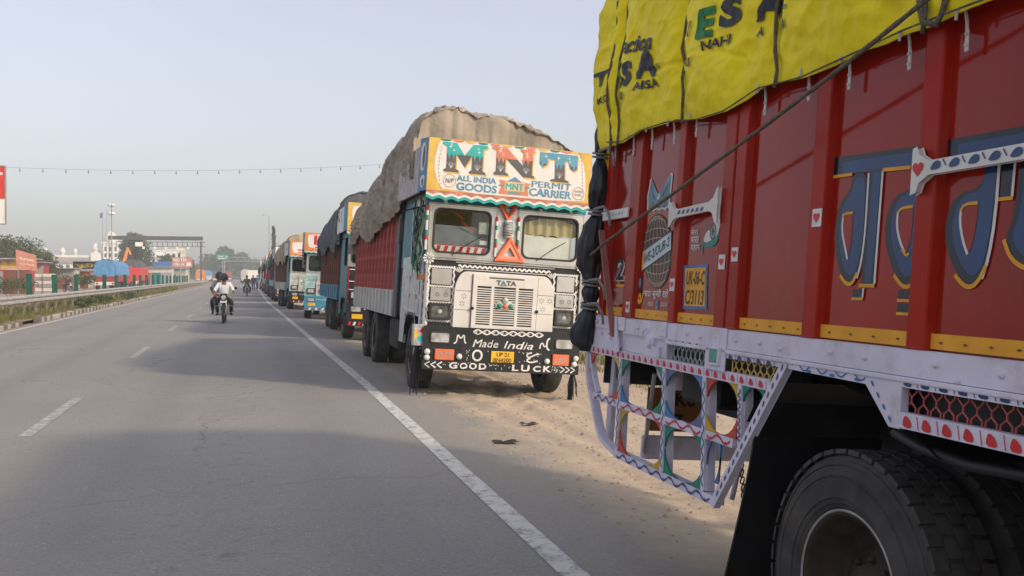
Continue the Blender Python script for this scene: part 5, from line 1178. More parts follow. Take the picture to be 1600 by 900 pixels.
truck_bed(t1, 2.85, 8.75, .965, 1.40, 2.62, Mwash, Mred2, 13, mat('bed_red_rib', (0.40, 0.06, 0.05), 0.5, var=0.2, dirt=0.4, dirtcol=(.45, .38, .34), dscale=3))
truck_gear(t1, .95, (5.45, 6.85), det=True)
MB().box(.02, .05, 2.01, 2.30, 1.75, 2.76).build('rear_pillar', Mtealp, t1); MB().box(.03, 2.2, 2.30, 2.33, 1.0, 2.9).build('bulkhead', Mtealp, t1)
MB().cbox(-.01, .028, 2.45, 2.82, .96, 2.85, .01).build('bed_corner_post', mat('post_dark', (.06, .07, .09), .6), t1)
MB().box(-.002, .029, .36, 2.0, 1.91, 2.70).build('side_curtain', mat('curtain_dark', (.035, .05, .065), .7, var=.3), t1) if False else None
# header art
hp = Print(PF(-.15)); wp = [(.075, 3.468), (.03, 3.36), (.0, 3.20), (.0, 3.06), (.05, 2.90), (.14, 2.772), (2.13, 2.772), (2.150, 2.90), (2.145, 3.12), (2.09, 3.34), (2.0, 3.468)]
hp.poly(smoothpoly(wp, 1), .003, 0); o = hp.build('white_ground', [Mhdr_white], hd)
hp = Print(PF(-.153))
for side_ in (0, 1):
    for k in range(14):
        t = k / 13; v = 2.80 + .64 * t; u = (.03 + .05 * (2 * t - 1) ** 2 - .005 + .03) if side_ == 0 else (2.105 - .06 * t ** 3 + 0.0); hp.line([(u, v), (u + (.004 if t < .5 else .012) * (1 if side_ == 0 else -1), v + .028)], .008, .002, 0)
hp.build('stitch_marks', [mat('stitch', (.25, .12, .18), .6)], hd)
def slab(ch, u0, v0, u1, v1):
    w_ = u1 - u0; h = v1 - v0; X = lambda a: u0 + a * w_; Y = lambda b: v0 + b * h; q = lambda L: [(X(a), Y(b)) for a, b in L]
    if ch == 'M': return q([(0, 0), (.36, 0), (.36, .07), (.28, .12), (.28, .62), (.50, .18), (.66, .62), (.66, .12), (.60, .07), (.60, 0), (1, 0), (1, .07), (.92, .12), (.92, .86), (1.02, .92), (1.02, 1), (.68, 1), (.48, .58), (.28, 1), (-.04, 1), (-.04, .92), (.06, .86), (.06, .12), (0, .07)])
    if ch == 'N': return q([(0, 0), (.36, 0), (.36, .07), (.28, .12), (.28, .62), (.74, 0), (1.02, 0), (1.02, .06), (.95, .10), (.95, .88), (1.0, .93), (1.0, 1), (.64, 1), (.64, .93), (.72, .88), (.72, .40), (.30, 1), (-.06, 1), (-.06, .93), (.05, .88), (.05, .12), (0, .07)])
    return q([(.30, 0), (.82, 0), (.82, .06), (.70, .11), (.68, .76), (.78, .76), (.84, .50), (.94, .42), (1.04, .50), (1.04, 1), (-.03, 1), (-.03, .58), (.06, .48), (.17, .56), (.22, .78), (.40, .78), (.42, .11), (.30, .06)])
for ch, u0, v0, u1, v1, mt in (('M', .125, 3.035, .705, 3.43, mat('letter_teal', (.03, .40, .40), .5)), ('N', .815, 3.055, 1.385, 3.435, mat('letter_coral', (.62, .20, .12), .5)), ('T', 1.475, 3.035, 1.985, 3.425, mat('letter_blue', (.10, .30, .42), .5))):
    pts = slab(ch, u0, v0, u1, v1)
    lo = empty('letter'); lo.parent = hd
    pr_ = Print(PF(-.153)); c_ = ((u0 + u1) / 2, (v0 + v1) / 2)
    pr_.poly([(u + .018, v - .020) for u, v in pts], .002, 0)
    pr_.build('letter_shadow', [Mhdr_yel], lo)
    Print(PF(-.153)).poly(pts, .004, 0).build('letter_face', [Mink], lo)
    bm = bmesh.new(); f = bm.faces.new([bm.verts.new((u, 0, v)) for u, v in pts])
    bm.normal_update(); bmesh.ops.triangulate(bm, faces=bm.faces[:])
    bmesh.ops.bisect_plane(bm, geom=bm.verts[:] + bm.edges[:] + bm.faces[:], plane_co=(0, 0, v0 + (v1 - v0) * .60), plane_no=(0, 0, 1), clear_inner=True)
    me = bpy.data.meshes.new('letter_top'); 
    for v in bm.verts: v.co.y = -.1595
    bm.to_mesh(me); bm.free(); me.materials.append(mt); oo = bpy.data.objects.new('letter_top', me); COL.objects.link(oo); oo.parent = lo
    pr_ = Print(PF(-.153)); rnd = random.Random(ord(ch))
    for (fu, fv) in ((.14, .86), (.22, .74), (.80, .86), (.82, .74), (.5, .84) if ch == 'T' else (.16, .94)): pr_.star(u0 + (u1 - u0) * fu, v0 + (v1 - v0) * fv, .030 * rnd.uniform(.8, 1.2), .0085, 0, 4, .22)
    for fu in ((.17, .80) if ch != 'T' else (.55,)):
        for k in range(5): a = R(50 + 20 * k); b = (u0 + (u1 - u0) * fu, v0 + .05); pr_.line([b, (b[0] + .075 * math.cos(a), b[1] + .085 * math.sin(a))], .004, .0065 + .0002 * k, 0)
    # drips of the upper colour
    for fu in ((.12, .22, .72, .84) if ch != 'T' else (.47, .58, .05, .95)):
        x = u0 + (u1 - u0) * fu; zc = v0 + (v1 - v0) * .615; pr_.poly([(x - .022, zc), (x + .022, zc), (x + .006, zc - .05), (x, zc - .075), (x - .006, zc - .05)], .0055, 1)
    pr_.build('letter_sparkle', [Mwht2, mt], lo)
pr_ = Print(PF(-.153)); B_ = .035; pr_.wob = .09
for s_, a, b, c_, d in (('ALL INDIA', .315, 2.925, .865, 3.005), ('GOODS', .315, 2.800, .880, 2.905), ('PERMIT', 1.365, 2.935, 1.935, 3.020), ('CARRIER', 1.335, 2.810, 1.950, 2.920)): pr_.text(s_, a, b, c_, d, .004, 0, B_)
pr_.build('lettering', [mat('letter_slate', (.10, .27, .40), .5)], hd, True)
pr_ = Print(PF(-.153)); pr_.ring(.215, 2.915, .085, .008, .003, 0); pr_.text('N/P', .155, 2.885, .275, 2.95, .003, 1, .02, .2); pr_.ring(2.045, 2.90, .085, .009, .003, 0); pr_.text('GOOD', 1.985, 2.915, 2.10, 2.945, .003, 1, .01); pr_.text('FOR', 1.995, 2.865, 2.09, 2.895, .003, 1, .01)
pr_.build('roundel', [mat('roundel_line', (.45, .20, .10), .5), Mink], hd)
pr_ = Print(PF(-.153)); pr_.poly([(.90, 2.995), (1.02, 2.985), (1.12, 3.05), (1.22, 2.985), (1.35, 2.975), (1.31, 2.90), (1.33, 2.80), (.90, 2.80), (.93, 2.90)], .002, 0); pr_.rect(.985, 2.855, 1.265, 2.975, .003, 1); pr_.poly([(1.02, 2.985), (1.12, 3.05), (1.22, 2.985)], .0032, 2); pr_.rect(.90, 2.905, .975, 2.925, .0034, 3); pr_.rect(1.275, 2.905, 1.34, 2.925, .0034, 3); pr_.rect(1.04, 2.815, 1.21, 2.84, .0034, 3); pr_.text('MNT', 1.0, 2.865, 1.25, 2.96, .004, 4, .04)
pr_.build('badge', [mat('badge_coral', (.60, .22, .14), .5), mat('badge_peach', (.75, .50, .30), .5), Mhdr_blue, mat('badge_teal', (.02, .35, .36), .5), mat('badge_green', (.01, .42, .36), .5)], hd)
# top edging of coloured scallops
pr_ = Print(PF(-.153))
for k in range(11):
    u = .14 + .17 * k; pr_.poly([(u + .075 * math.cos(t), 3.466 - .028 * math.sin(t)) for t in [i * math.pi / 8 for i in range(9)]], .0034, k % 3)
pr_.build('edge_scallops', [Mteal, MATS['letter_coral'], Mhdr_yel], hd)
# scenes on the left corner panel
pr_ = Print(lambda s_, v, o: (-.092 - .068 * s_ - o, -.15 + .25 * s_, v))
pr_.poly(smoothpoly([(.2, 3.42), (.8, 3.40), (.85, 3.2), (.8, 3.02), (.25, 3.05)], 1), .004, 0); pr_.poly(smoothpoly([(.3, 3.35), (.5, 3.38), (.62, 3.2), (.55, 3.05), (.35, 3.1)], 1), .006, 1); pr_.poly(smoothpoly([(.2, 2.98), (.8, 2.96), (.75, 2.82), (.3, 2.80)], 1), .004, 0); pr_.poly(smoothpoly([(.35, 2.93), (.6, 2.92), (.55, 2.83), (.4, 2.83)], 1), .006, 1)
pr_.build('corner_painting', [Mwht2, Mink], hd)
# centre pillar: two warning triangles and a coil between
for pts, nm in (([(.945, 1.895), (1.375, 1.895), (1.16, 2.24)], 'warning_triangle'), ([(.955, 2.70), (1.265, 2.70), (1.11, 2.44)], 'warning_triangle')):
    c_ = (sum(p[0] for p in pts) / 3, sum(p[1] for p in pts) / 3)
    sc_ = lambda f: [(c_[0] + (x - c_[0]) * f, c_[1] + (y - c_[1]) * f) for x, y in pts]
    wt = empty(nm); wt.parent = t1
    mb = MB(); ringprism(mb, sc_(1), sc_(.74), 'xz', .0, .058); mb.build('outer_band', Mor, wt)
    mb = MB(); ringprism(mb, sc_(.735), sc_(.38), 'xz', .012, .056); mb.build('inner_band', Mor2 if pts[0][1] < 2 else mat('band_rust', (.45, .07, .03), .5), wt)
mb = MB(); mb.lathe([(.0, -.13), (.045, -.12), (.06, 0), (.045, .12), (0, .13)], (1.12, .03, 2.345), 'z', 14); o = mb.build('coil', Mwht2, t1, smooth=True)
mb = MB()
for k in range(9): mb.tube([(1.12 + .062 * math.cos(q), .03 + .062 * math.sin(q), 2.255 + .022 * k + .012 * math.cos(q)) for q in [i * math.pi / 6 for i in range(12)]], .004, 4, closed=True)
mb.build('stripes', Mdark, o)
# painted rods beside the windscreens
for x, zz in ((-.02, (1.98, 2.58)), (.955, (1.95, 2.50)), (1.27, (1.95, 2.52)), (2.235, (1.95, 2.50))):
    ro = empty('painted_rod'); ro.parent = t1; n = 9; rp = None
    for k in range(n):
        z0 = zz[0] + (zz[1] - zz[0]) * k / n; z1 = zz[0] + (zz[1] - zz[0]) * (k + 1) / n; mt = (Mwht2, Mwht2, Mheart, Mgrn, Mwht2, Mwht2, Mgrn, Mwht2, Mheart)[k]
        MB().lathe([(0, z0 + .001), (.017, z0 + .001), (.017, z1 - .001), (0, z1 - .001)], (x, .03, 0), 'z', 8).build('band', mt, ro)
# rosettes
for x, z in ((.035, 1.868), (2.225, 1.885)):
    pr_ = Print(PF(.0)); ro = empty('rosette'); ro.parent = t1
    for k in range(10):
        a = k * math.pi / 5; MB().prism([(x + .018 * math.cos(a), z + .018 * math.sin(a)), (x + .07 * math.cos(a - .22), z + .07 * math.sin(a - .22)), (x + .082 * math.cos(a), z + .082 * math.sin(a)), (x + .07 * math.cos(a + .22), z + .07 * math.sin(a + .22))], 'xz', .01, .03).build('petal', Mwht2, ro)
    MB().lathe([(0, .0), (.014, .003), (.018, .02)], (x, .0, z), 'y', 10).build('boss', Mchrome, ro)
for a, b in ((.03, .93), (1.29, 2.20)):
    pr_ = Print(PF(.05)); c_, d = 1.92, 2.61
    pr_.line([(a - .02, c_ - .035), (b + .02, c_ - .035), (b + .02, d + .008), (a - .02, d + .008), (a - .02, c_ - .035)], .008, .002, 0)
    for k in range(34): u = a + (b - a) * k / 33; pr_.disc(u, c_ - .006, .006, .002, 1, 6); pr_.disc(u, d - .022, .006, .002, 1, 6)
    for k in range(22): v = c_ + .02 + (d - c_ - .06) * k / 21; pr_.disc(a + .018, v, .006, .002, 1, 6); pr_.disc(b - .018, v, .006, .002, 1, 6)
    o = pr_.build('embossed_trim', [Mdark, mat('stud_grey', (.25, .25, .25), .4, .4)], t1); o['kind'] = 'stuff'
# door edge strips, hinges and dripping wires above the ladder panels
for x in (.0, 2.215): MB().cbox(x, x + .035, .02, .058, .96, 1.86, .006).build('corner_strip', Mchrome, t1)
for z in (1.862, 1.875): MB().cbox(.10, 2.15, .035, .058, z - .006, z + .004, .002).build('beading', Mchrome, t1)
for x in (.20, 1.05, 1.55, 2.0): MB().cbox(x, x + .05, .02, .05, 2.635, 2.665, .006).build('hinge', Mchrome, t1)
# ladder panels either side of the bonnet
for a, b in ((.085, .375), (1.872, 2.145)):
    lp = empty('side_panel'); lp.parent = t1
    for z0, z1 in ((1.52, 1.735), (1.30, 1.475)):
        MB().cbox(a + .005, b - .005, .035, .058, z0, z1, .006).build('plate', Mchrome, lp)
    pr_ = Print(PF(.035))
    for u in (a + .10, b - .07):
        for k in range(8):
            q = k * math.pi / 4; pr_.poly([(u + .010 * math.cos(q), 1.385 + .010 * math.sin(q)), (u + .026 * math.cos(q - .22), 1.385 + .026 * math.sin(q - .22)), (u + .036 * math.cos(q), 1.385 + .036 * math.sin(q)), (u + .026 * math.cos(q + .22), 1.385 + .026 * math.sin(q + .22))], .002, 0)
    pr_.build('flower', [mat('flower_ink', (.04, .10, .09), .5)], lp)
    pr_ = Print(PF(.06))
    for z in (1.76, 1.498, 1.285, 1.025):
        pr_.line([(a - .02 + (b - a + .04) * k / 40, z + .010 * math.sin(k * 1.4)) for k in range(41)], .020, .002)
    for u in (a - .028, b + .028):
        pr_.line([(u + .008 * math.sin(k * .9), .96 + .82 * k / 60) for k in range(61)], .022, .0025)
    pr_.build('wavy_border', [Mwht2], t1)
pr_ = Print(PF(.06)); pr_.line([(.46 + 1.32 * k / 130, 1.79 + .013 * math.sin(k * .9)) for k in range(131)], .024, .002); pr_.line([(.42, 1.84), (1.84, 1.84)], .010, .002); pr_.line([(.50, 1.75), (1.76, 1.75)], .008, .002)
for x in (.47, 1.80):
    z = 1.72
    for k in range(5): q = R(20 + 35 * k); pr_.poly([(x, z - .02), (x + .045 * math.cos(q - .2), z + .045 * math.sin(q - .2)), (x + .062 * math.cos(q), z + .062 * math.sin(q)), (x + .045 * math.cos(q + .2), z + .045 * math.sin(q + .2))], .0024 + .0002 * k)
for u, ph in ((.012, 0), (.052, 2), (2.185, 1), (2.235, 0)): pr_.line([(u + .014 * math.sin(k * .55 + ph), .96 + .82 * k / 80) for k in range(81)], .017, .003)
pr_.build('wavy_border', [Mwht2], t1)
MB().cbox(-.10, .03, .03, .06, 1.57, 1.645, .006).build('side_reflector', Mrust, t1); MB().cbox(2.13, 2.19, .03, .055, 1.55, 1.62, .006).build('side_reflector', Mrust, t1)
# bonnet lettering, badge and pressed lines
pr_ = Print(PF(-.022)); pr_.text('T', .985, 1.560, 1.055, 1.628, .004, 0, .05); pr_.text('TA', 1.125, 1.560, 1.275, 1.628, .004, 0, .05); pr_.line([(.885, 1.655), (1.385, 1.655)], .020, .003, 0)
pr_.text('A', 1.045, 1.560, 1.130, 1.628, .005, 1, .05); pr_.line([(1.02 + .02, 1.555), (1.14, 1.560)], .010, .0055, 2)
pr_.build('lettering', [Mink, mat('letter_a_teal', (.03, .30, .30), .5), Mheart], bo)
pr_ = Print(PF(.010))
for u in (.655, 1.595): pr_.cut(); pr_.line([(u, .96), (u, 1.69)], .010, .001, 0)
pr_.cut()
for z in (1.455, 1.195): pr_.line([(.43, z), (.65, z)], .007, .001, 0); pr_.line([(1.60, z), (1.83, z)], .007, .001, 0)
for (u, z) in ((.55, 1.38), (.53, 1.28), (1.66, 1.38), (1.78, 1.38), (1.68, 1.26)):
    for k in range(6): q = k * math.pi / 3 + .5; pr_.poly([(u + .014 * math.cos(q), z + .014 * math.sin(q)), (u + .030 * math.cos(q - .2), z + .030 * math.sin(q - .2)), (u + .042 * math.cos(q), z + .042 * math.sin(q)), (u + .030 * math.cos(q + .2), z + .030 * math.sin(q + .2))], .002, 1)
pr_.build('pressed_lines', [mat('seam', (.16, .09, .07), .7), MATS['flower_ink']], bo, True)
bd = empty('badge_lamps'); bd.parent = t1
MB().lathe([(0, -.045), (.135, -.040), (.15, -.022)], (0, 0, 0), 'y', 24).build('bezel', Mchrome, bd, loc=(1.125, 0, 1.285)).scale = (1, 1, .42)
for x, mt in ((1.045, Mgrn), (1.125, Mor), (1.205, Mgrn)): MB().lathe([(0, -.068), (.03, -.062), (.036, -.04)], (x, 0, 1.275), 'y', 14).build('lamp', mt, bd, smooth=True)
MB().lathe([(0, -.075), (.04, -.07), (.045, -.04)], (1.125, 0, 1.352), 'y', 16).build('disc', Mchrome, bd)
for x in (.668, 1.588): MB().lathe([(0, -.05), (.022, -.045), (.024, -.02)], (x, 0, 1.225), 'y', 10).build('latch', Mdark, bo)
# bumper lettering
PB = PF(-.05); pr_ = Print(PB); pr_.wob = .12
pr_.line(smoothline([(.435, .735), (.475, .75), (.485, .875), (.53, .79), (.575, .875), (.585, .755), (.61, .745)], 2), .018, .002)
pr_.cut(); pr_.line([(.70 + 1.0 * k / 60, .905 + .030 * math.sin(k * .42)) for k in range(61)], .016, .0024); pr_.line([(.70 + 1.0 * k / 60, .905 - .030 * math.sin(k * .42)) for k in range(61)], .012, .002)
for k in range(16):
    u = .74 + .062 * k
    for j in range(3): a = R(60 + 30 * j); pr_.line([(u, .885), (u + .035 * math.cos(a), .885 + .04 * math.sin(a))], .005, .0028 + .0002 * j)
pr_.text('Made', .70, .700, 1.06, .805, .003, 0, .004, .25); pr_.text('India', 1.14, .695, 1.56, .80, .003, 0, .004, .25); pr_.cut()
pr_.line(smoothline([(1.80, .865), (1.77, .85), (1.755, .79), (1.765, .72), (1.80, .70)], 2), .024, .002); pr_.line(smoothline([(1.66, .715), (1.665, .78), (1.70, .80), (1.72, .74), (1.745, .76)], 2), .018, .0022)
pr_.build('lettering', [Mwht2], t1, True)
PB2 = lambda y: Print(PF(y))
pr_ = PB2(-.05); pr_.ring(.775, .585, .062, .026, .003, 0, 22, .068); pr_.cut(); pr_.line(smoothline([(1.55, .655), (1.49, .64), (1.475, .60), (1.52, .585), (1.58, .62), (1.62, .635), (1.66, .64)], 2), .02, .003); pr_.cut(); pr_.line(smoothline([(1.53, .575), (1.48, .56), (1.50, .525), (1.56, .52), (1.64, .545)], 2), .022, .0034)
rnd = random.Random(5)
pr_.build('lettering', [Mwht2], t1, True); pr_ = PB2(-.05)
for _ in range(46): u, v = rnd.uniform(.62, 1.70), rnd.uniform(.51, .66); (.93 < u < 1.32) or abs(u - .775) < .1 or pr_.disc(u, v, .007, .0022, 0, 6)
pr_.build('painted_dots', [Mwht2], t1)['kind'] = 'stuff'
pr_ = PB2(-.075); pr_.wob = .10
for k in range(3):
    u = .05 + .085 * k; pr_.cut(); pr_.line([(u + .065, .478), (u, .440), (u + .065, .398)], .022 if k else .015, .002); u = 1.97 + .075 * k; pr_.cut(); pr_.line([(u, .478), (u + .06, .440), (u, .398)], .018, .002)
for s_, a, b in (('G', .385, .50), ('O', .535, .64), ('O', .665, .77), ('D', .80, .905), ('L', 1.27, 1.36), ('U', 1.40, 1.52), ('C', 1.57, 1.68), ('K', 1.72, 1.83)): pr_.text(s_, a, .396, b, .482, .003, 0, .03)
pr_.build('lettering', [Mwht2], t1, True); pr_ = PB2(-.075)
for _ in range(60): u, v = rnd.choice([rnd.uniform(.93, 1.24), rnd.uniform(1.84, 1.96), rnd.uniform(.3, .9)]), rnd.choice([rnd.uniform(.395, .485)]); pr_.disc(u, v, .006, .0018, 0, 6)
pr_.build('painted_dots', [Mwht2], t1)['kind'] = 'stuff'
for (a, b, c_, d, s_) in ((.180, .445, .508, .652, 'GOOD'), (1.848, 2.085, .496, .648, 'LUCK')):
    o = MB().cbox(a, b, -.085, -.052, c_, d, .006).build('slogan_plate', Mor, t1)
    pr_ = PB2(-.085); pr_.text(s_, a + .03, c_ + .03, b - .03, d - .03, .003, 0, .035); pr_.build('plate_lettering', [mat('plate_ink', (.35, .30, .28), .5)], o)
o = MB().cbox(.965, 1.290, -.068, -.052, .492, .655, .004).build('number_plate', Mplate, t1); pr_ = PB2(-.068); pr_.text('UP 21', 1.04, .582, 1.215, .640, .003, 0, .03); pr_.text('BN4200', 1.0, .505, 1.255, .565, .003, 0, .025); pr_.build('plate_lettering', [mat('plate_dark', (.16, .05, .02), .5)], o)
for x, z in ((.075, .61), (.075, .53), (.52, .56), (2.19, .60), (2.17, .52), (1.77, .545)):
    MB().lathe([(0, -.10), (.032, -.095), (.042, -.07), (.03, -.05)], (x, 0, z), 'y', 12).build('marker_lamp', Mwht2, t1, smooth=True)
# side marker box, tassels, hanging straps
o = MB().cbox(-.12, .055, -.02, .10, .68, .965, .01).build('marker_box', Msheet, t1); pr_ = PF(-.02); p2 = Print(pr_); p2.poly([(-.055, .88), (.02, .84), (.02, .93)], .003, 0); p2.disc(-.02, .775, .04, .003, 1, 8); p2.disc(-.085, .83, .025, .003, 2, 8, .07); p2.build('marker_art', [Mheart, mat('marker_cyan', (.02, .42, .45), .4), Mplate], o)
MB().cbox(2.215, 2.275, -.02, .08, .70, .94, .01).build('marker_box', Mgrn, t1)
def tassel(x, y, z0, z1, n, r, seed, nm='tassel'):
    mb = MB(); rnd = random.Random(seed)
    for k in range(n):
        q = rnd.random() * 6.28; a = rnd.random() * r; dx, dy = a * math.cos(q), a * math.sin(q); l = (z0 - z1) * rnd.uniform(.75, 1.05)
        pts = [(x + dx * .3, y + dy * .3, z0), (x + dx * .9 + rnd.uniform(-.01, .01), y + dy * .9, z0 - l * .45), (x + dx + rnd.uniform(-.02, .02), y + dy, z0 - l)]
        w_ = rnd.uniform(.004, .009); mb.tube(pts, [w_, w_ * 1.2, w_ * .7], 4)
    o = mb.build(nm, Mbag, t1); return o
tassel(2.185, .02, .40, -.02 + .02, 34, .075, 3); tassel(-.04, .05, .70, .02, 22, .07, 8); tassel(-.02, .16, .68, .05, 16, .05, 9)
# bundle of straps, ropes and scraps down the door pillar
mb = MB(); rnd = random.Random(21)
for k in range(26):
    y = rnd.uniform(.12, .75); x = -.03 - rnd.random() * .07; z = rnd.uniform(2.4, 2.72); pts = [(x, y, z)]
    for j in range(6): z -= rnd.uniform(.08, .20); pts.append((x + rnd.uniform(-.04, .03), y + rnd.uniform(-.05, .05), z))
    mb.tube(pts, rnd.choice([.004, .006, .009]), 4, rnd.randrange(4))
mb.build('hanging_cords', [mat('cord_pale', (.45, .45, .40), .8), Mteal, Mdark, mat('cord_green', (.10, .22, .12), .8)], t1)
MB().cbox(-.015, -.001, .36, 1.10, 1.93, 2.58, .002).build('door_window', mat('door_glass', (.025, .035, .045), .12, var=.3, spec=.6), t1)
for k in range(3): MB().box(-.012, -.002, .40, 1.9, 1.10 + .26 * k, 1.30 + .26 * k).build('door_panel', Msheet, t1)
MB().box(-.016, -.003, .62, .66, 1.1, 2.7).build('door_trim', Mchrome, t1); MB().box(-.016, -.003, 1.2, 1.24, 1.1, 2.7).build('door_trim', Mchrome, t1); MB().box(-.02, -.004, .12, .20, .98, 1.88).build('door_trim', mat('pale_trim', (.55, .58, .66), .5), t1)
pr_ = Print(lambda u, v, o: (-.012 - o, u, v)); pr_.line([(.50, .70), (.52, .95), (.68, 1.12), (1.55, 1.15)], .02, .003); pr_.build('arch_trim', [Mwht2], t1)
for k in range(2):
    o = MB().cbox(-.05, .12, .34 + .02 * k, .42 + .02 * k, .50 + .17 * k, .64 + .17 * k, .01).build('step', Mdark, t1)
    mb = MB(); ringprism(mb, rrect(-.045, .51 + .17 * k, .10, .63 + .17 * k, .01, 2), rrect(-.03, .525 + .17 * k, .085, .615 + .17 * k, .01, 2), 'xz', .328 + .02 * k, .338 + .02 * k); mb.build('step_trim', Mwht2, o)
MB().box(-.012, -.0005, 1.13, 1.99, 1.91, 2.735).build('side_quarter', Mtealp, t1); MB().box(-.012, -.0005, .105, .335, 1.91, 2.735).build('side_quarter', Mtealp, t1)
# inside the windscreens: curtains, grey and cream sheets, fringe, papers
mb = MB(); scallop(mb, .09, .88, 2.27, 2.34, 4, .03, .16, .165, 0); mb.prism([(.09, 1.94), (.88, 1.94), (.88, 2.31), (.09, 2.31)], 'xz', .166, .17); mb.build('pane_sheet', mat('pane_reflection_grey', (.20, .22, .25), .6, var=.1), t1)  # reflection on the left pane put in as a grey scalloped sheet
mb = MB(); mb.prism([(1.36, 1.97), (2.08, 1.97), (2.08, 2.27), (1.36, 2.30)], 'xz', .13, .135); mb.build('pane_sheet', mat('sheet_cream', (.85, .82, .74), .6, var=.05), t1)  # cream sheet inside the right pane
mb = MB(); mb.sheet(lambda a, b: (1.36 + .79 * a, .12 + .025 * math.sin(a * 40) * (1 - b * .5), 2.54 - .26 * b + .04 * math.sin(a * 3.14) * (1 - b) + .025 * abs(math.sin(a * 14)) * b), 60, 6); mb.build('curtain', mat('curtain_yellow', (.48, .34, .06), .7, col2=(.55, .50, .36), scale=3.5), t1, smooth=True)
mb = MB(); mb.sheet(lambda a, b: (1.36 + .79 * a, .105 + .02 * math.sin(a * 40), 2.56 - (.10 - .08 * math.sin(a * 3.14)) * b), 40, 3); mb.build('curtain', Mblack, t1, smooth=True)
fr0 = empty('fringe'); fr0.parent = t1
mb = MB(); scallop(mb, .10, .87, 1.955, 2.07, 6, .0, .095, .098, 0); mb.build('fringe_cloth', Mwht2, fr0)
pr_ = Print(PF(.095))
for k in range(7): u = .13 + .105 * k; pr_.poly([(u, 1.965), (u + .05, 1.965), (u + .075, 2.055), (u + .025, 2.055)], .002)
pr_.line([(.10, 2.066), (.87, 2.066)], .010, .003); pr_.build('fringe_stripes', [Mheart], fr0)
MB().box(.72, .865, .09, .092, 2.25, 2.41).build('paper', mat('paper_grey', (.42, .42, .38), .7), t1); MB().box(.74, .85, .088, .090, 2.10, 2.16).build('paper', Mwht2, t1)
MB().tube([(.28, .10, 2.56), (.50, .10, 2.44), (.47, .10, 2.40), (.52, .10, 2.36), (.72, .11, 2.27)], .007, 5).build('streamer', Mheart, t1)
o = tarp_load('tarpaulin', 'tan canvas sheet heaped over the load of the MNT truck', Mtan, (2.2, 12.8, -.012), (0, LEAN, 0), 2.25, .55, 8.75,
  lambda y: (4.02 + .16 * math.sin(min(1, (y - .5) / 1.2) * 1.57)) - max(0, y - 1.9) * .128 + .04 * math.sin(y * 2.3), lambda y: 2.80 - .42 * min(1, max(0, (y - 1.9) / 2.2)) + .10 * math.sin(y * 1.9) + .05 * nz(y * 3) if y > 1.9 else 2.95, 3.0, .082, 3.0,
  cross=lambda t: (math.sin(math.pi * min(1, t * 1.0)) ** .42) * (1.0 + .30 * math.exp(-((t - .16) / .16) ** 2)) - .05 * math.sin(t * 9), fold=1.0)

# ---------------------------------------------------------------- the trucks behind it
def far_truck(X, Y, yaw, label, c_bed_up, c_bed_lo, c_front, c_head, c_tarp, tarp_label, text, textcol, seed, bump=None, W=2.25, yl=8.6, single=False, topz=3.85, side=None, bon=None, full=True, frame=None):
    t = truck_root(X, Y, R(3.2), yaw, label)
    pal = dict(side=side or Mtealp, front=c_front, bonnet=bon or c_front, bumper=bump or Mdark, frame=frame or Mchrome, header=c_head, corner=Mhdr_blue, hside=Msheet)
    hd, bo = cab(t, pal, 1, single=single)
    truck_bed(t, 2.6, yl, .96, 1.38, 2.55, c_bed_lo, c_bed_up, 10)
    truck_gear(t, .95, (5.4, 6.8))
    pr_ = Print(PF(-.15)); pr_.poly(smoothpoly([(.05, 3.44), (.0, 3.2), (.10, 2.80), (2.02, 2.80), (2.13, 3.2), (2.06, 3.44)], 1), .003, 0); pr_.build('white_ground', [Mhdr_white], hd)
    pr_ = Print(PF(-.153)); pr_.text(text, .25, 3.0, 1.9, 3.38, .004, 0, .04); pr_.line([(.3, 2.90), (1.85, 2.90)], .05, .004); pr_.build('lettering', [textcol], hd)
    rnd = random.Random(seed); pr_ = Print(PF(.0095))
    cl_ = [Mheart, Mgrn, Mblu, Mplate, Mwht2]
    for k in range(10): u = rnd.choice([rnd.uniform(.46, .62), rnd.uniform(1.63, 1.8)]); pr_.disc(u, rnd.uniform(1.02, 1.5), rnd.uniform(.025, .05), .002 + .0002 * k, rnd.randrange(5), 8)
    pr_.build('bonnet_art', cl_, bo)
    pr_ = Print(PF(.06))
    for u in (.03, .40, 1.85, 2.2): pr_.line([(u + .01 * math.sin(k * .8), .97 + .85 * k / 40) for k in range(41)], .018, .003, rnd.randrange(2) * 4)
    for z in (1.80, 1.50, 1.29): pr_.line([(.05, z), (.40, z)], .02, .003, 4); pr_.line([(1.85, z), (2.2, z)], .02, .003, 4)
    pr_.build('front_art', cl_, t)['kind'] = 'stuff'
    pr_ = Print(PF(-.05)); pr_.rect(.98, .55, 1.28, .68, .003, 3); pr_.rect(.15, .56, .42, .68, .003, 3); pr_.rect(1.85, .56, 2.1, .68, .003, 3); pr_.line([(.45 + .05 * k, .80 + .03 * (k % 2)) for k in range(27)], .016, .003, 4); pr_.build('bumper_art', cl_, t)['kind'] = 'stuff'
    pr_ = Print(PF(-.075))
    for k in range(18): pr_.poly([(.06 + .12 * k, .395), (.12 + .12 * k, .395), (.15 + .12 * k, .485), (.09 + .12 * k, .485)], .003, (0, 4)[k % 2])
    pr_.build('strip_art', cl_, t)
    if c_tarp: tarp_load('tarpaulin', tarp_label, c_tarp, (X, Y, -.012), (0, R(3.2), R(yaw)), W, .7, yl, lambda y: topz - max(0, y - 2) * .07 + .06 * math.sin(y * 2 + seed), lambda y: 2.95 if y < 1.9 else 2.40 + .12 * math.sin(y * 1.7 + seed), seed, .05, 3.0)
    return t
Mbrn = mat('bed_brown', (0.175, 0.065, 0.035), 0.6, var=0.15, scale=3, dirt=0.25); Mltb = mat('bed_blue', (0.05, 0.20, 0.30), 0.55, var=0.12, dirt=0.3)
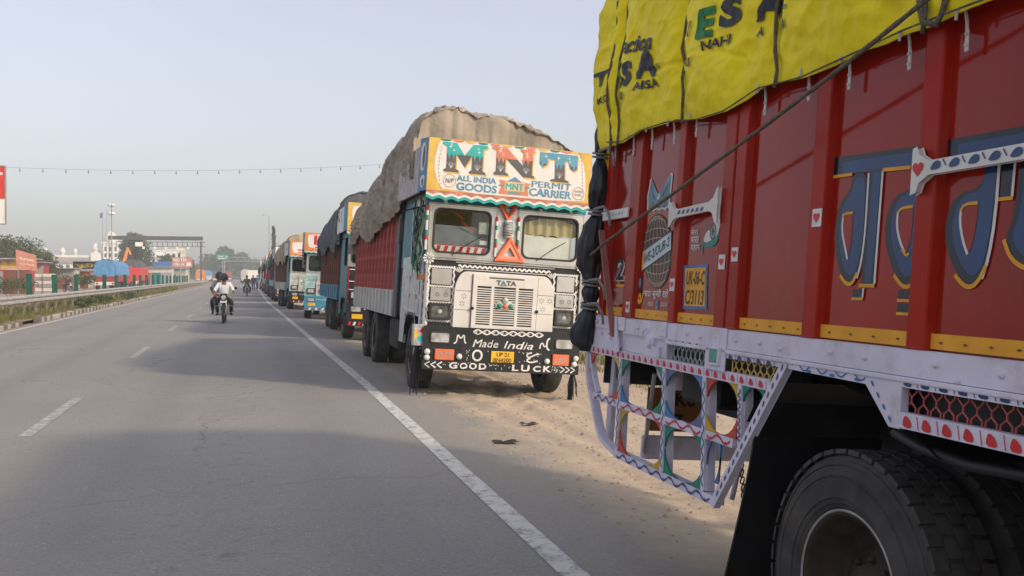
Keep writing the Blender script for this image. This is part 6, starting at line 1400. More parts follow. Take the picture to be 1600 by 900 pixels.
Mgrey_t = mat('grey_canvas', (0.095, 0.105, 0.115), 0.85, var=0.2, scale=1.5, dirt=0.2, dirtcol=(.26, .25, .24), bump=.4, bscale=12)
Mtan2 = mat('straw_canvas', (0.36, 0.30, 0.20), 0.9, var=0.15, scale=2, dirt=0.3, bump=.5, bscale=14)
Mpaleteal = mat('front_pale_teal', (0.28, 0.46, 0.47), 0.5, var=0.2, scale=6); Mpalegrn = mat('front_pale_green', (0.40, 0.46, 0.42), 0.5, var=0.2, scale=6)
Mhorange = mat('header_orange', (0.62, 0.24, 0.06), 0.5, var=0.1)
far_truck(2.32, 24.4, 0, 'truck with brown and sky-blue bed, second in the row, behind the MNT truck', Mbrn, Mltb, Mdark, Mhdr_yel, Mgrey_t, 'dark grey sheet with pale hem over the brown and blue truck', 'ROYAL', Mblu, 5, yl=9.2, topz=3.95, side=Mtealp)
_t3 = far_truck(1.98, 36.9, -3.5, 'truck with pale teal front and one wide windscreen, third in the row', Mred2, Mwash, Mpaleteal, Mhorange, Mtan2, 'straw coloured sheet hanging over the red side of the teal-fronted truck', 'INDIA', Mheart, 9, yl=8.0, single=True, topz=3.6, bump=mat('bumper_blue', (.05, .25, .38), .5), bon=Mpalegrn, side=Mpaleteal)
_t4 = far_truck(1.86, 47.6, 2.8, 'truck with orange-edged white header and teal cab, fourth in the row', Mbrn, Mwash, Mpalegrn, Mhorange, Mtan2, 'tan sheet over the fourth truck, sagging at its side', 'Jai', Mheart, 12, yl=9.0, topz=3.95)
far_truck(1.55, 62, 1.0, 'maroon-sided truck, fifth in the row of parked trucks', mat('bed_maroon', (.16, .03, .05), .6), Mwash, Mpalegrn, Mhdr_white, Mgrey_t, 'dark sheet over the maroon-sided fifth truck', 'SHRI', Mheart, 15, yl=8.6, topz=3.8)
far_truck(1.50, 75, .6, 'truck with dull red bed, sixth in the row of parked trucks', Mred2, Mltb, Mpaleteal, Mhdr_yel, Mtan2, 'tan sheet over the sixth truck in the row', 'OM', Mblu, 18, topz=3.8)
far_truck(1.45, 89, .5, 'brown-bedded truck far up the row, seventh from the front', Mbrn, Mwash, Mdark, Mhdr_white, Mgrey_t, 'grey sheet over the seventh truck in the row', 'GOODS', Mheart, 22, topz=3.7)
far_truck(1.40, 104, .3, 'small distant truck, eighth in the row of parked trucks', Mred2, Mltb, Mpalegrn, Mhorange, Mtan2, 'tan sheet over the distant eighth truck', 'RAM', Mblu, 25, topz=3.7)
far_truck(1.35, 122, .2, 'most distant truck at the end of the parked row', Mbrn, Mwash, Mpaleteal, Mhdr_white, Mgrey_t, 'grey sheet over the most distant truck in the row', 'A1', Mheart, 28, topz=3.6)
_t3.scale = (1, 1, .94); _t4.scale = (1, 1, .96)
for o_ in COL.objects:
    if o_.name.startswith('tarpaulin') and abs(o_.location.y - 36.9) < .1: o_.scale = (1, 1, .94)
    if o_.name.startswith('tarpaulin') and abs(o_.location.y - 47.6) < .1: o_.scale = (1, 1, .96)
# ================================================================ FAR SIDE OF THE ROAD
Mwall = mat('cream_wall', (0.60, 0.56, 0.48), 0.8, var=0.08, scale=1.0, dirt=0.2, dscale=.8)
Mwwall = mat('white_wall', (0.74, 0.72, 0.67), 0.7, var=0.05, scale=1.0, dirt=0.12, dscale=.6)
Mconc = mat('concrete', (0.30, 0.29, 0.28), 0.85, var=0.12, scale=1.0, dirt=0.2)
Msignr = mat('sign_red', (0.58, 0.045, 0.035), 0.5, var=0.08); Msigno = mat('sign_coral', (0.50, 0.21, 0.15), 0.6, var=0.12, scale=2)
Mtin = mat('tin_sheet', (0.36, 0.37, 0.37), 0.5, 0.4, var=0.15, scale=2, dirt=0.3); Mbluesh = mat('blue_sheet', (0.10, 0.27, 0.50), 0.6, var=0.12, scale=1.5, dirt=.12)
Mdkwin = mat('window_dark', (0.05, 0.06, 0.07), 0.2, var=0.2); Mpole = mat('steel_pole', (0.30, 0.31, 0.32), 0.5, 0.3, var=0.1)
Msgn_g = mat('sign_green', (0.01, 0.26, 0.13), 0.5, var=0.06); Mexc = mat('digger_orange', (0.72, 0.22, 0.03), 0.5, var=0.1)
def PX(y0, x0=0): return lambda u, v, o=0.0: (x0 + u, y0 - o, v)

# hoarding at the left edge and the bulb string across the road
hb = empty('hoarding', (-13.2, 50, 0), label='red and white roadside hoarding cut off by the left edge of the photo', cat='hoarding')
MB().box(-1.9, 2.15, 0, .08, 5.25, 6.78).build('red_board', Msignr, hb); MB().box(-1.9, 2.15, 0, .08, 4.1, 5.246).build('white_board', Mwwall, hb)
mb = MB(); mb.box(2.152, 2.20, -.02, .10, 4.05, 6.82); mb.box(-1.95, 2.15, -.02, .10, 4.04, 4.098); mb.box(-1.95, 2.15, -.02, .10, 6.782, 6.83); mb.build('frame', Mconc, hb)
MB().tube([(0, .16, -.1), (0, .16, 6.5)], .11, 10).build('post', Mpole, hb)
Print(PX(0)).text('ढाबा', -1.6, 5.85, 2.06, 6.5, .01, 0, .03).build('lettering', [Mwht2], hb)
st = empty('bulb_string', (0, 50, 0), label='long wire of small hanging bulbs strung across above the road', cat='light string')
def wz(x): return 6.83 + .035 * (x + 2.7) + .00295 * (x + 2.7) ** 2
mb = MB(); mb.tube([(x * .5, .0, wz(x * .5)) for x in range(-26, 31)], .006, 5); mb.build('wire', mat('wire_grey', (.16, .17, .18), .7), st)
bl = None
for k in range(27):
    x = -12.4 + 1.0 * k
    if bl is None:
        mb = MB(); mb.lathe([(0, 0), (.02, -.01), (.022, -.07), (.03, -.09), (.038, -.13), (.025, -.17), (0, -.18)], (0, 0, 0), 'z', 8); bl = mb.build('bulb', mat('bulb_grey', (.25, .26, .28), .4), st, smooth=True, loc=(x, 0, wz(x)))
    else: inst(bl, st, (x, 0, wz(x)))
pl_ = empty('wire_pole', (14.8, 50, -.4), label='slim steel pole holding the bulb string, hidden behind the truck row', cat='pole')
MB().tube([(0, 0, 0), (0, 0, 10.0)], [.09, .06], 8).build('shaft', Mpole, pl_); MB().tube([(0, 0, 9.7), (-.4, 0, 9.9)], .02, 6).build('arm', Mpole, pl_)

# shops
def shop(px, D, w_, h, d, label, m_wall, m_fascia, txt=None, txtm=None, doors=2, yaw=0):
    x, y = at(px, D); r = empty('roadside_shop', (x, y, 0), (0, 0, R(yaw)), label=label, cat='shop')
    MB().box(-w_ / 2, w_ / 2, .05, d, 0, h).build('wall', m_wall, r); MB().box(-w_ / 2 - .3, w_ / 2 + .3, -.9, d + .2, h, h + .12).build('roof', Mtin, r)
    MB().box(-w_ / 2 - .05, w_ / 2 + .05, -.06, .02, h - 1.0, h - .02).build('fascia', m_fascia, r)
    if txt: Print(PX(-.06)).text(txt, -w_ * .42, h - .85, w_ * .42, h - .2, .01, 0, .03).build('lettering', [txtm or Mwht2], r)
    for k in range(doors):
        a = -w_ / 2 + .15 + (w_ - .15) * k / doors; b = a + (w_ - .3) / doors - .1; o = MB().box(a, b, -.02, .04, 0, h - 1.1).build('shutter', (Mtin, Mbrn, Mtealp)[k % 3], r)
    return r
shop(6, 90, 4.6, 3.2, 4, 'kiosk at the left edge with red fascia and grey and brown shutters', mat('kiosk_red', (.45, .06, .05), .6), mat('fascia_mix', (.50, .12, .09), .6, col2=(.62, .55, .45), scale=1.2), 'चाय', Mplate, 2)
shop(46, 93, 2.4, 2.9, 3, 'small dark red booth under the tilted banner', mat('booth_red', (.40, .04, .035), .6), Mconc, None, None, 1)
bn = empty('tilted_banner', (*at(42, 87.5), 0), (0, 0, R(8)), label='tilted coral banner board on posts above the red booth', cat='banner')
o = MB().prism([(-.85, 2.35), (.88, 2.05), (.78, 3.55), (-.88, 4.05)], 'xz', 0, .06).build('board', Msigno, bn)
pr_ = Print(PX(0)); pr_.text('भोजनालय', -.68, 3.12, .62, 3.45, .01, 0, .02, 0, -.18); pr_.text('शुद्ध वैष्णो', -.6, 2.65, .6, 2.92, .01, 0, .01, 0, -.16); pr_.build('lettering', [mat('banner_pale', (.75, .58, .42), .6)], o)
for x in (-.7, .7): MB().tube([(x, .08, 0), (x, .08, 2.6)], .04, 6).build('post', Mpole, bn)
shop(88, 125, 4.4, 2.6, 4, 'pale low shop behind the sacks, left of the red sign', Mwall, Mconc, None, None, 2)
shop(118, 130, 3.6, 2.3, 3, 'food stall with red signboard lettered in yellow', Mwall, Msignr, 'मिठाई', Mplate, 2)
shop(133, 136, 3.0, 3.7, 3, 'dark stall with yellow lettering beside the blue-sheeted lorry', Mconc, Mblack, 'पूरी', Mplate, 1)
shop(236, 190, 8.0, 3.4, 5, 'long cream roadside store left of the red hoarding', Mwall, Mwall, None, None, 4)
shop(262, 195, 7.0, 3.2, 5, 'cream wall store with dark openings below the blue roof', Mwall, Mconc, None, None, 4)
# stacked pallets / sacks
for i, (px, lab) in enumerate(((64, 'grey stack of crates beside the booth, left one of the two'), (77, 'grey stack of crates beside the booth, right one of the two'))):
    x, y = at(px, 84); r = empty('crate_stack', (x, y, 0), label=lab, cat='crates', group='crate stacks by the booth')
    for k in range(6): MB().cbox(-.45 + .04 * (k % 2), .45 + .04 * (k % 2), -.4, .4, .31 * k, .31 * k + .28, .02).build('crate', (Mconc, Mwall)[k % 2], r)
# bushes on the verge and trees
x, y = at(15, 70); shrub('verge_bush', (x, y, 0), 1.6, 3.4, 900, .10, 'wide green bush before the red-fronted kiosk', 3, M_leaf)
x, y = at(133, 92); shrub('verge_bush', (x, y, 0), 1.9, 2.2, 800, .10, 'dark bush left of the blue-sheeted lorry', 6, M_leaf)
for i, (px, D, h, w_, lab) in enumerate(((4, 112, 6.6, 7, 'dusty feathery tree behind the kiosk at the left edge'), (38, 118, 6.4, 7, 'dusty feathery tree behind the tilted banner'), (66, 122, 5.0, 5, 'lower feathery tree at the right end of the clump by the shops'))):
    x, y = at(px, D); tree('acacia_tree', (x, y, 0), h, w_, 12, .16, 3600, lab, 50 + i, M_leaf2, .25, group='trees behind the shops')
x, y = at(213, 205); tree('leafy_tree', (x, y, 0), 11.6, 9.5, 16, .24, 5200, 'tall broad tree standing behind the gantry', 61, M_leaf, .16)
x, y = at(203, 215); tree('leafy_tree', (x, y, 0), 12.3, 5.5, 9, .24, 2600, 'narrower tree top rising just above the gantry beam', 62, M_leaf, .35)
x, y = at(428, 195); r = empty('mast_tree', (x, y, -.4), label='slim column-shaped tree rising above the parked trucks', cat='tree'); MB().tube([(0, 0, 0), (0, 0, 11)], [.14, .05], 6).build('trunk', M_bark, r); cr_ = MB()
for k in range(24): leaf_cloud(cr_, (.08 * math.sin(k * 2.1), .08 * math.cos(k * 1.7), 1.4 + .45 * k), ((.62 - .012 * k),) * 2 + (.6,), 130, .16, 900 + k)
cr_.build('crown', M_leaf, r)
for i, (px, D, h, w_, lab) in enumerate(((262, 260, 8, 7, 'round tree beside the white flats'), (292, 300, 8, 9, 'spreading tree right of the red hoarding'), (330, 420, 12, 15, 'hazy tree left of the green road sign'), (352, 400, 15, 13, 'tallest hazy tree behind the green road sign'), (376, 430, 13, 14, 'hazy tree under the far gantry'), (398, 450, 10, 14, 'hazy tree at the end of the road'))):
    x, y = at(px, D); tree('leafy_tree', (x, y, 0), h, w_, 12, .04 * h + .1, 2200, lab, 70 + i, M_leaf, .12)
mb = MB()
for i in range(60):
    px = 236 + i * 3.4; x, y = at(px, 520 + 30 * math.sin(i * 1.7)); leaf_cloud(mb, (x, y, 3.6 + 1.5 * nz(i * .4)), (7, 6, 5.2 + 2.4 * nz(i * .8, 3)), 110, .8, 200 + i)
for i in range(40):
    x = 14 + i * 6; leaf_cloud(mb, (x, 330 + 60 * nz(i * .3), 3.0), (7, 6, 5 + 2 * nz(i * .8, 3)), 70, .8, 400 + i)
tag(mb.build('far_woods', M_leaf), 'hazy line of distant woodland on the horizon', 'woods', kind='stuff')

# shrine with domes
G = empty('domed_shrine', (*at(168, 350), 0), (0, 0, R(6)), label='white domed shrine with tower and long parapet beyond the shops', cat='shrine')
def dome(mb, x, y, z, r, h):
    mb.lathe([(r * .9, 0), (r * 1.04, h * .12), (r * 1.0, h * .34), (r * .8, h * .56), (r * .45, h * .76), (r * .12, h * .88), (r * .05, h * .94), (r * .08, h * .97), (0, h * 1.08)], (x, y, z), 'z', 14)
MB().box(-24, 2, 2, 14, 0, 6.4).build('hall', Mwwall, G); MB().box(-25, 2.5, 1.2, 15, 6.4, 8.5).build('roof_slab', Mconc, G)
MB().box(-24.5, 2.4, 1.4, 1.7, 8.5, 9.3).build('parapet', Mwwall, G)
MB().box(-1.6, 3.9, 0, 6, 0, 13.6).build('tower', Mwwall, G); MB().box(-2.0, 4.3, -.4, 6.4, 13.6, 14.2).build('cornice', Mwwall, G); MB().box(-1.9, 4.2, -.3, 6.3, 10.0, 10.3).build('cornice', Mwwall, G)
mb = MB(); dome(mb, 1.15, 3, 14.2, 2.4, 4.6); mb.build('dome', Mwwall, G, smooth=True)
for x, z, r in ((-20.5, 9.0, 1.0), (-15, 9.0, 1.1), (-10.8, 9.0, .95), (-4.0, 10.2, 1.4), (-2.7, 8.5, .8)):
    mb = MB(); mb.lathe([(r * .75, -.2), (r * .75, 1.0), (r * 1.0, 1.0), (r * 1.0, 1.2)], (x, 3, z), 'z', 10); mb.build('kiosk_drum', Mwwall, G); mb = MB(); dome(mb, x, 3, z + 1.2, r * .85, r * 1.9); mb.build('small_dome', Mwwall, G, smooth=True)
MB().box(-5.6, -2.0, .5, 5, 0, 10.2).build('side_tower', Mwwall, G)
for x in (-.6, 1.1, 2.8):
    for z in (10.8, 8.6): o = MB().box(x - .35, x + .35, -.02, .02, z, z + 1.6).build('window', Mdkwin, G)
for k in range(10): MB().box(-23 + 2.3 * k, -21.8 + 2.3 * k, 1.96, 1.99, 4.2, 5.8).build('window', Mdkwin, G)
for dx, h in ((0, 24.5), (1.3, 26)):
    f = empty('flag_mast', (at(161, 340)[0] + dx, at(161, 340)[1], 0), label=('slim flag mast before the shrine dome, left one' if dx == 0 else 'taller slim flag mast before the shrine dome'), cat='flag mast'); MB().tube([(0, 0, 0), (0, 0, h)], [.16, .07], 7).build('shaft', Mpole, f)
    if dx == 0: MB().sheet(lambda a, b: (-.9 * a, .15 * math.sin(a * 5), h - .2 - 1.8 * b - .5 * a), 8, 6).build('flag', mat('flag_blue', (.05, .09, .18), .7), f)
# high mast lamp
x, y = at(175, 160); hm = empty('high_mast_lamp', (x, y, 0), label='tall high-mast lamp post with two rings of floodlights', cat='lamp post')
MB().tube([(0, 0, 0), (0, 0, 13.6)], [.16, .08], 8).build('mast', Mpole, hm)
for z in (11.9, 13.3):
    mb = MB(); mb.tube([(.42 * math.cos(k * .5236), .42 * math.sin(k * .5236), z) for k in range(12)], .03, 5, closed=True); mb.build('ring', Mpole, hm)
    for k in range(6): q = k * math.pi / 3; MB().cbox(.45 * math.cos(q) - .14, .45 * math.cos(q) + .14, .45 * math.sin(q) - .14, .45 * math.sin(q) + .14, z + .02, z + .42, .03).build('floodlight', Mwwall, hm)
# gantry over the opposite carriageway
y = at(317, 175)[1]; Mgan = mat('gantry_steel', (.085, .085, .09), .6, var=.15); Mpole_ = Mpole; Mpole = Mgan; g = empty('road_gantry', (-8.3, y, 0), label='grey gantry with truss and cameras spanning the opposite carriageway', cat='gantry')
MB().box(-.14, .14, -.14, .14, 0, 8.0).build('post', Mpole, g); MB().box(-15.62, -15.48, -.07, .07, 0, 8.1).build('post', Mpole, g)
MB().box(-15.7, .35, -.25, .25, 8.15, 8.85).build('beam', Mgan, g); mb = MB()
for z in (6.95, 7.75): mb.box(-14.5, .75, -.05, .05, z, z + .1)
mb.build('truss_chord', Mpole, g)
for k in range(18): MB().box(-14.4 + .86 * k, -14.3 + .86 * k, -.03, .03, 7.05, 7.75).build('truss_web', Mpole, g)
for k in range(5): MB().cbox(-10 + 1.9 * k, -9.6 + 1.9 * k, -.3, -.06, 6.5, 6.95, .03).build('camera', Mwwall, g)
for x in (-10.5, -6.0, -3.2, -1.0): MB().box(x, x + .06, -.03, .03, 7.86, 8.14).build('hanger', Mpole, g)
MB().box(-11.2, -9.9, -.12, -.06, 6.98, 7.74).build('sign_face', Mwwall, g)
Mpole = Mpole_
# far gantry and green sign
x, y = at(392, 350); g = empty('road_gantry', (0, y, 0), label='thin distant truss gantry across the far end of the road', cat='gantry')
for xx in (-8.3, 9.0): MB().box(xx - .15, xx + .15, -.15, .15, -.3, 8.6).build('post', Mpole, g)
mb = MB()
for z in (7.0, 8.4): mb.box(-8.3, 9.0, -.08, .08, z, z + .2)
mb.build('truss_chord', Mpole, g)
for k in range(16): mb = MB(); mb.tube([(-8 + 1.08 * k, 0, 7.2), (-6.92 + 1.08 * k, 0, 8.4)] if k % 2 else [(-8 + 1.08 * k, 0, 8.4), (-6.92 + 1.08 * k, 0, 7.2)], .06, 4); mb.build('truss_web', Mpole, g)
x, y = at(348, 300); g = empty('road_sign', (x, y, 0), label='green direction sign on a post above the median far ahead', cat='road sign')
o = MB().box(-1.75, 1.75, -.05, .05, 6.7, 8.5).build('panel', Msgn_g, g); pr_ = Print(PX(-.05)); pr_.line([(-1.4, 7.9), (.2, 7.9)], .22, .01); pr_.line([(-1.4, 7.25), (.9, 7.25)], .22, .01); pr_.poly([(1.0, 7.5), (1.4, 7.5), (1.2, 8.2)], .01); pr_.build('legend', [Mwht2], o); MB().tube([(0, .1, 0), (0, .1, 6.9)], .13, 7).build('post', Mpole, g)
x, y = at(421, 190); g = empty('street_lamp', (x, y, -.3), label='slim tall street lamp pole above the parked trucks', cat='street lamp'); MB().tube([(0, 0, 0), (0, 0, 13.8)], [.13, .06], 7).build('mast', Mpole, g); MB().tube([(0, 0, 13.8), (-.3, 0, 14.0), (-.9, 0, 14.05)], .035, 6).build('arm', Mpole, g); MB().cbox(-1.3, -.8, -.12, .12, 13.98, 14.1, .03).build('lamp_head', Mconc, g)
# buildings on the right of the shrine
def block(name, px, D, w_, h, d, m, label, floors, cols, roofm=None, extra=None, yaw=0):
    x, y = at(px, D); r = empty(name, (x, y, 0), (0, 0, R(yaw)), label=label, cat='building'); MB().box(-w_ / 2, w_ / 2, 0, d, 0, h).build('wall', m, r); MB().box(-w_ / 2 - .25, w_ / 2 + .25, -.25, d + .2, h, h + .35).build('roof', roofm or m, r)
    for i in range(floors):
        for j in range(cols):
            a = -w_ / 2 + w_ * (j + .25) / cols; o = MB().box(a, a + w_ * .5 / cols, -.03, .02, h * (i + .3) / floors, h * (i + .72) / floors).build('window', Mdkwin, r)
            MB().box(a - .1, a + w_ * .5 / cols + .1, -.12, -.031, h * (i + .72) / floors, h * (i + .72) / floors + .12).build('sill', m, o)
    return r
block('flats', 272, 290, 4.6, 9.4, 6, Mwwall, 'white three-storey building behind the red hoarding', 3, 3)
block('flats', 282, 296, 2.6, 10.6, 4, mat('ochre_wall', (.62, .54, .36), .7, var=.06), 'pale ochre tower block beside the white building', 3, 1)
block('flats', 250, 300, 8, 7.0, 8, Mwwall, 'lower white building left of the white flats', 2, 3); block('flats', 249, 306, 3, 9.6, 3, Mwwall, 'small white stair block above the lower white building', 2, 1)
x, y = at(262, 225); r = empty('shed', (x, y, 0), label='long shed with bright blue pitched roof', cat='shed'); MB().box(-4.6, 4.6, 0, 5, 0, 3.2).build('wall', Mwall, r); MB().prism([(-.8, 3.2), (5.4, 5.0), (5.4, 5.15), (-.8, 3.35)], 'yz', -5, 5).build('roof', mat('roof_blue', (.03, .10, .32), .5, var=.1), r); MB().box(-3.5, -1.5, -.03, .02, 0, 2.4).build('doorway', Mdkwin, r); MB().box(1.0, 3.4, -.03, .02, 0, 2.4).build('doorway', Mdkwin, r)
x, y = at(285, 200); r = empty('hoarding', (x, y, 0), label='red and white hoarding on posts left of the gantry post', cat='hoarding')
o = MB().box(-2.0, 2.0, 0, .1, 3.5, 5.6).build('board', Msigno, r); pr_ = Print(PX(0)); pr_.text('HOTEL', -1.7, 4.75, 1.0, 5.35, .01, 0, .03); pr_.text('भोजन', -1.7, 3.8, .4, 4.5, .01, 0, .03); pr_.poly([(.8, 3.7), (1.8, 3.9), (1.6, 4.6), (.9, 4.5)], .01, 0); pr_.build('lettering', [Mwht2], o)
for xx in (-1.3, 1.3): MB().tube([(xx, .16, 0), (xx, .16, 5.4)], .08, 6).build('post', Mpole, r)
for px, D in ((282, 150),):
    x, y = at(px, D); r = empty('utility_pole', (x, y, 0), label='concrete utility pole before the red hoarding', cat='pole'); MB().tube([(0, 0, 0), (0, 0, 5.6)], [.12, .09], 7).build('shaft', Mconc, r); MB().box(-.5, .5, -.04, .04, 5.2, 5.3).build('crossarm', Mpole, r)

# ---------------------------------------------------------------- lorries on the opposite carriageway
def lorry(x, y, yaw, label, m_bed, m_tarp, m_cab, h=2.4, ht=3.4, rear=True, L=6.5):
    r = empty('lorry', (x, y, 0), (0, 0, R(yaw)), label=label, cat='truck', group='lorries on the opposite carriageway')
    # seen end at y=0
    MB().cbox(-1.15, 1.15, 0, L, 1.0, h, .03).build('bed', m_bed, r); pr_ = Print(PX(0))
    mb = MB()
    if m_tarp:
        mb.sheet(lambda a, b: (-1.2 + 2.4 * a, .02 + L * b, h - .45 + (ht - h + .45) * (math.sin(math.pi * min(1, max(0, a))) ** .18) * (1 - .1 * b) + .12 * nz(a * 5, b * 7) + .06 * (1 - 2 * abs(nz(a * 8, b * 10, 3)))), 24, 20); mb.sheet(lambda a, b: (lambda z: (-1.2 + 2.4 * a, -.04 + .05 * nz(a * 7, b * 3), z + (h - .5 - z) * b))(h - .45 + (ht - h + .45) * (math.sin(math.pi * a) ** .18)), 24, 6); mb.build('sheet', m_tarp, r, smooth=True)
    MB().box(-1.1, 1.1, -.06, -.005, .62, .98).build('tail_beam', Mwht2, r)
    for xx in (-.95, -.1, .75): MB().box(xx, xx + .24, -.08, -.061, .70, .90).build('tail_lamp', Mheart, r)
    MB().cbox(-1.1, 1.1, L + .3, L + 2.0, .7, 2.8, .08).build('cab', m_cab, r); MB().box(-.95, .95, L + 2.0, L + 2.02, 1.75, 2.5).build('windscreen', Mdkwin, r)
    for yy in (1.4, L + 1.1):
        for s_ in (-1, 1): MB().lathe([(0, 0), (.3, .0), (.5, .03), (.5, .25), (.3, .28), (0, .28)], (s_ * 1.1 - .14, yy, .5), 'x', 16).build('wheel', Mrub, r)
    return r
x, y = at(164, 108); lorry(x, y, -6, 'lorry with bright blue sheet over its load, on the opposite carriageway', Mred2, Mbluesh, Msignr, 2.1, 3.5)
x, y = at(186, 128); lorry(x, y, -4, 'small red lorry just right of the blue-sheeted one', Msignr, None, Msignr, 2.7)
x, y = at(206, 132); lorry(x, y, -2, 'bright red lorry tail with a white stripe before the broad tree', Msignr, None, Msignr, 2.8); 
x, y = at(206, 145); lorry(x, y, -2, 'lorry with grey-brown sheeted load behind the bright red tail', Mbrn, Mgrey_t, Mwwall, 2.6, 4.2)
for px, D, lab, c1, c2 in ((313, 250, 'distant orange-sheeted lorry at the gantry post', Mhorange, mat('sheet_orange', (.62, .22, .08), .7)), (333, 300, 'distant maroon lorry beyond the gantry post', MATS['bed_maroon'], Mgrey_t), (345, 330, 'distant red lorry below the green sign', Mred2, None), (357, 345, 'distant dull red lorry right of the green sign post', Mred2, mat('sheet_red', (.30, .07, .06), .7)), (324, 285, 'distant pale lorry next to the orange-sheeted one', Mwash, Mbluesh)):
    x, y = at(px, D); lorry(x, y, 0, lab, c1, c2, c1, 2.3, 3.5)
# stripe on the red tail
# excavator with raised arm
x, y = at(186, 155); e = empty('excavator', (x, y, 0), (0, 0, R(15)), label='orange excavator with its arm raised behind the lorries', cat='excavator')
MB().cbox(-1.3, 1.0, 0, 2.4, 1.0, 2.5, .1).build('body', Mexc, e); MB().cbox(-1.2, -.2, .2, 1.6, 2.5, 3.6, .08).build('cabin', Mexc, e); MB().box(-1.1, -.3, .17, .199, 2.7, 3.4).build('window', Mdkwin, e)
for s_ in (-1.3, .7): MB().cbox(s_, s_ + .6, -.4, 2.8, .0, .95, .2).build('track', Mdark, e)
MB().prism([(.2, 2.2), (.55, 2.2), (1.35, 4.6), (1.7, 6.3), (1.35, 6.35), (.95, 4.9)], 'xz', .9, 1.3).build('boom', Mexc, e); MB().prism([(1.35, 6.35), (1.7, 6.2), (2.1, 5.2), (1.85, 5.0)], 'xz', .95, 1.25).build('dipper', Mexc, e); MB().prism([(1.8, 5.1), (2.2, 5.2), (2.35, 4.7), (1.75, 4.5)], 'xz', .8, 1.4).build('bucket', Mdark, e)

# ---------------------------------------------------------------- people and motorcycles
def skin(name, V, E, rad, m, parent, sub=1):
    me = bpy.data.meshes.new(name); me.from_pydata(V, E, []); me.materials.append(m); o = bpy.data.objects.new(name, me); COL.objects.link(o); o.parent = parent
    md = o.modifiers.new('skin', 'SKIN'); md.use_smooth_shade = True
    for i, r in enumerate(rad):
        r = r if isinstance(r, tuple) else (r, r); me.skin_vertices[0].data[i].radius = r
    me.skin_vertices[0].data[0].use_root = True
    s_ = o.modifiers.new('sub', 'SUBSURF'); s_.levels = sub; s_.render_levels = sub
    return o
Mskin = mat('skin', (0.22, 0.115, 0.07), 0.6, var=0.08); Mhair = mat('hair', (0.012, 0.010, 0.009), 0.6, var=0.2); Mjean = mat('dark_trousers', (0.022, 0.028, 0.045), 0.8, var=0.2); Mshirt = mat('white_shirt', (0.74, 0.74, 0.76), 0.8, var=0.05)
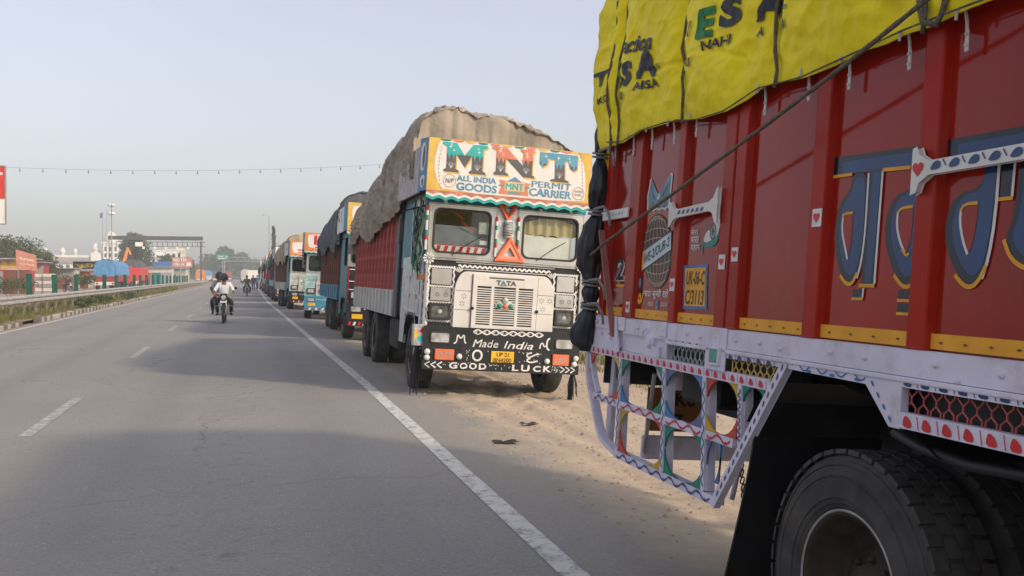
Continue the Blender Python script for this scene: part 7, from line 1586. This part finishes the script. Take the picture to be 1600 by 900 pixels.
def person(loc, yaw, pose, shirt, trousers, label, helmet=None, hair=True, group=None, scale=1.0):
    r = empty('person', loc, (0, 0, yaw), label=label, cat='person'); r.scale = (scale,) * 3
    if group: r['group'] = group
    J = pose
    V = [J['pelvis'], J['waist'], J['chest'], J['neck'], J['head'], J['crown']]; Ed = [(0, 1), (1, 2), (2, 3), (3, 4), (4, 5)]; rad = [(.14, .11), (.13, .10), (.16, .11), .055, (.085, .10), (.07, .08)]
    def chain(root_i, keys, rr):
        p = root_i
        for k, q in zip(keys, rr): V.append(k); Ed.append((p, len(V) - 1)); rad.append(q); p = len(V) - 1
    arms = []; legs = []
    for s_ in (0, 1):
        chain(2, J['arm'][s_], (.062, .048, .034, .030)); chain(0, J['leg'][s_], (.088, .062, .042, .035))
    skin('body', V, Ed, rad, Mskin, r)
    # clothes: slightly larger surfaces over the same joints
    V = [J['waist'], J['chest'], J['pelvis']]; Ed = [(0, 1), (0, 2)]; rad = [(.185, .165), (.215, .175), (.180, .155)]
    for s_ in (0, 1): chain(1, J['arm'][s_][:2] + [tuple(J['arm'][s_][1][i] * .75 + J['arm'][s_][2][i] * .25 for i in range(3))], (.080, .062, .055))
    skin('shirt', V, Ed, rad, shirt, r)
    V = [J['pelvis'], tuple(J['pelvis'][i] * .7 + J['waist'][i] * .3 for i in range(3))]; Ed = [(0, 1)]; rad = [(.150, .125), (.145, .115)]
    for s_ in (0, 1): chain(0, J['leg'][s_][:3], (.102, .078, .058))
    skin('trousers', V, Ed, rad, trousers, r)
    for s_ in (0, 1):
        a = J['leg'][s_][2]; b = J['leg'][s_][3]; skin('shoe', [a, b, tuple(b[i] + (b[i] - a[i]) * .25 for i in range(3))], [(0, 1), (1, 2)], [.045, .042, .03], Mdark, r)
        w_ = J['arm'][s_][2]; h_ = J['arm'][s_][3]; d = Vector(h_) - Vector(w_); d.normalize(); sd = d.cross(Vector((0, 0, 1))).normalized(); VV = [h_]; EE = []; RR = [.032]
        for k in range(4): q = Vector(h_) + d * (.05 + .01 * (k in (1, 2))) + sd * (-.024 + .016 * k); VV += [tuple(q), tuple(q + d * .02 + Vector((0, 0, -.025)))]; EE += [(0, len(VV) - 2), (len(VV) - 2, len(VV) - 1)]; RR += [.009, .008]
        q = Vector(h_) + sd * .035 + d * .02; VV.append(tuple(q)); EE.append((0, len(VV) - 1)); RR.append(.010); skin('hand', VV, EE, RR, Mskin, r, 1)
    hx, hy, hz = J['head']; cz = (J['head'][2] + J['crown'][2]) / 2
    mb = MB(); mb.lathe([(0, -.02), (.014, -.01), (.02, .02)], (hx, hy - .095, hz - .005), 'y', 6); mb.build('nose', Mskin, r)
    for s_ in (-1, 1): MB().lathe([(0, -.012), (.012, -.006), (.012, .005)], (hx + s_ * .032, hy - .085, hz + .03), 'y', 8).build('eye', Mdark, r); MB().lathe([(0, -.01), (.018, 0), (0, .01)], (hx + s_ * .088, hy, hz + .01), 'x', 8).build('ear', Mskin, r)
    if helmet:
        mb = MB(); mb.sheet(lambda a, b: (hx + .145 * math.cos(a * 6.283) * math.sin(.02 + b * 2.15), hy + .165 * math.sin(a * 6.283) * math.sin(.02 + b * 2.15), hz + .03 + .165 * math.cos(.02 + b * 2.15)), 20, 12, closed_u=True); h = mb.build('helmet', helmet, r, smooth=True)
        mb = MB(); mb.sheet(lambda a, b: (hx + .150 * math.cos(R(200 + 140 * a)), hy + .172 * math.sin(R(200 + 140 * a)), hz + .09 - .12 * b), 12, 4); mb.build('visor', mat('visor', (.02, .02, .025), .1, spec=.8), h, smooth=True)
    elif hair:
        mb = MB(); mb.sheet(lambda a, b: (hx + .105 * math.cos(a * 6.283) * math.sin(.02 + b * 1.6), hy + .018 + .115 * math.sin(a * 6.283) * math.sin(.02 + b * 1.6), hz + .05 + .115 * math.cos(.02 + b * 1.6)), 16, 8, closed_u=True); mb.build('hair', Mhair, r, smooth=True)
    return r
def ride_pose(dy=0, dz=0, passenger=False):
    P = dict(pelvis=(0, .12 + dy, .84 + dz), waist=(0, .10 + dy, 1.02 + dz), chest=(0, .03 + dy, 1.24 + dz), neck=(0, 0 + dy, 1.42 + dz), head=(0, -.02 + dy, 1.53 + dz), crown=(0, -.01 + dy, 1.62 + dz))
    if not passenger: P['arm'] = [[(s_ * .19, .02 + dy, 1.34), (s_ * .31, -.10, 1.10), (s_ * .34, -.36, 1.05), (s_ * .33, -.43, 1.05)] for s_ in (-1, 1)]
    else: P['arm'] = [[(s_ * .19, .02 + dy, 1.34 + dz), (s_ * .27, -.06 + dy, 1.10 + dz), (s_ * .20, -.25 + dy, .95 + dz), (s_ * .17, -.30 + dy, .92 + dz)] for s_ in (-1, 1)]
    P['leg'] = [[(s_ * .12, .10 + dy, .82 + dz), (s_ * .25, -.28 + dy, .70 + dz), (s_ * .22, .02 + dy, .34 + dz * .5), (s_ * .24, -.12 + dy, .29 + dz * .5)] for s_ in (-1, 1)]
    return P
def walk_pose(a):
    P = dict(pelvis=(0, 0, .92), waist=(0, 0, 1.08), chest=(0, -.02, 1.30), neck=(0, -.02, 1.47), head=(0, -.04, 1.58), crown=(0, -.03, 1.67))
    P['arm'] = [[(s_ * .19, -.01, 1.39), (s_ * .25, s_ * a * .14, 1.12), (s_ * .25, s_ * a * .24 - .08, .88), (s_ * .24, s_ * a * .26 - .10, .81)] for s_ in (-1, 1)]
    P['leg'] = [[(s_ * .10, 0, .88), (s_ * .11, -s_ * a * .20 - .04, .50), (s_ * .10, -s_ * a * .28 + .06, .09), (s_ * .11, -s_ * a * .28 - .10, .045)] for s_ in (-1, 1)]
    return P
def motorcycle(loc, yaw, label, m_body):
    r = empty('motorcycle', loc, (0, 0, yaw), label=label, cat='motorcycle', group='motorcycles on the road')
    for y in (-.66, .62):
        w_ = empty('wheel', (0, y, .30)); w_.parent = r
        MB().lathe([(.235, -.035), (.28, -.045), (.305, 0), (.28, .045), (.235, .035)], (0, 0, 0), 'x', 26, closed=True).build('tyre', Mrub, w_, smooth=True); MB().lathe([(.235, -.03), (.215, 0), (.235, .03)], (0, 0, 0), 'x', 22, closed=True).build('rim', Msteel, w_)
        mb = MB(); mb.lathe([(0, -.05), (.05, -.05), (.05, .05), (0, .05)], (0, 0, 0), 'x', 10)
        for k in range(8): q = k * math.pi / 4; mb.tube([(0, .04 * math.cos(q), .04 * math.sin(q)), (0, .23 * math.cos(q), .23 * math.sin(q))], .008, 4)
        mb.build('hub', Msteel, w_)
    for s_ in (-.085, .085): MB().tube([(s_, -.66, .30), (s_, -.50, .72), (s_ * .9, -.43, .92)], [.022, .026, .026], 8).build('fork', Msteel, r)
    MB().sheet(lambda a, b: (-.06 + .12 * a, -.66 + .335 * math.cos(R(60 + 110 * b)) * -1 if False else -.66 - .335 * math.cos(R(35 + 110 * b)), .30 + .335 * math.sin(R(35 + 110 * b))), 5, 10).build('mudguard', m_body, r)
    MB().lathe([(0, -.10), (.075, -.085), (.085, -.02), (.06, .06)], (0, -.52, .88), 'y', 14).build('headlamp', Mlamp, r); MB().cbox(-.12, .12, -.55, -.42, .80, 1.02, .03).build('fairing', m_body, r)
    o = MB().box(-.11, .11, -.62, -.61, .70, .77).build('number_plate', Mwht2, r)
    MB().tube([(-.36, -.40, 1.04), (-.22, -.44, 1.03), (-.08, -.42, .97), (.08, -.42, .97), (.22, -.44, 1.03), (.36, -.40, 1.04)], .014, 7).build('handlebar', Msteel, r)
    for s_ in (-1, 1):
        m_ = empty('mirror'); m_.parent = r; MB().tube([(s_ * .26, -.43, 1.03), (s_ * .36, -.44, 1.18)], .007, 5).build('stalk', Mdark, m_); MB().lathe([(0, -.015), (.05, -.01), (.052, .01), (0, .012)], (s_ * .40, -.44, 1.20), 'y', 12).build('glass', Mdark, m_); MB().lathe([(0, -.03), (.03, -.02), (.025, .02)], (s_ * .20, -.50, .90), 'y', 8).build('indicator', Mor, r)
    MB().cbox(-.13, .13, -.36, .10, .74, .94, .05).build('tank', m_body, r); MB().cbox(-.13, .13, .08, .80, .72, .82, .03).build('seat', Mdark, r); MB().cbox(-.14, .14, -.28, .22, .30, .62, .04).build('engine', Msteel, r); MB().cbox(-.10, .10, .5, .95, .55, .74, .03).build('tail', m_body, r)
    for s_ in (-1, 1): MB().tube([(s_ * .10, -.40, .62), (s_ * .30, -.38, .58), (s_ * .32, -.36, .40), (s_ * .12, -.32, .32)], .012, 6).build('crash_bar', Msteel, r); MB().tube([(s_ * .12, -.02, .30), (s_ * .30, -.04, .28)], .014, 6).build('footrest', Mdark, r)
    MB().tube([(.16, -.2, .32), (.19, .3, .30), (.20, .8, .36)], [.025, .03, .045], 8).build('exhaust', Msteel, r)
    return r
bx_, by_ = at(350, 32.9)
motorcycle((bx_, by_ + .35, 0), R(-1), 'motorcycle ridden toward the camera in the near lane with two people', mat('bike_black', (.015, .015, .02), .3, coat=.4))
person((bx_, by_ + .35, 0), R(-1), ride_pose(), Mshirt, Mjean, 'person in white shirt and dark helmet steering the nearest motorcycle', helmet=mat('helmet_black', (.015, .015, .018), .25, coat=.5))
person((bx_ - .17, by_ + .35, 0), R(-1), ride_pose(.44, .05, True), mat('grey_shirt', (.30, .30, .33), .8), Mjean, 'person riding pillion behind the white-shirted rider, head showing at left', helmet=mat('helmet_dark', (.02, .02, .025), .4))
bx_, by_ = at(386, 78)
motorcycle((bx_, by_, 0), 0, 'smaller motorcycle farther up the road with one rider', MATS['bike_black']); person((bx_, by_, 0), 0, ride_pose(), mat('olive_shirt', (.12, .13, .10), .8), Mjean, 'person in olive shirt on the farther motorcycle', hair=True)
bx_, by_ = at(106, 96); motorcycle((bx_, by_, 0), R(35), 'parked dark motorcycle beyond the median panels', MATS['bike_black']); person((bx_, by_, 0), R(35), ride_pose(), Mjean, Mjean, 'person in dark clothes sitting on the parked motorcycle beyond the median')
for i, (px, D, a, sh, lab) in enumerate(((396, 112, 1, Mjean, 'person in dark shirt walking beside the truck row, left one of two'), (402, 116, -1, mat('dull_blue', (.06, .10, .18), .8), 'person in dull blue shirt walking beside the truck row, right one of two'), (84, 86, 1, Mshirt, 'person in white standing by the crates beyond the median'))):
    x, y = at(px, D); person((x, y, 0), .2 * i, walk_pose(a), sh, Mjean, lab)
# oncoming traffic far up the road
x, y = at(395, 215); o = lorry(x, y, 0, 'far oncoming truck with blue front and white header board', Mwwall, None, mat('far_blue', (.05, .22, .45), .5), 3.0)
x, y = at(384, 240); o = lorry(x, y, 0, 'far oncoming pale truck left of the blue-fronted one', Mwash, Mwash, Mwwall, 2.5, 3.4)

# ---------------------------------------------------------------- haze
HZ = MB(); HZ.box(-420, 420, -60, 900, -1.5, 34)
hm_, N, L, b = nodes('haze_air'); N.remove(b); pv = N.new('ShaderNodeVolumePrincipled'); pv.inputs['Color'].default_value = (.88, .94, 1.0, 1); pv.inputs['Density'].default_value = 0.0010; pv.inputs['Anisotropy'].default_value = 0.1
L.new(pv.outputs[0], N['Material Output'].inputs['Volume'])
tag(HZ.build('haze', hm_), 'pale morning haze over the road', kind='stuff')
